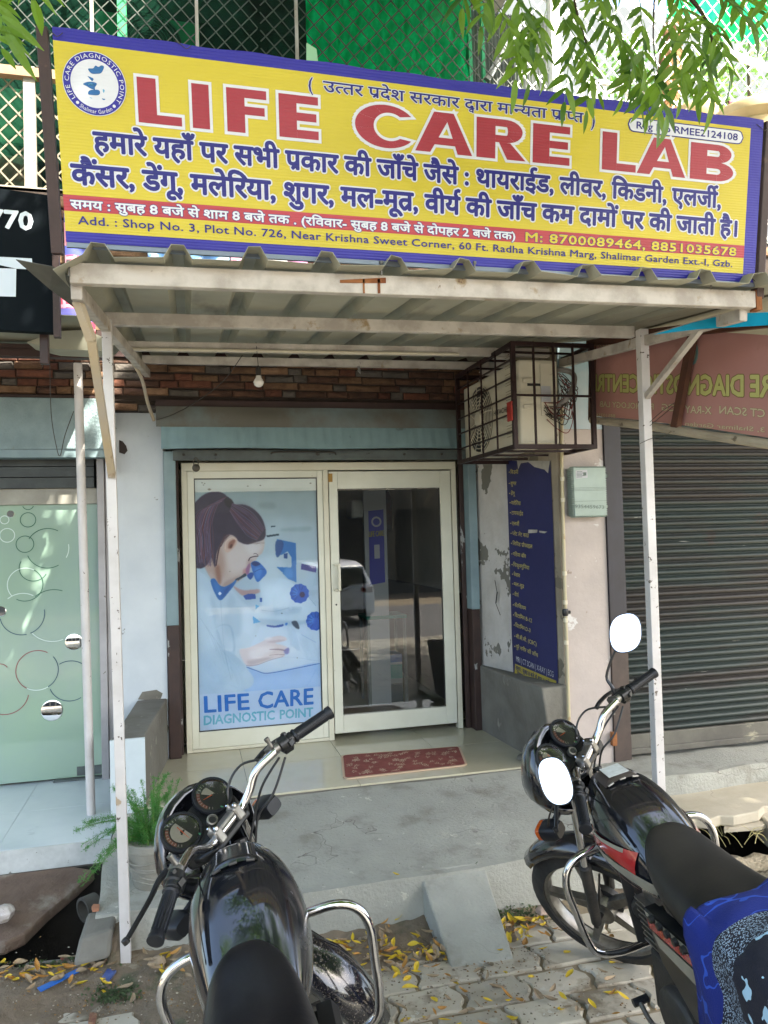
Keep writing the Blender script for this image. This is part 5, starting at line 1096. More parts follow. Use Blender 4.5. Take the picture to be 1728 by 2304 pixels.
red_w = pm('wire red', '6d2320'); gry = pm('insulation', '6a6662', '8c8a86', 14, .7, bump=.3)
m.use(gry).tube([(ax1-.02, ay0+.03, az0+.20), (ax1+.04, ay0-.03, az0+.26), (ax1+.10, ay0-.0, az0+.34), (ax1+.12, ay0+.05, az0+.42), (ax1+.05, ay0+.10, az0+.45), (ax1, ay0+.2, az0+.45)], .016, 8, 5)
for k in range(16):
    m.use(red_w if k % 3 == 0 else wire_d); a = V(ax0+.14+rr.random()*.05, ay0-.008, az0+.12+rr.random()*.12); g_ = lambda s: rr.uniform(-s, s)
    m.tube([a, a+V(.05+g_(.02), -.03+g_(.01), -.03+g_(.05)), a+V(.10+g_(.03), -.02+g_(.02), g_(.08)), a+V(.15+g_(.03), .0, .04+g_(.06)), a+V(.17+g_(.03), .03, .12+g_(.03)), a+V(.12, .05, .18)], .0024, 5, 5)
tag(m.build('cable_bundle'), 'tangle of insulated pipes and red and black cables beside the caged unit', 'cables')

# ------------------------------------------------------------------ right neighbour: shutter and banner
t = thing('roller_shutter', 'closed dark teal and brown roller shutter of the right hand shop', 'roller shutter', (3.5, -1.1, .3))
x0 = at(1398, 1400, 'y', -1.1)[0]; x1 = 5.4
me = None; h_ = .0445; z = .455; n = 0
def slat_mesh():
    m = MB(slat_m); pts = []
    for k in range(7): q = k/6; pts.append((-.020*math.sin(q*math.pi)**.7, q*h_*.86))
    pts += [(.0, h_*.88), (.004, h_*.94), (.004, h_)]
    m.loft([[(0, y, z_) for y, z_ in pts], [((x1-x0)*.33, y, z_) for y, z_ in pts], [((x1-x0)*.66, y, z_) for y, z_ in pts], [(x1-x0, y, z_) for y, z_ in pts]], caps=False, closed=False)
    me = m.mesh('slat')
    for p in me.polygons: p.use_smooth = True
    me.set_sharp_from_angle(angle=math.radians(50)); return me
sm_ = slat_mesh()
while z < 2.95:
    o = bpy.data.objects.new('slat', sm_); COL.objects.link(o); o.parent = t; o.location = (x0-3.5, random.uniform(-.002, .002), z-.3); z += h_; n += 1
m = MB(pm('shutter foot', '4c4a44', '5f5d54', 5, .6, bump=.3, spots='8f8b78', ssc=7, sth=.6, sw=.06, sstr=(.4, 1, 1))); m.box(x0, x1, -1.125, -1.08, .33, .454); m.box(x0, x1, -1.145, -1.126, .335, .372); m.build('bottom_rail', t, bevel=.004)
m = MB(navy_jamb); m.box(2.502, x0-.001, -1.17, -1.05, 1.05, 2.9); m.build('jamb', t); m = MB(pm('jamb brown', '4a3d36', '3a302b', 9, .6, spots='77736a', ssc=16, sth=.66, sw=.03)); m.box(2.502, x0-.001, -1.168, -1.05, .29, 1.049); m.build('jamb', t)
m = MB(rust); m.box(2.47, 2.50, -1.20, -1.171, .42, .50); m.build('hasp', t)
m = MB(wire_d); c_ = at(1540, 1678, 'y', -1.13); m.ring(c_, .008, .014, 12); m.build('lock_hole', t)

BA, BB = at(1334, 850, 'y', -1.3), at(1728, 870, 'y', -2.55)
bd = BB-BA; bd[2] = 0; BPL = plane(BA, (bd[1], -bd[0], 0))
t = thing('mirrored_banner', 'faded pink diagnostic centre banner seen from behind on the right hand awning', 'banner', tuple(BA))
pinkb = pm('banner back', 'a3756f', 'ab7f78', 2.2, .6, spots='8a5f4c', ssc=4, sth=.62, sw=.2)
m = MB(pinkb); P = [(1331, 770), (1340, 764), (1480, 757), (1631, 748), (1727, 754), (1800, 756), (1800, 1000), (1728, 985), (1600, 965), (1440, 945), (1334, 936)]; flatpoly(m, BPL, P, 0); m.build('flex', t)
m = MB(pm('banner green', 'a6a860', 'b0b070', 6, .6)); yl = m.mats[0]; ygr = pm('banner pale', 'b8ad90'); Z5 = lambda x, y: (1280+x/3.703, 720+y/3.703)
olive = pm('banner outline', '7a6a45')
def mtxt(s, a, b, t_, off, mat):
    """mirrored writing: the line runs right to left"""
    A, B, T = BPL(*a), BPL(*b), BPL(*t_); U = B-A; W = np.linalg.norm(U); U /= W; Vv = T-A; H = np.linalg.norm(Vv); Vv /= H
    H2 = H*.86
    text(m, s, lambda u, v, d: A+U*u+Vv*v+BPL.n*d, w=W, h=H2/.70, off=off+.035, dz=.0007, mat=olive, lift=.00005)
    text(m, s, lambda u, v, d: A+U*u+Vv*v+BPL.n*d, w=W, h=H2/.70, off=off, dz=.0014, mat=mat)
mtxt('CARE DIAGNOSTIC CENTRE', Z5(1960, 650), Z5(190, 588), Z5(1960, 430), .03, yl)
mtxt('CT SCAN', Z5(1640, 812), Z5(1250, 778), Z5(1640, 733), .02, ygr); mtxt('X-RAY', Z5(1190, 785), Z5(970, 772), Z5(1190, 712), .02, ygr); mtxt('ECG', Z5(935, 765), Z5(770, 752), Z5(935, 698), .02, ygr); mtxt('PATHOLOGY LAB', Z5(712, 748), Z5(258, 722), Z5(712, 688), .02, ygr)
mtxt('Reg. No. MR2005374', Z5(705, 195), Z5(205, 225), Z5(705, 155), .015, ygr)
mtxt('3, Shalimar Garden Ext.', Z5(1640, 935), Z5(830, 868), Z5(1640, 890), .015, ygr); mtxt('8851035678', Z5(390, 812), Z5(190, 800), Z5(390, 780), .012, ygr)
em = pm('banner emblem', '6f8f8c'); flatpoly(m, BPL, [Z5(1035+45*math.cos(i*.524), 270+105*math.sin(i*.524)) for i in range(12)], .001, em); flatpoly(m, BPL, [Z5(1030+28*math.cos(i*.524), 270+80*math.sin(i*.524)) for i in range(12)], .0015, ygr); m.build('lettering', t)
fr = pm('banner frame', '56311f', '452a1f', 7, .7)
m = MB(fr); m.bar(BPL(1560, 748, .03), BPL(1520, 962, .03), .045, .03, BPL.n); m.bar(BPL(1334, 755, .02), BPL(1331, 945, .02), .03, .03, BPL.n); m.bar(BPL(1325, 768, .02), BPL(1800, 715, .02), .055, .04, BPL.n); m.build('frame', t)
m = MB(pm('gutter', 'a49a86', '8e8574', 5, .6, spots='5f5546', ssc=9, sth=.64, sw=.04)); m.tube([BPL(1331, 945, .03), BPL(1450, 958, .03), BPL(1560, 975, .03), BPL(1800, 1010, .03)], .022, 8, 3); m.build('gutter', t)
m = MB(sheet_m); m.hexa([(2.25, -1.165, 2.93), (5.2, -1.165, 2.93), (5.2, -2.6, 2.80), (2.72, -2.6, 2.80), (2.25, -1.165, 2.94), (5.2, -1.165, 2.94), (5.2, -2.6, 2.81), (2.72, -2.6, 2.81)]); m.build('awning_sheet', t)  # awning corner extended over the pillar to block direct sun
o = MB(net_mat('blue tarp', hexc('1b9cc4'), 1.0, 6)).add([at(1470, 753, 'y', -2.66), at(1570, 741, 'y', -2.66), at(1790, 728, 'y', -2.66), at(1790, 700, 'y', -2.66), at(1640, 706, 'y', -2.66), at(1560, 725, 'y', -2.66)], [(0, 1, 2, 3, 4, 5)]).build('blue_tarp')
tag(o, 'strip of bright blue tarpaulin above the pink banner', 'tarpaulin')
m = MB(wire_d); 
for k in range(2): m.tube([at(1462, 950+k*8, 'y', -2.11), at(1490, 925+k*10, 'y', -2.1), at(1520, 905+k*6, 'y', -2.0), at(1545, 890+k*8, 'y', -2.0)][::-1], .0016, 4, 3)
m.tube([at(1440, 998, 'y', -2.14), at(1470, 985, 'y', -2.14), at(1480, 990, 'y', -2.1), at(1540, 950, 'y', -1.9)], .0016, 4, 3)
tag(m.build('tie_wire'), 'rusty tie wires wrapped round the right canopy post', 'wire')

# black sign at left
t = thing('black_signboard', 'black signboard with big white letters at the upper left', 'signboard', (-1.2, -1.5, 3.1))
KP = plane((0, -1.5, 0), (0, -1, 0)); m = MB(pm('gloss black', (.006, .009, .012), None, rough=.8, spec=.06)); a, b = KP(116, 440), KP(122, 748); c_ = KP(0, 424)
m.add([(c_[0]-1.2, -1.5, c_[2]+.08), (a[0], -1.5, a[2]), (b[0], -1.5, b[2]), (c_[0]-1.2, -1.5, b[2]+.03), (c_[0]-1.2, -1.45, c_[2]+.08), (a[0], -1.45, a[2]), (b[0], -1.45, b[2]), (c_[0]-1.2, -1.45, b[2]+.03)], [(0, 3, 2, 1), (0, 1, 5, 4), (1, 2, 6, 5), (2, 3, 7, 6)]); m.build('panel', t)
wl = pm('sign white', 'cfdae6'); m = MB(wl); txt(m, '770', KP, (-27, 510), (75, 518), (-27, 470), off=.035, dz=.003, cap=True)
flatpoly(m, KP, [(-120, 572), (72, 582), (74, 607), (38, 605), (36, 668), (-4, 667), (-4, 604), (-120, 600)][:4]+[(38, 605), (-120, 600)][:0], .003); m.add([KP(-2, 604)+KP.n*.0032, KP(37, 605)+KP.n*.0032, KP(36, 668)+KP.n*.0032, KP(-4, 667)+KP.n*.0032], [(0, 1, 2, 3)]); m.build('lettering', t)
m = MB(brown_paint); a, b = at(125, 590, 'y', -1.52), at(132, 760, 'y', -1.52); m.box(a[0]-.012, b[0]+.01, -1.54, -1.5, b[2], a[2]+.5); m.build('side_post', t)
# ------------------------------------------------------------------ upper balcony
bal = thing('balcony_mesh', 'diamond wire mesh screen with thin white posts round the upper balcony', 'mesh screen', (1, -.12, 4.0))
def lattice(x0, x1, z0, z1, y, s, w_, mat, nm, parent):
    m = MB(mat); L = z1-z0; n = int((x1-x0+L*1.0)/s)+1
    for k in range(n):
        for sgn in (1, -1):
            a = x0-L*.9+k*s if sgn == 1 else x0+k*s
            p0, p1 = [a, z0], [a+L*.9, z1]
            if sgn == -1: p0, p1 = [a, z0], [a-L*.9, z1]
            def cut(p, q, X):
                t = (X-p[0])/(q[0]-p[0]); return [X, p[1]+t*(q[1]-p[1])]
            if max(p0[0], p1[0]) < x0 or min(p0[0], p1[0]) > x1: continue
            for X, cond in ((x0, lambda v: v < x0), (x1, lambda v: v > x1)):
                if cond(p0[0]): p0 = cut(p0, p1, X)
                if cond(p1[0]): p1 = cut(p0, p1, X)
            yy = y+(.003 if sgn == 1 else -.003)
            m.bar((p0[0], yy, p0[1]), (p1[0], yy, p1[1]), w_, .004, (0, 1, 0))
    o = m.build(nm, parent); tag(o, kind='stuff'); return o
wire_b = pm('mesh wire', '2a3329', '1f2820', 6, .6); wire_w = pm('mesh wire white', 'd8d8d6', None, rough=.5); wire_g = pm('mesh wire beige', '857a66', '6b6252', 7, .6)
lattice(.55, 2.45, 4.02, 6.5, -.12, .115, .008, pm('mesh wire dark', '1c261c', None, rough=.6), 'wire_mesh', bal); lattice(2.48, 6.2, 4.02, 6.8, -.12, .125, .010, wire_w, 'wire_mesh', bal)
lattice(-2.4, .53, 4.86, 6.4, -.12, .115, .007, wire_b, 'wire_mesh', bal); lattice(-2.4, -.6, 4.02, 4.80, -.12, .115, .010, wire_g, 'wire_mesh', bal)
pw = pm('balcony post', '97928a', '7f776c', 7, .6, spots='7a5c44', ssc=12, sth=.64, sw=.05)
def vpost(px, y0=-.14, w_=.022, z0=4.02, z1=6.6, mat=pw, top=60):
    x = at(px, top, 'y', y0)[0]; m = MB(mat); m.box(x-w_/2, x+w_/2, y0-w_/2, y0+w_/2, z0, z1); m.build('post', bal)
for px in (207, 443, 667): vpost(px)
vpost(1247, w_=.07, mat=pm('bright post', 'd9d9d8', None, rough=.5), top=120); 
m = MB(pw); a = at(68, 300, 'y', -.14); m.box(a[0]-.035, a[0]+.035, -.16, -.12, 3.95, 4.84); m.build('post', bal)
m = MB(pm('balcony rail', '8f765c', '7a6046', 7, .7)); z = at(50, 165, 'y', -.15)[2]; m.box(-2.4, -.55, -.18, -.12, z-.03, z+.03); m.box(-2.4, 6.2, -.16, -.12, 6.5, 6.56); m.build('rail', bal)
m = MB(pw); m.box(-2.4, 6.2, -.2, -.06, 4.0, 4.03); m.build('sill', bal)
m = MB(pm('bright rail', 'd3d2cf', None)); m.bar(at(1640, 120, 'y', -.2), at(1760, 165, 'y', -.2), .03, .05); m.build('rail', bal)
# green net panels
gcol = hexc('10ab66')
nt_ = net_mat('green shade net', gcol, .82, 9); nt2 = net_mat('thin green net', hexc('2a5a48'), .30, 3)
def netp(name, px0, px1, z0, z1, y, mat, lab, cat='shade net', amp=.03, top=40):
    x0, x1 = at(px0, top, 'y', y)[0], at(px1, top, 'y', y)[0]; m = MB(mat)
    m.grid(lambda u, v: (x0+(x1-x0)*u, y+amp*math.sin(u*31+v*7)*math.sin(v*17+u*9)+amp*.5*math.sin(u*63-v*41), z0+(z1-z0)*v), 70, 70)
    tag(m.build(name, smooth=0), lab, cat)
netp('green_net', 690, 1048, 3.95, 6.6, .10, nt_, 'bright green crumpled shade net tied behind the mesh above the sign', amp=.05)
netp('green_net', -60, 690, 3.95, 6.6, .18, nt2, 'thin dark green see-through net across the left upper balcony', amp=.01)
x0, x1 = at(1500, 20, 'y', .5)[0], at(1790, 20, 'y', .5)[0]; m = MB(nt_); m.grid(lambda u, v: (x0+(x1-x0)*u, .5+.05*math.sin(u*20), 6.30-.12*u+.6*v+.08*math.sin(u*9)), 40, 6); tag(m.build('green_net', smooth=0), 'green net valance hanging at the top right of the balcony', 'shade net')
# corrugated panel, props
m = MB(pm('grey corrugated', '8f9492', '7f8482', 2, .5, metal=.2)); x0, x1 = at(1058, 120, 'y', .2)[0], at(1242, 120, 'y', .2)[0]; pts = []
n = 46
m.loft([[(x0+(x1-x0)*i/n, .2+.012*(1 if i % 2 else -1), z) for i in range(n+1)] for z in (3.95, 5.9)], caps=False, closed=False); t = thing('corrugated_panel', 'grey corrugated sheet panel with a slanting prop on the balcony', 'panel', (x0, .2, 3.95)); m.build('sheet', t)
m = MB(pm('green edge', '1f9a6a', None)); m.box(x0-.03, x0-.002, .15, .22, 3.95, 6.3); c_ = at(1088, 120, 'y', .12)[0]; m.box(c_-.012, c_+.012, .12, .15, 3.95, 6.3); m.build('edge_strip', t)
m = MB(grey_metal); m.bar(at(1095, 180, 'y', .05), at(1168, 60, 'y', .05), .035, .05); m.build('prop', t)
# left balcony unit behind net
t = thing('balcony_cooler_unit', 'outdoor air conditioner seen through green net at the upper left', 'air conditioner', (-.2, .6, 5))
cg_ = pm('green lit casing', '25a868', None, rough=.6); a, b = at(215, 22, 'y', .5), at(450, 130, 'y', .5); m = MB(cg_); m.box(a[0], b[0], .5, .85, b[2]-.25, a[2]); m.build('casing', t, bevel=.01)  # green tint of light through the net is put into the casing colour
c_ = at(335, 100, 'y', .49); m = MB(pm('fan dark', '1c2a22')); m.lathe(c_, (0, -1, 0), [(0, .24), (.004, .24)], 30); m.build('fan_opening', t)
m = MB(pm('fan grille grey', '4e6a5a'))
for r_ in np.linspace(.04, .24, 9): m.tube([c_+V(r_*math.cos(a), -.02, r_*math.sin(a)) for a in np.linspace(0, 2*math.pi, 29)], .003, 4, caps=False)
m.build('fan_grille', t)
m = MB(pm('green pole', '1f8a58')); a = at(275, 60, 'y', .05); m.box(a[0]-.03, a[0]+.03, .02, .08, 3.95, 6.6); tag(m.build('balcony_pole'), 'green pole beside the netted air conditioner at the top left', 'pole')
m = MB(pm('green board', '86b08a')); q = [at(690, 96, 'y', -.2), at(712, 110, 'y', -.2), at(717, 150, 'y', -.2), at(690, 140, 'y', -.2)]; m.prism(q, (0, .02, 0)); tag(m.build('green_board'), 'small pale green board behind the sign top edge', 'board')
m = MB(pm('balcony green tank', '2f8a5c', '1d6a48', 4, .5)); a, b = at(-30, 190, 'y', .6), at(60, 330, 'y', .6); m.box(a[0], b[0], .6, .9, b[2], a[2]); tag(m.build('green_crate', bevel=.02), 'green crate behind the left balcony mesh', 'crate')
m = MB(pm('brown pot stack', '5c4a3a', '3f352b', 5, .8)); a, b = at(-10, 345, 'y', .6), at(80, 430, 'y', .6); m.box(a[0], b[0], .6, .9, b[2], a[2]); tag(m.build('wooden_box', bevel=.02), 'dark wooden box low behind the left balcony mesh', 'box')
m = MB(pm('shade slab concrete', '6f6f6a')); m.box(.45, 3.0, -2.3, 2.1, 6.76, 6.9); m.box(-6, .449, -.35, 2.1, 6.76, 6.9); tag(m.build('shade_slab'), 'unseen concrete slab added above to keep sun off the balcony', 'roof')  # slab above the frame, added to cut the sun on net and balcony
# balcony room walls behind
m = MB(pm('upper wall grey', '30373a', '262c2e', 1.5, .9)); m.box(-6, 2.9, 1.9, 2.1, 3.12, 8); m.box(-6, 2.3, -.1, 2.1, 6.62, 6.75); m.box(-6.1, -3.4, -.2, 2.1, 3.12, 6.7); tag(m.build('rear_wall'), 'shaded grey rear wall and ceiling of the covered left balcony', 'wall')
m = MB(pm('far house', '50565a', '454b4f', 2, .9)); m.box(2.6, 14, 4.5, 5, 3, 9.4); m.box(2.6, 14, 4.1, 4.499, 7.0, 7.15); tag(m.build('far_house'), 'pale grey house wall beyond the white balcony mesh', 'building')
# chairs, planters, plants on the right of the balcony
def chair(px, py, lab):
    t = thing('plastic_chair', lab, 'chair', tuple(at(px, py, 'y', .35)), 'white plastic chairs on the upper balcony')
    c_ = at(px, py, 'y', .35); wm = pm('white plastic', 'd6d5d0', None, rough=.45); m = MB(wm); z0 = c_[2]
    m.tube([c_+V(.27*math.cos(a), 0, .16*math.sin(a)) for a in np.linspace(0, math.pi, 13)]+[], .02, 6)
    for s_ in (-1, 1): m.bar(c_+V(s_*.27, 0, 0), c_+V(s_*.24, .05, -.45), .04, .03)
    m.build('back_frame', t, smooth=40)
    for k in range(7): x = -.21+k*.07; MB(wm).bar(c_+V(x, .005, .155*math.sqrt(max(0, 1-(x/.27)**2))), c_+V(x*.9, .02, -.3), .03, .01, (0, 1, 0)).build('slat', t)
    MB(wm).box(c_[0]-.24, c_[0]+.24, c_[1]+.0, c_[1]+.45, z0-.42, z0-.38).build('seat', t)
chair(1362, 228, 'white plastic chair left of the second one behind the sign top'); chair(1475, 246, 'white plastic chair nearer the tree trunk behind the sign top')
terr = pm('cream planter', 'c9b48a', 'b59f76', 4, .6)
for k, (px, py, r_) in enumerate(((1560, 258, .19), (1690, 262, .28))):
    c_ = at(px, py, 'y', -.45 if k else .0); m = MB(terr); m.lathe(c_, (0, 0, 1), [(-.35, r_*.6), (-.12, r_*.85), (-.10, r_*.8), (-.05, r_), (0, r_*1.03), (.02, r_), (.02, r_*.8)], 26)
    tag(m.build('planter', smooth=35), ['cream ribbed planter just right of the palm trunk', 'wide cream planter rim at the right end of the sign'][k], 'planter', 'cream planters behind the sign')
m = MB(pm('maroon cloth', '6d1f3a')); a, b = at(1640, 218, 'y', .5), at(1700, 250, 'y', .5); m.box(a[0], b[0], .5, .7, b[2]-.2, a[2]); tag(m.build('maroon_cushion', bevel=.05), 'maroon cushion behind the cream planters', 'cushion')
m = MB(rubble); a, b = at(1498, 250, 'y', .3), at(1515, 60, 'y', .3); m.tube([a+V(0, 0, -.3), a, (a+b)/2, b], [.12, .12, .10, .09], 10, 3); t = thing('coir_trunk', 'rough brown fibre trunk of a potted palm on the balcony', 'palm trunk', tuple(a))
m.mats = [pm('coir', '7a5637', '9a7448', 24, .95, bump=1, bsc=60, bdist=.03)]; m.build('trunk', t)

# leafy shrubs behind mesh
def leaf_proto(L, W, mat, curl=.15, name='leaf'):
    m = MB(mat); n = 4; vs = []
    for i in range(n+1):
        t = i/n; w_ = W*math.sin(math.pi*min(1, t*.92+.08))**.8*(1-.25*t)*(1 if i < n else 0)+.0004; z = -curl*L*t*t
        vs += [(L*t, -w_, z+.18*w_), (L*t, 0, z), (L*t, w_, z+.18*w_)]
    f = []
    for i in range(n): a = 3*i; f += [(a, a+3, a+4, a+1), (a+1, a+4, a+5, a+2)]
    m.add(vs, f); return m.mesh(name)
def scatter(mb, centers, n, L, W, seed, down=.3):
    r = random.Random(seed)
    for k in range(n):
        c, R_ = centers[r.randrange(len(centers))]; d = V(r.gauss(0, 1), r.gauss(0, 1), r.gauss(0, 1)); d /= np.linalg.norm(d); p = V(*c)+d*R_*r.random()**.4
        a = V(r.gauss(0, 1), r.gauss(0, 1), r.gauss(-down, .7)); a /= np.linalg.norm(a); b = np.cross(a, V(r.gauss(0, 1), r.gauss(0, 1), r.gauss(0, 1))); b /= np.linalg.norm(b)+1e-9
        l = L*(.7+.6*r.random()); mb.add([p, p+a*l*.5+b*W, p+a*l, p+a*l*.5-b*W], [(0, 1, 2, 3)])
lf_far = leaf_mat('shrub leaf', hexc('4f7a3a'), hexc('7f9f4e'))
for c_, R_, s_, lab in ((at(1410, 170, 'y', .9), .32, 1, 'pale leafy shrub behind the white mesh at the upper right'), (at(1590, 200, 'y', .6), .3, 2, 'leafy potted shrub right of the palm trunk'), (at(1680, 110, 'y', .8), .36, 3, 'round leaved bush at the far upper right behind the mesh')):
    t = thing('balcony_shrub', lab, 'shrub', tuple(c_)); m = MB(lf_far); scatter(m, [(c_+V(R_*math.cos(a)*.7, 0, R_*math.sin(a)*.7), R_*.6) for a in range(6)], 420, .06, .018, s_); m.build('foliage', t)
    m = MB(pm('twig', '5a4a34')); m.tube([c_+V(0, 0, -R_-.5), c_+V(.02, 0, 0), c_+V(.1, 0, R_*.8)], [.02, .012, .004], 5, 3); m.build('stem', t)
# laundry hung on the parapet
def cloth(px0, px1, z0, z1, y, mat, lab, amp=.02, seed=0, top=580, n=40):
    x0, x1 = at(px0, top, 'y', y)[0], at(px1, top, 'y', y)[0]; m = MB(mat); r = random.Random(seed); ph = r.random()*6
    m.grid(lambda u, v: (x0+(x1-x0)*u, y-.015-amp*(.6+math.sin(u*(x1-x0)*26+ph))-.01*math.sin(v*9+u*5), z0+(z1-z0)*v+.02*math.sin(u*7+ph)*(1-v)), n, 12)
    tag(m.build('laundry', smooth=0, solid=.002), lab, 'laundry', 'laundry hung over the balcony parapet')
def plaid(name, c1, c2, c3, s=34):
    m = bpy.data.materials.new(name); m.use_nodes = True; N = m.node_tree.nodes; Lk = m.node_tree.links; b = N['Principled BSDF']; b.inputs['Roughness'].default_value = .9
    g = N.new('ShaderNodeNewGeometry'); cur = None
    a = None
    for ax, sc_, c_ in (('X', s*.09, c2), ('Z', s*.09, c2), ('Z', s*.028, c3)):
        w_ = N.new('ShaderNodeTexWave'); w_.bands_direction = ax; w_.inputs['Scale'].default_value = sc_*1.6; Lk.new(g.outputs['Position'], w_.inputs[0])
        r = N.new('ShaderNodeMapRange'); r.inputs['From Min'].default_value = .78; r.inputs['From Max'].default_value = .84; Lk.new(w_.outputs['Fac'], r.inputs[0])
        x = N.new('ShaderNodeMix'); x.data_type = 'RGBA'; Lk.new(r.outputs[0], x.inputs[0])
        if cur is None: x.inputs[6].default_value = (*hexc(c1), 1)
        else: Lk.new(cur, x.inputs[6])
        x.inputs[7].default_value = (*hexc(c_), 1); cur = x.outputs[2]
    Lk.new(cur, b.inputs['Base Color']); return m
cloth(148, 212, 3.05, 3.86, -.22, plaid('plaid pink', 'b0405c', 'c98a98', '47509a'), 'pink plaid cloth hanging left of the signboard post', seed=1)
cloth(120, 195, 3.0, 3.44, -.26, plaid('plaid red', 'a03448', 'c97f90', '4a4a8a'), 'red plaid cloth hanging low behind the bent canopy corner', seed=2, top=690)
cloth(333, 520, 3.1, 3.9, -.23, pm('denim', '4f7aa3', '2c4a7c', 9, .9, spots='9db6c9', ssc=6, sth=.6, sw=.05), 'blue denim shirt and trousers hung on the parapet', seed=3)
cloth(518, 600, 3.1, 3.9, -.23, plaid('pink towel', 'b06a92', 'c79ab3', 'c79ab3', 60), 'pink striped towel next to the denim', seed=4)
cloth(600, 645, 3.1, 3.88, -.235, pm('white towel', 'cfc8cc', None, rough=.9), 'white towel between two pink ones', seed=5); cloth(645, 690, 3.1, 3.86, -.23, plaid('magenta towel', '8a3568', '9f5080', 'a06a90'), 'magenta towel at the right end of the laundry', seed=6)

# ------------------------------------------------------------------ neem tree with hanging sprays and an overhead crown
nlm = leaf_mat('neem leaf', hexc('2c5216'), hexc('6a8a28'))
tree = thing('neem_tree', 'neem tree whose leafy sprays hang in front of the top right of the signboard', 'tree', (6.4, -8.6, -.3))
bark = pm('bark', '4a3b2c', '37291d', 12, .95, bump=1, bsc=30, bdist=.03, coords='object')
m = MB(bark); m.tube([(6.4, -8.6, -.4), (6.35, -8.5, 1.2), (5.8, -8.1, 2.8), (4.6, -7.4, 4.6), (2.4, -6.4, 6.2)], [.24, .19, .16, .12, .06], 12, 5)
for p in (((5.5, -7.9, 3.2), (4.2, -6.4, 4.6), (4.6, -4.8, 5.6)), ((4.9, -7.5, 4.2), (2.4, -6.9, 5.4), (-.4, -6.4, 6.0)), ((3.8, -7.0, 5.2), (2.8, -5.2, 5.4), (1.8, -3.6, 4.9)), ((5.2, -7.7, 3.8), (2.2, -8.2, 5.2), (-1.2, -8.8, 5.8)), ((2.6, -6.7, 5.6), (.9, -5.6, 6.2), (-1.0, -4.6, 5.9))):
    m.tube(p, [.08, .05, .018], 8, 5)
m.build('trunk', tree, smooth=40)
protos = [leaf_proto(.072, .0090, nlm, c_) for c_ in (.1, .25, .4)]
rl = random.Random(21); nleaf = 0
def orient(d, up):
    d = Vector(d).normalized(); s_ = d.cross(Vector(up)); s_ = s_.normalized() if s_.length > 1e-4 else Vector((1, 0, 0)); u_ = s_.cross(d)
    return Matrix((d, -s_, u_)).transposed().to_euler()
extra = MB(nlm)
def spray(p0, p1, n, seed, y):
    """a compound leaf: rachis with paired leaflets"""
    global nleaf
    r = random.Random(seed); m = MB(pm('green stem', '5a7a2c', None, rough=.6)); P0, P1 = V(*p0), V(*p1); mid = (P0+P1)/2+V(0, 0, .02)
    m.tube([P0, mid, P1], [.0016, .0013, .0007], 4, 4); br = m.build('branch', tree)
    o_ = org(tree); D = P1-P0
    for k in range(n):
        t = (k+1)/n; p = P0*(1-t)+P1*t+V(0, 0, .02*math.sin(math.pi*t))
        for s_ in ((1, -1) if k < n-1 else (0,)):
            dd = Vector(D/np.linalg.norm(D)); side = dd.cross(Vector((r.uniform(-.4, .4), -1, r.uniform(-.3, .3)))).normalized()
            d = dd*.75+side*s_*(.75+.3*r.random())+Vector((r.uniform(-.2, .2), r.uniform(-.25, .25), -.45))
            sc_ = .75+.5*r.random()
            if nleaf < 292:
                o = bpy.data.objects.new('leaf', protos[r.randrange(3)]); COL.objects.link(o); o.parent = br; o.location = Vector(p)-o_
                o.rotation_euler = orient(d, (r.uniform(-.8, .8), -1, r.uniform(-.2, .8))); o.scale = (sc_, sc_*(.9+.4*r.random()), sc_); nleaf += 1
            else:
                e = orient(d, (r.uniform(-.8, .8), -1, .3)).to_matrix(); pm_ = protos[r.randrange(3)]
                extra.add([np.array(e @ (v.co*sc_))+p for v in pm_.vertices], [tuple(q.vertices) for q in pm_.polygons])
sp_ = []
for x0, y0, x1, y1, dd in ((1105, -30, 1082, 60, -3.55), (1150, -30, 1195, 95, -3.5), (1060, -60, 1040, 20, -3.5), (1190, 0, 1225, 150, -3.45), (1215, 60, 1150, 140, -3.4), (1230, 20, 1190, 220, -3.5), (1260, 30, 1330, 200, -3.45), (1300, 60, 1345, 240, -3.4), (1290, 90, 1270, 260, -3.5), (1330, 130, 1320, 280, -3.4), (1340, 40, 1420, 130, -3.5),
                        (1370, 0, 1400, 120, -3.4), (1440, 0, 1450, 150, -3.5), (1400, 90, 1440, 260, -3.4), (1450, 110, 1400, 250, -3.45), (1470, 140, 1480, 300, -3.4), (1440, 180, 1455, 290, -3.5), (1470, 180, 1500, 290, -3.55), (1500, 40, 1520, 180, -3.4), (1530, 0, 1570, 160, -3.5), (1540, 90, 1570, 240, -3.4), (1580, 110, 1600, 240, -3.45), (1560, 30, 1640, 150, -3.5),
                        (1610, 40, 1640, 180, -3.4), (1600, -20, 1690, 60, -3.5), (1650, -40, 1720, 80, -3.45), (1240, -40, 1300, 60, -3.4), (1400, -60, 1340, 30, -3.5), (1480, -50, 1560, 50, -3.4), (1700, -60, 1740, 60, -3.5), (1320, -40, 1370, 80, -3.45), (1540, 150, 1530, 250, -3.5), (1580, 180, 1600, 260, -3.5), (1510, 120, 1545, 60, -3.55), (1180, 90, 1160, 180, -3.5), (1120, 20, 1165, 120, -3.5), (-40, -20, 15, 70, -3.9), (-60, 40, 5, 110, -3.9), (60, -60, 75, 0, -3.9)):
    sp_.append((at(x0, y0, 'y', dd), at(x1, y1-(30 if y1 > 190 else 0), 'y', dd-.06)))
m = MB(bark)
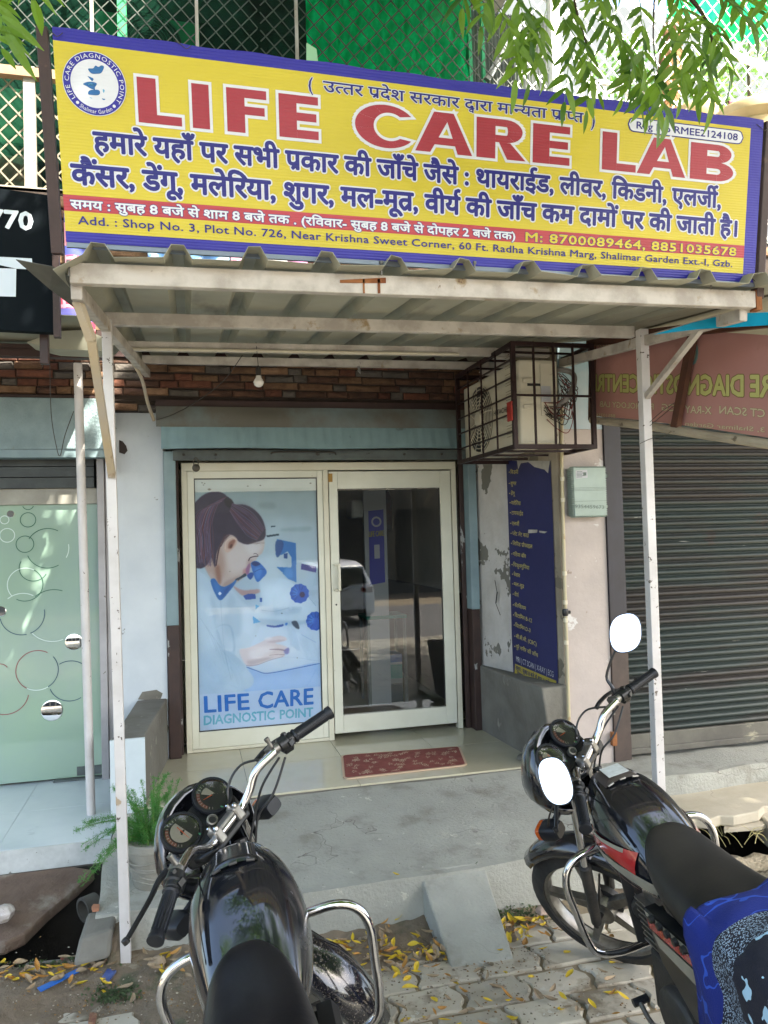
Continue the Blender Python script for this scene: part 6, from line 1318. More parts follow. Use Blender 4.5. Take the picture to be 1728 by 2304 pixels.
for path in (((4.6, -4.8, 5.6), at(1700, -200, 'y', -3.6), at(1500, -60, 'y', -3.5), at(1470, 60, 'y', -3.45), at(1480, 170, 'y', -3.42)), ((1.8, -3.6, 4.9), at(1300, -200, 'y', -3.5), at(1290, -20, 'y', -3.45), at(1320, 100, 'y', -3.42)), (at(1500, -60, 'y', -3.5), at(1580, 30, 'y', -3.45), at(1610, 120, 'y', -3.42)), (at(1300, -200, 'y', -3.5), at(1150, -60, 'y', -3.5), at(1215, 60, 'y', -3.45)), ((-1.0, -4.6, 5.9), at(-120, -260, 'y', -3.9), at(-60, 20, 'y', -3.9))):
    m.tube(path, [.012, .006, .0035, .0025, .0012][:len(path)], 6, 5)
m.build('twig', tree, smooth=40)
for k, (a, b) in enumerate(sp_): spray(a, b, 4+int(np.linalg.norm(b-a)*9), k, 0)
tag(extra.build('small_leaves', tree), kind='stuff')
# crown overhead (outside the frame, shades the lane)
m = MB(nlm); rc = random.Random(11); cl = []
while len(cl) < 640:
    x, y, z = rc.uniform(-4.5, 6.5), rc.uniform(-10.5, -3.0), rc.uniform(4.7, 7.6)
    if rc.random() < .75:
        tz = rc.uniform(0, 3.2); q_ = rc.uniform(4.8, 7.2); k_ = (q_-tz)/SUN.z; x, y, z = rc.uniform(-3.2, 4.2)+SUN.x*k_, rc.uniform(-5.2, -2.1 if tz > 1.9 else .15)+SUN.y*k_, q_
    # keep the clumps out of the picture and leave gaps
    d = V(x, y, z)-CC; zz = d@FW
    if zz > 0:
        u, v = 864+CF*(d@RT)/zz, 1152-CF*(d@UP)/zz
        mrg = 620/zz*1.1
        if -mrg-200 < u < 1728+mrg+200 and v > -mrg-140: continue
    if y < -9 and x < 0: continue
    cl.append(((x, y, z), rc.uniform(.35, .8)))
scatter(m, cl, 95000, .16, .036, 5, .3); tag(m.build('crown', tree), kind='stuff')

# ------------------------------------------------------------------ potted plant on the platform
pot = thing('potted_plant', 'concrete pot with feathery green asparagus fern by the left canopy post', 'potted plant', (-.19, -1.78, .21))
pc = V(-.185, -1.80, .205); potm = pm('pot cement', '8f8d83', '7c7a70', 7, .9, bump=.6, bsc=26, spots='68675d', ssc=5, sth=.6, sw=.1)
m = MB(potm); m.lathe(pc, (0, 0, 1), [(0, .085), (.012, .092), (.10, .108), (.104, .105), (.17, .118), (.175, .126), (.205, .128), (.208, .118), (.19, .11)], 32); m.build('pot', pot, smooth=30)
m = MB(potm)
for k in range(4): m.tube([pc+V((.094+.008*k+.003)*math.cos(a), (.094+.008*k+.003)*math.sin(a), .035+.035*k+.012*math.sin(a*2+k)) for a in np.linspace(0, 2*math.pi, 29)], .004, 6, caps=False)
m.build('pot_ridge', pot, smooth=40)
m = MB(pm('soil', '3a2f24')); m.lathe(pc+V(0, 0, .185), (0, 0, 1), [(0, .11), (.002, .11)], 20); m.build('soil', pot)
fern = leaf_mat('fern', hexc('3a7a34'), hexc('7fa85a')); fst = pm('fern stem', '5c7a3a', None, rough=.6); rf = random.Random(31)
mf, ms_ = MB(fern), MB(fst)
def frond(p0, p1, sag, dens=44, seed=0, wd=.03):
    P0, P1 = V(*p0), V(*p1); P = spline([P0, P0*.55+P1*.45+V(0, 0, sag), P1], 8); ms_.tube(P, [.0022, .0014, .0006], 4)
    for k in range(dens*2):
        t = .12+.88*rf.random(); i = min(len(P)-2, int(t*(len(P)-1))); f = t*(len(P)-1)-i; p = P[i]*(1-f)+P[i+1]*f; L = wd*(1-.6*t)*(.6+.7*rf.random())
        d = V(rf.gauss(0, 1), rf.gauss(0, 1), rf.gauss(.2, 1)); d /= np.linalg.norm(d)
        for q in range(3):
            e = d*L*(.35+.33*q); s_ = V(rf.gauss(0, 1), rf.gauss(0, 1), rf.gauss(0, 1)); s_ = s_/np.linalg.norm(s_)*.011; w_ = np.cross(s_, d); w_ = w_/(np.linalg.norm(w_)+1e-9)*.0011
            mf.add([p+e-w_, p+e+s_, p+e+w_], [(0, 1, 2)])
        w_ = np.cross(d, V(0, 0, 1)); w_ = w_/(np.linalg.norm(w_)+1e-9)*.0007; mf.add([p-w_, p+d*L, p+w_], [(0, 1, 2)])
top = pc+V(0, 0, .19)
for k in range(46):
    a = rf.random()*6.28; h_ = .10+.19*rf.random(); frond(top+V(.05*math.cos(a), .05*math.sin(a), 0), top+V((.06+.09*rf.random())*math.cos(a), (.06+.08*rf.random())*math.sin(a), h_), .03)
for px, py, yy in ((165, 1868, -1.75), (190, 1850, -1.7), (182, 1905, -1.8), (215, 1930, -1.85), (182, 1985, -1.95), (205, 1960, -1.9), (380, 1745, -1.72), (250, 1768, -1.6), (375, 1790, -1.75), (240, 1880, -1.9)):
    for j in range(2): frond(top+V(-.03+.02*j, 0, .0), at(px+rf.uniform(-8, 8), py+rf.uniform(-8, 8), 'y', yy), .07, 60, wd=.036)
mf.build('foliage', pot); ms_.build('stem', pot)

# ------------------------------------------------------------------ litter
def litter_leaf(seed, mat):
    r = random.Random(seed); L, W = .052+.02*r.random(), .009+.005*r.random(); m = MB(mat); n = 5; vs = []; bend = r.uniform(-.5, .5); cu = r.uniform(.1, .5)
    for i in range(n+1):
        t = i/n; w_ = W*math.sin(math.pi*min(1, t*.94+.05))**.9+.0003; cx_, cy_ = L*t, bend*L*t*t; z = .004+cu*L*(t-.5)**2*1.6
        vs += [(cx_, cy_-w_, z+w_*.6), (cx_, cy_, z), (cx_, cy_+w_, z+w_*.7)]
    f = []
    for i in range(n): a = 3*i; f += [(a, a+3, a+4, a+1), (a+1, a+4, a+5, a+2)]
    m.add(vs, f); return m.mesh('fallen_leaf')
ym = [pm('leaf yellow', 'c9a81c', 'd6bc3a', 30, .55, rnd=.25, coords='object'), pm('leaf ochre', 'a8742c', 'b98c4a', 30, .7, rnd=.3, coords='object'), pm('leaf dry', '8f7a5c', 'a5937a', 30, .8, rnd=.3, coords='object')]
lm = [litter_leaf(k, ym[0 if k < 4 else 1 if k < 6 else 2]) for k in range(10)]
rl = random.Random(77); LL = ['single yellow fallen leaf on the pavers', 'ochre fallen leaf on the pavers', 'dry curled brown leaf on the pavers']
def gz(x, y):
    if y > edge(x) and -.42 < x < 2.4: return .20
    return max(.0, mudz(x, y)) if y < -2.0 else .03
n = 0
spots_ = [(1000, 2190), (1050, 2235), (1100, 2220), (905, 2222), (970, 2245), (1140, 2290), (1175, 2130), (1267, 2145), (1335, 2140), (1360, 2210), (1395, 2235), (1255, 2252), (1255, 2272), (1340, 2270), (868, 2255), (900, 2300), (1040, 2300), (1072, 2302), (1150, 2297), (1180, 2255), (1275, 2200), (520, 2180), (300, 2225), (140, 2215), (165, 2232), (262, 2205), (45, 2225), (15, 2215), (860, 2180), (1200, 2225), (300, 2245), (1110, 2175), (1370, 2160), (1015, 2205), (1060, 2270)]
for px, py in spots_:
    p = at(px, py, 'z', .01); k = rl.choice([0, 1, 2, 3, 4, 0, 1, 5, 6, 8, 9]); o = bpy.data.objects.new('fallen_leaf', lm[k]); COL.objects.link(o)
    o.location = (p[0], p[1], gz(p[0], p[1])+.003); o.rotation_euler = (rl.uniform(-.3, .3), rl.uniform(-.3, .3), rl.uniform(0, 6.28)); sc_ = rl.uniform(.7, 1.05); o.scale = (sc_,)*3
    kind = 0 if k < 4 else 1 if k < 6 else 2; tag(o, LL[kind], 'leaf', ['yellow leaves scattered on the ground', 'ochre leaves scattered on the ground', 'dry leaves scattered on the ground'][kind])
lit = MB(ym[0])
def pile(n, fx, seed):
    r = random.Random(seed)
    for k in range(n):
        px, py = fx(r); p = at(px, py, 'z', .015); me = lm[r.randrange(10)]; s_ = r.uniform(.5, .95)
        e = (Matrix.Rotation(r.uniform(0, 6.28), 3, 'Z') @ Matrix.Rotation(r.uniform(-.6, .6), 3, 'X') @ Matrix.Rotation(r.uniform(-.5, .5), 3, 'Y'))
        lit.use(me.materials[0]); z = gz(p[0], p[1])+r.uniform(.004, .022); lit.add([np.array(e @ (v.co*s_))+V(p[0], p[1], z) for v in me.vertices], [tuple(q.vertices) for q in me.polygons])
pile(80, lambda r: (860+r.random()*150, 2105+r.gauss(35, 24)), 1); pile(62, lambda r: (1130+abs(r.gauss(0, 75)), 2068+abs(r.gauss(0, 26))), 2)
pile(60, lambda r: (r.uniform(0, 260), 2205+r.gauss(0, 13)), 3); pile(60, lambda r: (r.uniform(740, 870), 2125+abs(r.gauss(0, 28))), 4); pile(24, lambda r: (r.uniform(330, 420), 2185+r.gauss(0, 12)), 6)
pile(14, lambda r: (r.uniform(140, 240), 1945+r.gauss(0, 6)), 5); pile(34, lambda r: (r.uniform(860, 1420), r.uniform(2170, 2300)), 8)
tag(lit.build('leaf_litter'), 'drifts of yellow and brown neem leaves against the step', kind='stuff')
gr = MB(pm('grit pale', 'a39a88', '8a8172', 30, .9)); gr.use(gr.mats[0]); gr2 = pm('grit dark', '5f5548', '6b6152', 30, .95); gr3 = pm('grit leaf', '6b4f30', '8a6a3c', 30, .9); rg = random.Random(12)
for k in range(2000):
    if k % 3 == 0: px, py = rg.uniform(-20, 470), rg.gauss(2235, 34)
    elif k % 3 == 1: px, py = rg.uniform(640, 1240), 2125+abs(rg.gauss(0, 55))
    else: px, py = rg.uniform(100, 1500), rg.uniform(2170, 2304)
    p = at(px, py, 'z', .01); s_ = rg.uniform(.0015, .006)*(1.5 if rg.random() < .06 else 1); z = gz(p[0], p[1]); a = rg.random()*6.28; gr.use((gr.mats[0], gr2, gr3, gr2)[k % 4]); q = [(p[0]+s_*r_*math.cos(a+t), p[1]+s_*r_*math.sin(a+t), z) for t, r_ in ((0, 1), (1.5, .8), (3.1, 1.1), (4.6, .7))]
    gr.add(q+[(p[0], p[1], z+s_*.7)], [(0, 1, 4), (1, 2, 4), (2, 3, 4), (3, 0, 4)])
for k in range(160):   # grit carried onto the slab
    p = at(rg.uniform(330, 1180), rg.uniform(1760, 2040), 'z', .24); x, y = p[0], p[1]
    if not (-.4 < x < 2.3 and edge(x)+.03 < y < -1.06): continue
    z = .20+.08*((y-edge(x))/(-1.03-edge(x)))**1.2+.004*math.sin(x*7+y*5); s_ = rg.uniform(.001, .003); gr.use((gr2, gr3)[k % 2]); gr.add([(x+s_, y, z), (x, y+s_, z), (x-s_, y, z), (x, y-s_, z), (x, y, z+s_)], [(0, 1, 4), (1, 2, 4), (2, 3, 4), (3, 0, 4)])
tag(gr.build('grit'), 'grit, crumbs and leaf bits on the mud and pavers', kind='stuff')
# small rubbish
def bit(name, pts, mat, lab, cat, h_=.004):
    if h_ != .0121: zz_ = max(gz(p[0], p[1]) for p in pts)+.003; pts = [(p[0], p[1], zz_) for p in pts]
    m = MB(mat); m.prism([tuple(p) for p in pts], (0, 0, h_)); tag(m.build(name), lab, cat)
G = lambda px, py, z=.03: at(px, py, 'z', z)
bit('blue_strip', [G(84, 2232), G(175, 2188), G(184, 2192), G(92, 2240)], pm('blue plastic', '1f62b5', None, rough=.35), 'long blue plastic strip lying in the mud at the lower left', 'plastic strip')
bit('blue_wrapper', [G(228, 2212), G(242, 2190), G(262, 2194), G(246, 2216)], pm('blue wrapper', '5a6f9f', '3a4c8c', 30, .3), 'crumpled blue wrapper beside the long blue strip', 'wrapper', .008)
bit('small_wrapper', [G(198, 2290), G(202, 2268), G(218, 2270), G(213, 2292)], pm('maroon wrapper', '6a3a34', '8a6a50', 60, .4), 'small maroon wrapper on the pavers at the lower left', 'wrapper', .012)
bit('brick_chip', [G(206, 2040, .215), G(210, 2034, .215), G(224, 2034, .215), G(222, 2044, .215), G(208, 2046, .215)], pm('brick red', '9a6a50'), 'reddish brick chip on the left end of the entrance slab', 'brick chip', .012)
bit('hair_band', [G(136, 2166), G(142, 2158), G(146, 2164), G(140, 2170)], pm('band red', '8a4a3c'), 'small reddish ring on the mossy block', 'ring', .003)
def lump(name, px, py, z, s_, mat, lab, cat, seed, fl=.6):
    c_ = at(px, py, 'z', z); r = random.Random(seed); secs = []
    for k in range(6):
        q = k/5*math.pi; rad = math.sin(q)*s_+.002; secs.append([(c_[0]+rad*(.8+.45*r.random())*math.cos(a), c_[1]+rad*(.8+.45*r.random())*math.sin(a), c_[2]+s_*fl*.7-math.cos(q)*s_*fl) for a in [i*math.pi/4 for i in range(8)]])
    m = MB(mat); m.loft(secs); tag(m.build(name, smooth=35), lab, cat)
lump('plastic_bag', 6, 2068, .06, .05, pm('bag', 'b5aaa0', 'c9c3bf', 20, .25, bump=.8), 'crumpled clear plastic bag on the stained drain slab', 'plastic bag', 3, .7)
lump('stone_lump', 356, 2172, .03, .034, pm('stone sand', 'a08f78', '8a7a66', 20, .9, bump=.6), 'sandy stone lump near the foot of the left post', 'stone', 5)
lump('stone_lump', 1222, 2055, .03, .032, pm('stone pink', 'b09a8c', '9a8678', 20, .9, bump=.6), 'pinkish stone lump beside the front wheel of the right motorcycle', 'stone', 6)
lump('broken_block', 1180, 1708, .31, .05, cement_d, 'broken cement chunk at the right corner of the tiled doorstep', 'chunk', 8, .35)
mo = MB(pm('moss', '3f5230', '556642', 40, .95, bump=1, bsc=120, bdist=.02)); rm_ = random.Random(4)
for k in range(900):
    px, py, s_ = ((250+rm_.gauss(0, 26), 2235+rm_.gauss(0, 8), .012) if k < 330 else (1180+rm_.gauss(0, 45), 2050+rm_.gauss(0, 9), .014) if k < 640 else (110+rm_.gauss(0, 60), 2178+rm_.gauss(0, 5), .01)); p = at(px, py, 'z', .02); z = gz(p[0], p[1])
    a = rm_.random()*6.28; mo.add([(p[0], p[1], z), (p[0]+s_*math.cos(a), p[1]+s_*math.sin(a), z+.006), (p[0]+s_*math.cos(a+1.2), p[1]+s_*math.sin(a+1.2), z+.010)], [(0, 1, 2)])
tag(mo.build('moss'), 'dark green moss tufts on the damp mud', kind='stuff')

# ------------------------------------------------------------------ across the road (seen in the door glass and the mirrors)
car = thing('parked_car', 'white hatchback parked across the road, seen only as a reflection in the door', 'car', (3.15, -14.2, -.35))
car['_local'] = 1; car.rotation_euler = (0, 0, math.radians(-96)); carw = pm('car white', 'c9ccd2', None, rough=.3, coat=.8); cgl = pm('car glass', (.02, .025, .03), None, rough=.05)
def sec(x, w0, w1, z0, z1, z2):
    return [(x, -w0, z0), (x, -w0, (z0+z1)/2), (x, -w0*.97, z1), (x, -w1, z2), (x, w1, z2), (x, w0*.97, z1), (x, w0, (z0+z1)/2), (x, w0, z0)]
m = MB(carw); m.loft([sec(-2.0, .70, .55, .35, .75, .80), sec(-1.93, .83, .62, .25, .85, .93), sec(-1.75, .86, .62, .22, .92, 1.36), sec(-1.2, .87, .62, .2, .94, 1.47), sec(0, .87, .62, .2, .93, 1.49), sec(.7, .87, .60, .2, .92, 1.35), sec(1.15, .86, .66, .2, .90, .98), sec(1.8, .82, .6, .25, .74, .80), sec(2.0, .6, .5, .35, .6, .65)])
m.build('body', car, smooth=30, bevel=.02)
m = MB(cgl); m.prism([(-1.80, -.55, 1.30), (-1.80, .55, 1.30), (-1.955, .66, .96), (-1.955, -.66, .96)], (-.02, 0, 0)); m.build('rear_window', car)
for s_ in (-1, 1):
    MB(pm('tail lamp', '6a1214', None, rough=.2)).box(-2.0, -1.9, s_*.62-.14, s_*.62+.14, .74, .86).build('tail_light', car)
    for x in (-1.25, 1.25): m = MB(black_m); m.lathe((x, s_*.80, .31), (0, s_, 0), [(-.1, .31), (.06, .31), (.07, .20), (.05, .19)], 22); m.build('wheel', car)
MB(pm('plate', 'c4c6c4')).box(-2.03, -2.01, -.26, .26, .52, .63).build('number_plate', car); MB(black_m).box(-2.01, -1.9, -.6, .6, .22, .36).build('bumper_trim', car)
t = thing('opposite_building', 'low dark row of shops across the road, only seen in reflections', 'building', (0, -22, -.3)); m = MB(pm('opp wall', '7a766c', '55524b', .6, .9)); m.box(-14, 16, -26, -21, -.4, 3.3); m.build('wall', t)
m = MB(pm('opp door', '1e2226')); 
for x in range(-13, 15, 4): m.box(x, x+3, -21.02, -20.99, 0, 2.6)
m.build('shopfront', t)
# ------------------------------------------------------------------ motorcycles
chrome = pm('chrome', (.62, .62, .64), (.5, .5, .5), 30, .09, metal=1, mix=(.45, .8), coords='object')
gloss_k = pm('gloss black paint', (.005, .006, .010), (.010, .011, .014), 6, .06, rvar=.30, rsc=7, coat=1, bump=.02, bsc=3, spots=(.05, .05, .05), ssc=60, sth=.72, sw=.02, coords='object')
dusty_k = pm('dusty black plastic', (.005, .006, .007), (.012, .012, .012), 9, .34, spec=.4, coords='object', spots=(.06, .057, .05), ssc=26, sth=.70, sw=.1)
rubber = pm('rubber', (.006, .007, .010), (.011, .012, .015), 20, .42, spec=.35, coords='object')
tyre_m = pm('tyre', (.012, .012, .012), (.04, .036, .03), 8, .85, bump=.3, bsc=60, coords='object')
seat_m = pm('seat vinyl', (.005, .005, .007), (.011, .011, .012), 5, .30, spec=.35, rvar=.55, rsc=9, bump=.25, bsc=70, coords='object', bdist=.002)
seat_d = pm('dusty seat vinyl', (.006, .006, .007), (.026, .023, .019), 3.0, .42, spec=.35, bump=.25, bsc=70, coords='object', bdist=.002)
alu = pm('cast alloy', '8f8d88', '6f6c66', 20, .4, metal=.85, coords='object'); engine_m = pm('engine metal', (.03, .03, .03), (.07, .066, .06), 9, .55, metal=.5, bump=.3, coords='object')
muddy = pm('mud splashed paint', (.006, .007, .012), (.012, .012, .016), 5, .14, coat=.8, coords='object', spots=(.10, .09, .075), ssc=120, sth=.57, sw=.06, spots2=(.22, .19, .15), ssc2=210, sth2=.63)
frame_k = pm('frame black', (.006, .006, .007), (.018, .017, .015), 12, .5, coords='object')
dial_w = pm('dial face', '8d8a7c', None, rough=.5); dial_k = pm('dial black', (.02, .02, .022), None, rough=.4); orange = pm('needle orange', 'c4521a'); greenp = pm('pilot green', '23563a')
red_d = pm('decal red', 'a01c20', 'b02a2a', 20, .2, coat=.8); silv_d = pm('decal silver', '8f8c80', 'a19c8c', 12, .3, metal=.3, coat=.5); gold_d = pm('decal gold', '8d6f34', None, rough=.3); orange_d = pm('indicator amber', 'b04a14', None, rough=.2, coat=.5)
lens_g = sheet_glass('gauge lens', (.9, .9, .9), .03); mirror_m = pm('mirror glass', (.92, .93, .95), None, rough=.02, metal=1)
RK = math.radians(26); SPT = V(.86, 0, .93); SAX = Vector((-math.sin(RK), 0, math.cos(RK)))
def supel(w_, h_, e, n=20, cy=0, cz=0):
    out = []
    for i in range(n):
        a = 2*math.pi*i/n; c, s_ = math.cos(a), math.sin(a); out.append((cy+w_*math.copysign(abs(c)**e, c), cz+h_*math.copysign(abs(s_)**e, s_)))
    return out
def bike(loc, head, lean, steer, scl, label, style):
    root = thing('motorcycle', label, 'motorcycle', loc); root['_local'] = 1
    root.rotation_euler = (Matrix.Rotation(head, 3, 'Z') @ Matrix.Rotation(-lean, 3, 'X')).to_euler(); root.scale = (scl,)*3
    Ms = np.array(Matrix.Rotation(steer, 3, SAX))
    st = lambda p: SPT+Ms@(np.asarray(p)-SPT)
    def B(mat): return MB(mat)
    def S(mat): m = MB(mat); m.T = st; return m
    red = style == 'red'
    yo = 0 if red else .016; sdx = 0 if red else -.045; swk = 1 if red else .94
    # --- tank
    TS = [(.825, .035, .935, .87), (.80, .085, .945, .80), (.76, .118, .950, .74), (.70, .138, .948, .70), (.63, .142, .935, .68), (.56, .135, .910, .67), (.49, .122, .875, .67), (.43, .108, .838, .68), (.38, .095, .800, .70), (.35, .08, .775, .72)]
    if not red: TS = [(x, w_*1.06, zt, zb) for x, w_, zt, zb in TS]
    m = B(gloss_k); secs = []
    for x, w_, zt, zb in TS:
        cz = (zt+zb)/2; h_ = (zt-zb)/2
        L = []
        for y, z in supel(w_, h_, .62, 28, 0, cz):
            k = (z-zb)/(zt-zb+1e-9); y *= 1-.22*max(0, k-.55)/.45; L.append((x-.05*(1-k)*(1 if x < .8 else 0), y+yo, z))
        secs.append(L)
    m.loft(secs); tank = m.build('fuel_tank', root, smooth=0, sub=2)
    # pressed recess line and fuel lid
    m = B(gloss_k if not red else pm('lid brown', (.05, .038, .032), None, rough=.45))
    lid = lambda u, v, d=0: (.665+u*.105, yo+(v-.5)*.125*(1-.1*u), .9535+.0*u-.02*(2*v-1)**2*.6-.006*(1-u)+d)
    m.grid(lambda u, v: lid(u, v, .002+.008*min(1, 8*u)*min(1, 8*(1-u))*min(1, 8*v)*min(1, 8*(1-v))), 16, 16); m.build('fuel_lid', root, smooth=50)
    m = B(engine_m if not red else alu)
    for v in (.15, .5, .85): m = B(engine_m if not red else alu); m.tube([lid(-.03, v-.08, .004), lid(-.03, v+.08, .004)], .004, 8); m.build('lid_hinge', root, smooth=40)
    if red:
        m = B(pm('sticker white', 'c9ccca', 'b9bbb6', 60, .5)); q = [lid(u, v, .0155) for u, v in ((.15, .2), (.85, .2), (.85, .8), (.15, .8))]; m.prism(q, (0, 0, .0012)); m.build('white_sticker', root)
    # tank emblem stripes (both sides), slightly proud of the tank side
    if red:
        def side(x, z, s_, d=.0): # follow the tank side
            xs_ = [t_[0] for t_ in TS][::-1]; w_ = np.interp(x+.03, xs_, [t_[1] for t_ in TS][::-1]); zt = np.interp(x, xs_, [t_[2] for t_ in TS][::-1]); zb = np.interp(x, xs_, [t_[3] for t_ in TS][::-1]); cz = (zt+zb)/2; h_ = (zt-zb)/2
            r_ = min(.999, abs(z-cz)/h_); y = w_*(1-r_**(2/.62))**(.31)*(1-.22*max(0, (z-zb)/(zt-zb)-.55)/.45); return (x, s_*(y+.004+d), z)
        for s_ in (1, -1):
            m = B(red_d)
            def strip(x0, z0, x1, z1, w0, w1, mat, d, bow=.0):
                m.use(mat); m.grid(lambda u, v: side(x0+(x1-x0)*u, z0+(z1-z0)*u+bow*math.sin(math.pi*u)+(w0+(w1-w0)*u)*(v-.5), s_, d), 14, 3)
            strip(.78, .795, .45, .790, .015, .062, red_d, .0015, .006); strip(.79, .772, .37, .735, .012, .040, silv_d, .001); strip(.79, .822, .50, .815, .006, .012, silv_d, .002); strip(.79, .755, .47, .700, .006, .012, red_d, .0012)
            m.build('tank_stripe', root, smooth=60)
        m = B(gold_d); TPp = lambda u, v, d: side(.755-u, .872+v-.16*u, 1, d)
        text(m, 'HERO', TPp, w=.075, h=.026, off=.02, dz=.003); m.build('tank_badge', root)
    # --- seat
    m = B(seat_d if red else seat_m)
    SS = [(.475, .03, .868, .845), (.46, .062, .872, .81), (.43, .094, .868, .76), (.38, .115, .850, .715), (.30, .128, .828, .690), (.20, .138, .815, .685), (.08, .146, .825, .70), (-.02, .148, .850, .73), (-.15, .145, .862, .76), (-.30, .135, .868, .785), (-.42, .11, .868, .80), (-.47, .06, .86, .82)]
    secs = []
    for x, w_, zt, zb in SS:
        cz = (zt+zb)/2; h_ = (zt-zb)/2; secs.append([(x+sdx*min(1, max(0, (x+.2)/.5)), yo+swk*y*(1-.18*max(0, (z-zb)/(zt-zb)-.5)), z) for y, z in supel(w_, h_, .7, 24, 0, cz)])
    m.loft(secs); m.build('seat', root, smooth=0, sub=2)
    # --- frame, engine, side covers
    m = B(frame_k); m.tube([(.86, 0, .93), (.80, 0, .70), (.73, 0, .42), (.66, 0, .30)], .018, 8, 4); m.tube([(.84, 0, .86), (.5, 0, .70), (.1, 0, .66), (-.4, 0, .74)], .017, 8, 4)
    for s_ in (1, -1):
        m.tube([(.42, s_*.09, .66), (.22, s_*.10, .50), (.20, s_*.09, .30)], .014, 8, 4); m.tube([(.2, s_*.10, .52), (-.1, s_*.12, .62), (-.45, s_*.10, .76)], .012, 8, 4)
        m.tube([(.22, s_*.09, .34), (-.03, s_*.09, .31)], .016, 8); m.tube([(.56, s_*.07, .22), (.30, s_*.10, .22), (.22, s_*.13, .24)], .012, 8, 4)
    m.build('frame', root, smooth=40)
    m = B(engine_m); m.hexa([(.30, -.10, .24), (.62, -.10, .24), (.62, .10, .24), (.30, .10, .24), (.28, -.09, .42), (.60, -.08, .44), (.60, .08, .44), (.28, .09, .42)]); m.lathe((.40, .10, .33), (0, 1, 0), [(0, .10), (.03, .10), (.045, .08)], 20); m.lathe((.40, -.10, .33), (0, -1, 0), [(0, .10), (.04, .10), (.055, .08)], 20)
    m.build('engine', root, smooth=40, bevel=.008)
    m = B(alu)
    for k in range(8): z = .445+k*.020; m.box(.475, .635, -.075, .075, z, z+.006)
    m.box(.50, .61, -.05, .05, .43, .62); m.build('cylinder_fins', root)
    m = B(engine_m); m.tube([(.62, .02, .58), (.70, .05, .50), (.68, -.09, .30), (.40, -.13, .22), (.1, -.15, .25)], .017, 8, 5); m.tube([(.12, -.15, .25), (.0, -.16, .28), (-.45, -.17, .36)], [.02, .038, .04, .035], 12); m.build('exhaust', root, smooth=40)
    for s_ in (1, -1):
        m = B(dusty_k); P = [(.42, .68), (.10, .695), (-.02, .62), (.06, .48), (.24, .44), (.38, .55)]
        m.loft([[(x, s_*.10, z) for x, z in P], [(x, s_*.135, z) for x, z in P], [(x*.9+.02, s_*.148, z*.9+.056) for x, z in P]]); m.build('side_cover', root, smooth=40)
        if red:
            m = B(red_d); q = [(.385, .655), (.36, .56), (.10, .47), (.02, .55)]
            m.add([(.385, s_*.1500, .668), (.385, s_*.1500, .640), (.12, s_*.1500, .648), (.12, s_*.1500, .678)], [(0, 1, 2, 3)]); m.use(silv_d).add([(.37, s_*.1502, .634), (.35, s_*.1502, .600), (.16, s_*.1502, .590), (.12, s_*.1502, .640)], [(0, 1, 2, 3)])
            m.use(silv_d).add([(.39, s_*.1502, .690), (.388, s_*.1502, .675), (.12, s_*.1502, .685), (.12, s_*.1502, .700)], [(0, 1, 2, 3)]); m.build('side_stripe', root)
            m = B(dusty_k)
            for k in range(5): x = .34-.04*k; m.lathe((x, s_*.151, .690-.001*k), (0, s_, 0), [(0, .012), (.012, .010)], 8)
            m.build('side_badge', root)
    # leg guard
    for s_ in (1, -1):
        m = B(chrome); m.tube([(.70, s_*.03, .752), (.69, s_*.12, .752), (.68, s_*.20, .752), (.68, s_*.25, .725), (.68, s_*.272, .670), (.68, s_*.262, .58), (.68, s_*.250, .49), (.685, s_*.225, .43), (.69, s_*.15, .400), (.70, s_*.04, .390)], .0125, 12, 5); m.build('leg_guard', root, smooth=40)
        m = B(rubber); m.lathe((.24, s_*.12, .30), (0, s_, 0), [(0, .016), (.02, .020), (.11, .019), (.115, .014)], 12); m.build('footrest', root, smooth=40)
    m = B(frame_k); m.bar((.74, .05, .74), (.70, .06, .40), .03, .022); m.build('guard_mount', root)
    m = B(alu); m.tube([(.40, .15, .30), (.50, .17, .28), (.575, .165, .30)], .008, 8, 3); m.build('gear_lever', root); m = B(rubber)
    m.lathe((.585, .135, .302), (0, 1, 0), [(0, .013), (.05, .013)], 10); m.build('gear_pedal', root)
    m = B(alu); m.tube([(.30, -.10, .30), (.34, -.15, .28), (.46, -.16, .27)], .008, 8, 3); m.use(rubber).box(.44, .50, -.19, -.13, .268, .284); m.build('brake_pedal', root)
    # rear end
    def wheel(cx_, cz_, R_, T, w_, nm):
        m = MB(tyre_m); m.T = T; c = (cx_, 0, cz_); m.lathe((cx_, -w_, cz_), (0, 1, 0), [(0, R_-.062), (-.006+.006, R_-.055), (w_*.25, R_-.022), (w_*.6, R_-.004), (w_, R_), (w_*1.4, R_-.004), (w_*1.75, R_-.022), (w_*2, R_-.055), (w_*2, R_-.062), (w_, R_-.066), (0, R_-.062)], 44, False); wh = m.build(nm, root, smooth=50)
        m = MB(alu); m.T = T
        m.lathe((cx_, -.030, cz_), (0, 1, 0), [(0, R_-.058), (.004, R_-.050), (.056, R_-.050), (.060, R_-.058), (.052, R_-.075), (.03, R_-.08), (.008, R_-.075), (0, R_-.058)], 44, False)
        m.lathe((cx_, -.04, cz_), (0, 1, 0), [(0, .03), (.002, .055), (.078, .055), (.08, .03)], 20)
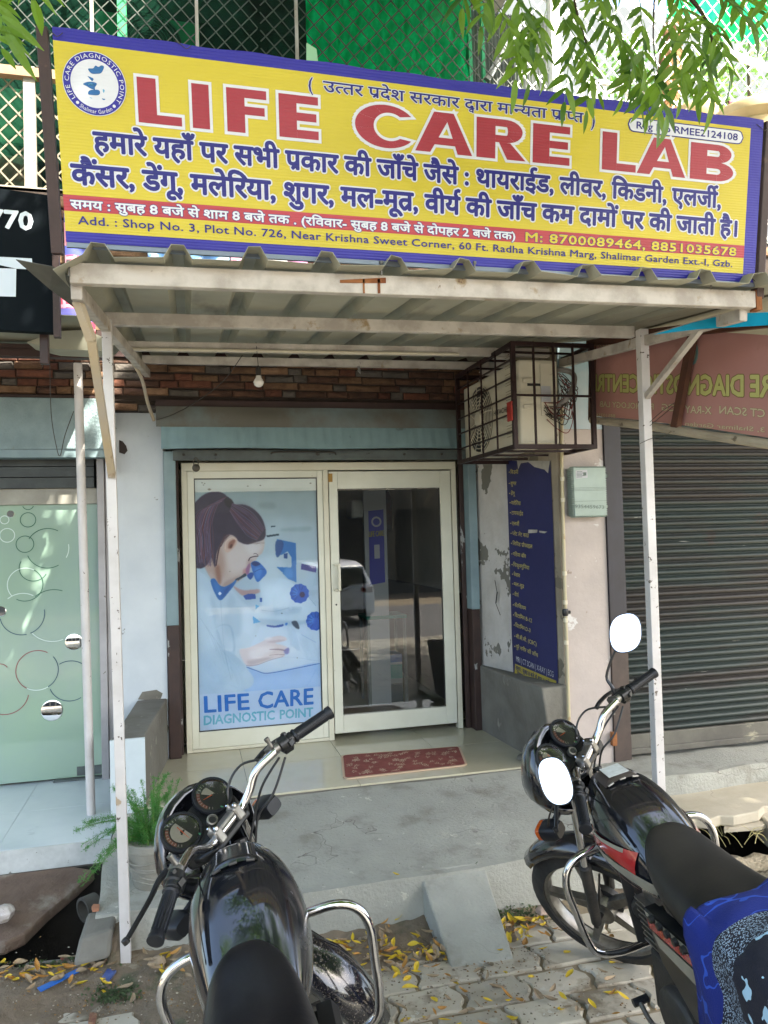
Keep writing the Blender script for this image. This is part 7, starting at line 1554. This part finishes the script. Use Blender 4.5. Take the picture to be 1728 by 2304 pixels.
        for k in range(5):
            a = k*2*math.pi/5+.3; d = V(math.cos(a), 0, math.sin(a)); n_ = V(-math.sin(a), 0, math.cos(a)); c_ = V(cx_, 0, cz_)
            p0, p1 = c_+d*.045, c_+d*(R_-.07); m.hexa([p0+n_*.022+V(0, -.016, 0), p1+n_*.012+V(0, -.014, 0), p1+n_*.012+V(0, .014, 0), p0+n_*.022+V(0, .016, 0), p0-n_*.022+V(0, -.016, 0), p1-n_*.012+V(0, -.014, 0), p1-n_*.012+V(0, .014, 0), p0-n_*.022+V(0, .016, 0)])
        m.build('rim', wh, smooth=30)
        m = MB(engine_m); m.T = T; m.lathe((cx_, -.045, cz_), (0, 1, 0), [(0, .05), (.01, .075), (.035, .075), (.04, .055)], 24); m.build('brake_drum', wh, smooth=30); return wh
    wheel(-.03, .295, .300, None, .042, 'rear_wheel')
    m = B(dusty_k); m.loft([[(x0_+(R_)*math.cos(a)-.03, y, .30+R_*math.sin(a)) for y, R_ in ((-.06, .31), (-.05, .335), (0, .345), (.05, .335), (.06, .31))] for x0_, a in ((0, math.radians(q)) for q in range(60, 190, 13))], caps=False, closed=False); m.build('rear_fender', root, smooth=50, solid=.004)
    m = B(pm('lamp red', '8a1518', None, rough=.15, coat=.6)); m.box(-.53, -.47, -.06, .06, .70, .78); m.build('tail_light', root, bevel=.015)
    for s_ in (1, -1):
        m = B(frame_k); m.tube([(.02, s_*.11, .60), (-.05, s_*.115, .31)], .012, 8)
        for k in range(9): t_ = k/9; m.tube([(.02-.07*t_-.0, s_*.112, .58-.24*t_), (.015-.07*t_, s_*.112, .57-.24*t_)], .026, 10)
        m.build('rear_shock', root, smooth=40)
    m = B(chrome); m.tube([(-.2, .16, .84), (-.45, .16, .88), (-.56, .10, .89), (-.56, -.10, .89), (-.45, -.16, .88), (-.2, -.16, .84)], .010, 8, 4); m.build('grab_rail', root, smooth=40)
    m = B(frame_k); m.tube([(.30, .10, .24), (.22, .20, .10), (.17, .27, .0+.035)], .009, 6); m.build('side_stand', root)
    # --- steering group
    AXL = (1.175, 0, .267)
    fw_ = wheel(AXL[0], AXL[2], .298, st, .038, 'front_wheel')
    for s_ in (1, -1):
        m = S(chrome); m.tube([(.93, s_*.085, .955), (1.085, s_*.085, .53)], .0145, 12); m.use(engine_m).tube([(1.075, s_*.085, .555), (1.172, s_*.085, .275)], [.023, .024, .024, .020], 12); m.build('front_fork', root, smooth=40)
    m = S(frame_k); m.tube([(1.172, -.10, .267), (1.172, .10, .267)], .010, 10); m.build('axle', root)
    m = S(dusty_k); P = [(.86, .07), (.90, .105), (.955, .105), (.955, -.105), (.90, -.105), (.86, -.07)]
    m.loft([[(x, y, .95+.0*x) for x, y in P], [(x, y, .972) for x, y in P]]); m.build('triple_clamp', root, bevel=.006)
    m = S(alu); m.lathe((.893, 0, .970), (-.1, 0, 1), [(0, .022), (.012, .022), (.012, .015), (.024, .013)], 14); m.build('steering_nut', root, smooth=40)
    m = S(alu); m.box(.853, .884, -.056, .056, .992, 1.006); m.box(.849, .888, -.056, -.028, .966, 1.010); m.box(.849, .888, .028, .056, .966, 1.010); m.build('handlebar_clamp', root, bevel=.006)
    m = S(chrome)
    for s_ in (1, -1):
        for x in (.853, .884): m.lathe((x, s_*.042, 1.010), (0, 0, 1), [(0, .0065), (.007, .0065), (.009, .004)], 8)
    m.build('clamp_bolt', root)
    m = S(chrome); H = [(.735, .33, 1.032), (.775, .25, 1.045), (.80, .20, 1.045), (.828, .145, 1.038), (.850, .105, 1.005), (.866, .07, .987), (.868, .03, .986)]
    m.tube(H+[(.868, 0, .986)]+[(x, -y, z) for x, y, z in H[::-1]], .0125, 14, 6); m.build('handlebar', root, smooth=40)
    for s_ in (1, -1):
        d = V(.707-.765, (.397-.275), 1.023-1.042)*1; d /= np.linalg.norm(d); d = d*V(1, s_, 1); p0 = V(.765, s_*.272, 1.042)
        m = S(rubber); m.lathe(p0, d, [(0, .020), (.006, .0215), (.010, .0175), (.118, .0168), (.122, .0195), (.134, .0200), (.136, .012)], 22)
        a_ = np.cross(d, V(0, 0, 1)); a_ /= np.linalg.norm(a_); b_ = np.cross(d, a_)
        for k in range(14): q = 2*math.pi*k/14; e = a_*math.cos(q)+b_*math.sin(q); m.bar(p0+d*.018+e*.0172, p0+d*.112+e*.0168, .0034, .0022, e)
        m.build('grip', root, smooth=35)
        m = S(dusty_k); m.lathe(p0-d*.052, d, [(0, .017), (.003, .0225), (.030, .0245), (.034, .020), (.047, .020), (.051, .0155)], 18)
        q = p0-d*.03; m.lathe(q+V(.004, 0, -.014), d, [(-.016, .014), (-.012, .020), (.012, .020), (.018, .014)], 12); m.box(q[0]-.030, q[0]-.016, q[1]-.008, q[1]+.010, q[2]-.01, q[2]+.004); m.box(q[0]-.014, q[0]+.002, q[1]-.012, q[1]-.002, q[2]+.018, q[2]+.027); m.build('switch_housing', root, smooth=40)
        m = S(alu); q = p0-d*.068; m.lathe(q, d, [(0, .015), (.016, .015)], 12); m.box(q[0], q[0]+.03, q[1]-.01, q[1]+.01, q[2]-.008, q[2]+.010)
        if not red: m.lathe(q+V(0, 0, .012), (0, 0, 1), [(0, .007), (.018, .006), (.024, .008), (.030, .008)], 10)
        m.build('lever_bracket', root, smooth=40)
        m = S(pm('lever black', (.012, .012, .013), None, rough=.3)); m.tube([(.88, s_*.200, 1.034), (.875, s_*.235, 1.036), (.852, s_*.285, 1.034), (.825, s_*.345, 1.036-.03*(s_ < 0)), (.800, s_*.404, 1.038-.045*(s_ < 0))], [.009, .008, .007, .0065, .006], 8, 5); m.lathe((.800, s_*.406, 1.032-.045*(s_ < 0)), (0, 0, 1), [(-.002, .004), (.0, .0085), (.012, .0085), (.014, .004)], 12); m.build('lever', root, smooth=40)
        # cables
    m = S(pm('cable', (.02, .02, .02), None, rough=.45))
    for P in (((.845, -.205, 1.03), (.90, -.16, 1.055), (.935, -.10, 1.02), (.92, -.03, .93)), ((.80, -.215, 1.02), (.86, -.16, .98), (.90, -.12, .93), (.93, -.05, .86)), ((.79, -.225, 1.01), (.83, -.15, .95), (.88, -.10, .92), (.91, -.06, .86)), ((.87, .205, 1.03), (.94, .16, 1.02), (.95, .10, .94), (.93, .04, .84)), ((.80, .215, 1.02), (.86, .17, .98), (.92, .09, .90))):
        m.tube(P, .0038, 7, 6)
    m.build('control_cable', root, smooth=40)
    # cowl
    m = S(gloss_k); secs = []
    for x, w_, zt, zb in ((.985, .170, 1.085, .80), (1.0, .174, 1.100, .775), (1.035, .168, 1.090, .765), (1.075, .145, 1.06, .77), (1.11, .115, 1.01, .79), (1.13, .08, .96, .82)):
        L = []; cz = .93
        for y, z in supel(1, 1, .78, 26):
            zz = cz+(zt-cz)*z if z > 0 else cz+(cz-zb)*z; ww = w_*(1-.42*max(0, -z)**1.3)*(1-.36*max(0, z)**1.5); L.append((x-.02*max(0, -z)+.012*max(0, z), y*ww, zz))
        secs.append(L)
    m.loft(secs, caps=False); m.f.append(list(range(5*26, 6*26))); m.m.append(0); m.build('headlight_cowl', root, smooth=50, solid=.005)
    m = S(pm('headlamp glass', (.6, .6, .62), None, rough=.08, coat=1)); m.loft([[(1.135, y, .895+z) for y, z in supel(.085, .062, .7, 20)], [(1.150, y, .89+z) for y, z in supel(.06, .045, .7, 20)]]); m.build('headlight', root, smooth=40)
    # gauges: dials tilted towards the rider
    gn = V(-.78, .05, .62); gn = gn/np.linalg.norm(gn)
    for s_ in (1, -1):
        c = V(.966, s_*.068, 1.034); gx_ = np.cross(gn, V(0, 1, 0)); gy = V(0, 1, 0)
        m = S(rubber); m.lathe(c-gn*.042, gn, [(0, .034), (.012, .050), (.036, .057), (.046, .0585), (.050, .056), (.050, .049), (.043, .0475)], 32); gg = m.build('gauge', root, smooth=40)
        m = S(dial_k); dc = c+gn*.0032; m.lathe(c, gn, [(0, .0475), (.0022, .0475)], 28); m.use(dial_w)
        up = -gx_ if gx_[2] < 0 else gx_
        m.ring(dc+gn*-.0005, .0, .031, 30, 0 if s_ == 1 else 60, 360 if s_ == 1 else 200, gy, up); 
        m.use(pm('dial red', '6a4034')); m.ring(dc+gn*-.0003, .035, .0445, 20, -20, 60, gy, up); m.use(dial_w)
        for k in range(22):
            a = math.radians(-40+k*13); e = gy*math.cos(a)+up*math.sin(a); f = np.cross(gn, e); p = dc; r0_, r1_ = (.0365, .0435); m.add([p+e*r0_-f*.0008, p+e*r1_-f*.0008, p+e*r1_+f*.0008, p+e*r0_+f*.0008], [(0, 1, 2, 3)])
        m.use(dial_k); e = gy*.2+up; e /= np.linalg.norm(e); f = np.cross(gn, e); p = dc; m.add([p-f*.008-e*.006, p+f*.008-e*.006, p+f*.008-e*.001, p-f*.008-e*.001], [(0, 1, 2, 3)]); m.lathe(c, gn, [(-.0005, .005), (.004, .004)], 10)
        m.build('dial', gg)
        m = S(orange); a = math.radians(84 if s_ == 1 else 200); e = gy*math.cos(a)*.0+up*(-1 if s_ == 1 else .3)+gy*(.1 if s_ == 1 else .8); e /= np.linalg.norm(e); f = np.cross(gn, e); p = dc+gn*.0035; m.add([p-f*.0012-e*.018*(s_ == 1), p+f*.0012-e*.018*(s_ == 1), p+e*.030+f*.0004, p+e*.030-f*.0004], [(0, 1, 2, 3)]); m.build('needle', gg)
        m = S(lens_g); m.lathe(c+gn*.009, gn, [(0, .0485), (.003, .035), (.0045, .012), (.0048, .001)], 28, False); m.build('lens', gg, smooth=60)
    m = S(dusty_k); P = [(.905, .085, .985), (.905, -.085, .985), (.955, -.12, .99), (1.0, -.10, 1.05), (1.0, .10, 1.05), (.955, .12, .99)]
    m.loft([P, [(x-.0, y, z-.05) for x, y, z in P]]); m.build('instrument_console', root, bevel=.01)
    m = S(alu); m.lathe((.922, 0, 1.004), gn, [(-.01, .016), (.008, .016), (.009, .012), (.006, .011)], 18); m.use(black_m).lathe((.922, 0, 1.004), gn, [(.0065, .010), (.007, .010)], 14); m.build('ignition_switch', root, smooth=40)
    m = S(greenp)
    for y in (.05, -.05): c = V(.925, y, 1.005); m.add([c+V(-.003, -.003, .0), c+V(-.003, .003, .0), c+V(.003, .002, .005), c+V(.003, -.002, .005)], [(0, 1, 2, 3)])
    m.build('pilot_mark', root)
    for s_ in (1, -1):   # indicators
        m = S(rubber); m.tube([(1.0, s_*.13, .86), (1.01, s_*.19, .852)], .011, 8); a, b = (.985, .215) , (1.045, .215)
        m.loft([[(x, s_*(.212)+y, .852+z) for y, z in supel(.036*k, .027*k, .5, 16)] for x, k in ((.965, .75), (.985, 1), (1.03, .98), (1.035, .9))]); ind = m.build('indicator', root, smooth=40)
        m = S(orange_d); m.loft([[(x, s_*(.212)+y, .852+z) for y, z in supel(.034*k, .025*k, .5, 16)] for x, k in ((1.035, 1), (1.05, .95), (1.058, .6))]); m.build('amber_lens', ind, smooth=40)
    # front fender
    m = S(muddy if not red else gloss_k); secs = []
    for q in range(50, 203, 9):
        a = math.radians(q); R_ = .332; wd = .050+.016*math.sin(math.radians((q-50)*1.17))+(.012 if q > 140 else 0)
        secs.append([(AXL[0]+R2*math.cos(a), y, AXL[2]+R2*math.sin(a)) for y, R2 in ((-wd, R_-.030), (-wd*.92, R_-.008), (-wd*.55, R_+.010), (0, R_+.016), (wd*.55, R_+.010), (wd*.92, R_-.008), (wd, R_-.030))])
    m.loft([s for s in secs if True], caps=False, closed=False); m.build('front_fender', root, smooth=60, solid=.003)
    m = S(frame_k)
    for s_ in (1, -1): m.tube([(1.175, s_*.062, .267), (1.05, s_*.066, .50)], .004, 6)
    m.build('fender_stay', root)
    if red:
        m = S(wire_d); m.tube([(.80, .30, 1.09), (.92, .27, .97), (1.0, .222, .874)], .0032, 6, 5); m.build('brake_cable', root, smooth=40)
        for s_, c, tilt, stem in ((-1, V(.716, -.36, 1.227), .12, [(.803, -.238, 1.055), (.805, -.245, 1.085), (.815, -.262, 1.12), (.775, -.30, 1.175), (.745, -.325, 1.20)]), (1, V(.78, .315, 1.145), .1, [(.803, .238, 1.055), (.815, .25, 1.09), (.81, .275, 1.10), (.80, .30, 1.11)])):
            tocam = V(-.62, .10 if s_ > 0 else .25, .45); 
            nrm = MIRN[s_]; nrm = nrm/np.linalg.norm(nrm); up = V(0, 0, 1)-nrm*nrm[2]; up /= np.linalg.norm(up); sd = np.cross(up, nrm)
            q = [(y, z) for y, z in supel(.056 if s_ < 0 else .047, .068 if s_ < 0 else .070, .82, 30)]
            m = MB(rubber); T0 = m
            loc_ = lambda y, z, d: c+sd*(y+z*(.10 if s_ < 0 else -.06))+up*z+nrm*d
            # centre follows the steered position
            cs = st(c); L2 = lambda y, z, d: cs+sd*(y+z*(.18 if s_ < 0 else -.08))+up*z+nrm*d
            m.loft([[L2(y*.6, z*.6, -.022) for y, z in q], [L2(y*.93, z*.93, -.012) for y, z in q], [L2(y*1.06, z*1.05, -.002) for y, z in q], [L2(y*1.04, z*1.04, .002) for y, z in q], [L2(y, z, .0005) for y, z in q]], caps=True); mi = m.build('mirror', root, smooth=40)
            m = MB(mirror_m); m.add([L2(y*.995, z*.995, .0015) for y, z in q], [list(range(30))]); m.build('mirror_glass', mi)
            m = S(pm('lever black', (.012, .012, .013), None, rough=.3)); m.tube(stem, [.009, .0065, .005, .0045], 8, 4); m.build('mirror_stem', mi, smooth=40)
    return root
def local_dir(d, head, lean): return np.array((Matrix.Rotation(head, 3, 'Z') @ Matrix.Rotation(-lean, 3, 'X')).transposed() @ Vector(d))
# each mirror faces half-way between the camera and the bright sky it shows
def mirn(cworld, skydir, head, lean):
    a = CC-V(*cworld); a /= np.linalg.norm(a); b = V(*skydir); b /= np.linalg.norm(b); return local_dir(a+b, head, lean)
MIRN = {-1: mirn((1.62, -3.0, 1.35), (-.55, -.75, .395), 1.51, .233), 1: mirn((1.2, -3.2, 1.1), (-.62, -.75, .30), 1.51, .233)}
bike((.3, -4.14, 0), 1.52, .243, .80, 1.006, 'plain black motorcycle without mirrors, nearest the camera at the lower left', 'plain')
bB = bike((1.537, -3.865, 0), 1.51, .233, .739, 1.002, 'black motorcycle with red and silver stripes and two round mirrors at the right', 'red')
# printed blanket over the rear of the right seat
def blanket_mat():
    m = bpy.data.materials.new('printed fleece'); m.use_nodes = True; N = m.node_tree.nodes; Lk = m.node_tree.links; b = N['Principled BSDF']; b.inputs['Roughness'].default_value = .95
    tc = N.new('ShaderNodeTexCoord'); uv = N.new('ShaderNodeUVMap'); 
    sep = N.new('ShaderNodeSeparateXYZ'); Lk.new(tc.outputs['UV'], sep.inputs[0])
    nz_ = N.new('ShaderNodeTexNoise'); nz_.inputs['Scale'].default_value = 4; Lk.new(tc.outputs['UV'], nz_.inputs['Vector'])
    def math_(op, a, b_=None):
        x = N.new('ShaderNodeMath'); x.operation = op
        for i, v in enumerate((a, b_)):
            if v is None: continue
            if isinstance(v, (int, float)): x.inputs[i].default_value = v
            else: Lk.new(v, x.inputs[i])
        return x.outputs[0]
    def mix(f, a, bb):
        x = N.new('ShaderNodeMix'); x.data_type = 'RGBA'; Lk.new(f, x.inputs[0]) if not isinstance(f, float) else None
        for i, v in ((6, a), (7, bb)):
            if isinstance(v, tuple): x.inputs[i].default_value = (*v, 1)
            else: Lk.new(v, x.inputs[i])
        return x.outputs[2]
    u = math_('ADD', sep.outputs[0], math_('MULTIPLY', math_('SUBTRACT', nz_.outputs['Fac'], .5), .22))
    blue = hexc('0d2272'); dark = hexc('171824'); grey = hexc('8d9fb0')
    ns = N.new('ShaderNodeTexVoronoi'); ns.inputs['Scale'].default_value = 170; Lk.new(tc.outputs['UV'], ns.inputs['Vector'])
    speck = math_('LESS_THAN', ns.outputs['Distance'], .42)
    fur = mix(speck, dark, grey)
    ln = N.new('ShaderNodeTexVoronoi'); ln.feature = 'DISTANCE_TO_EDGE'; ln.inputs['Scale'].default_value = 7; Lk.new(tc.outputs['UV'], ln.inputs['Vector'])
    bl = mix(math_('LESS_THAN', math_('ABSOLUTE', math_('SUBTRACT', nz_.outputs['Fac'], .5)), .006), blue, hexc('274fb4'))
    n2 = N.new('ShaderNodeTexNoise'); n2.inputs['Scale'].default_value = 9; Lk.new(tc.outputs['UV'], n2.inputs['Vector'])
    inner = mix(math_('GREATER_THAN', n2.outputs['Fac'], .57), dark, hexc('9fc0d2'))
    c = mix(math_('GREATER_THAN', u, .23), bl, fur); c = mix(math_('GREATER_THAN', u, .40), c, inner); c = mix(math_('GREATER_THAN', u, .58), c, fur)
    c = mix(math_('GREATER_THAN', u, .74), c, hexc('2f6a2a')); c = mix(math_('GREATER_THAN', u, .82), c, hexc('8a1a28'))
    Lk.new(c, b.inputs['Base Color']); bp = N.new('ShaderNodeBump'); bp.inputs['Strength'].default_value = .5; bp.inputs['Distance'].default_value = .004; n3 = N.new('ShaderNodeTexNoise'); n3.inputs['Scale'].default_value = 160; Lk.new(tc.outputs['UV'], n3.inputs['Vector']); Lk.new(n3.outputs['Fac'], bp.inputs['Height']); Lk.new(bp.outputs[0], b.inputs['Normal'])
    return m
Mw = (Matrix.Translation((1.537, -3.865, 0)) @ Matrix.Rotation(1.51, 4, 'Z') @ Matrix.Rotation(-.233, 4, 'X') @ Matrix.Scale(1.002, 4))
m = MB(blanket_mat()); nu, nv = 50, 110
def bl_(u, v):
    x = .050-.52*u+.03*math.sin(v*9); a = (v-.5)*2; top_ = .16
    s_ = abs(a)*.62; sg_ = 1 if a > 0 else -1
    if s_ < top_: y, z = s_, .872+.02*min(1, u*3)-.35*(s_/top_)**4*.05
    elif s_ < top_+.08: q = (s_-top_)/.08*math.pi/2; y, z = top_+.04*math.sin(q), .886-.0175-.04*(1-math.cos(q))
    else: y, z = top_+.040+.012*math.sin(x*34+s_*5)*min(1, (s_-top_)*4)+.03*(s_-top_), .828-(s_-top_-.08)
    return tuple(Mw @ Vector((x+.02*math.sin(s_*14), sg_*y, z+.004*math.sin(x*50+v*30))))
m.grid(bl_, nu, nv); ob = m.build('blanket', smooth=0, solid=.006)
uvl = ob.data.uv_layers.new(name='uv'); 
for lp in ob.data.loops: i = lp.vertex_index; uvl.data[lp.index].uv = ((i % (nu+1))/nu, (i//(nu+1))/nv*1.5)
tag(ob, 'blue fleece blanket with grey speckled print draped over the rear seat at the right edge', 'blanket')
for o in bpy.data.objects:
    if '_local' in o: del o['_local']
for m_ in bpy.data.materials:
    if 'b' in m_: del m_['b']
bpy.context.view_layer.update()
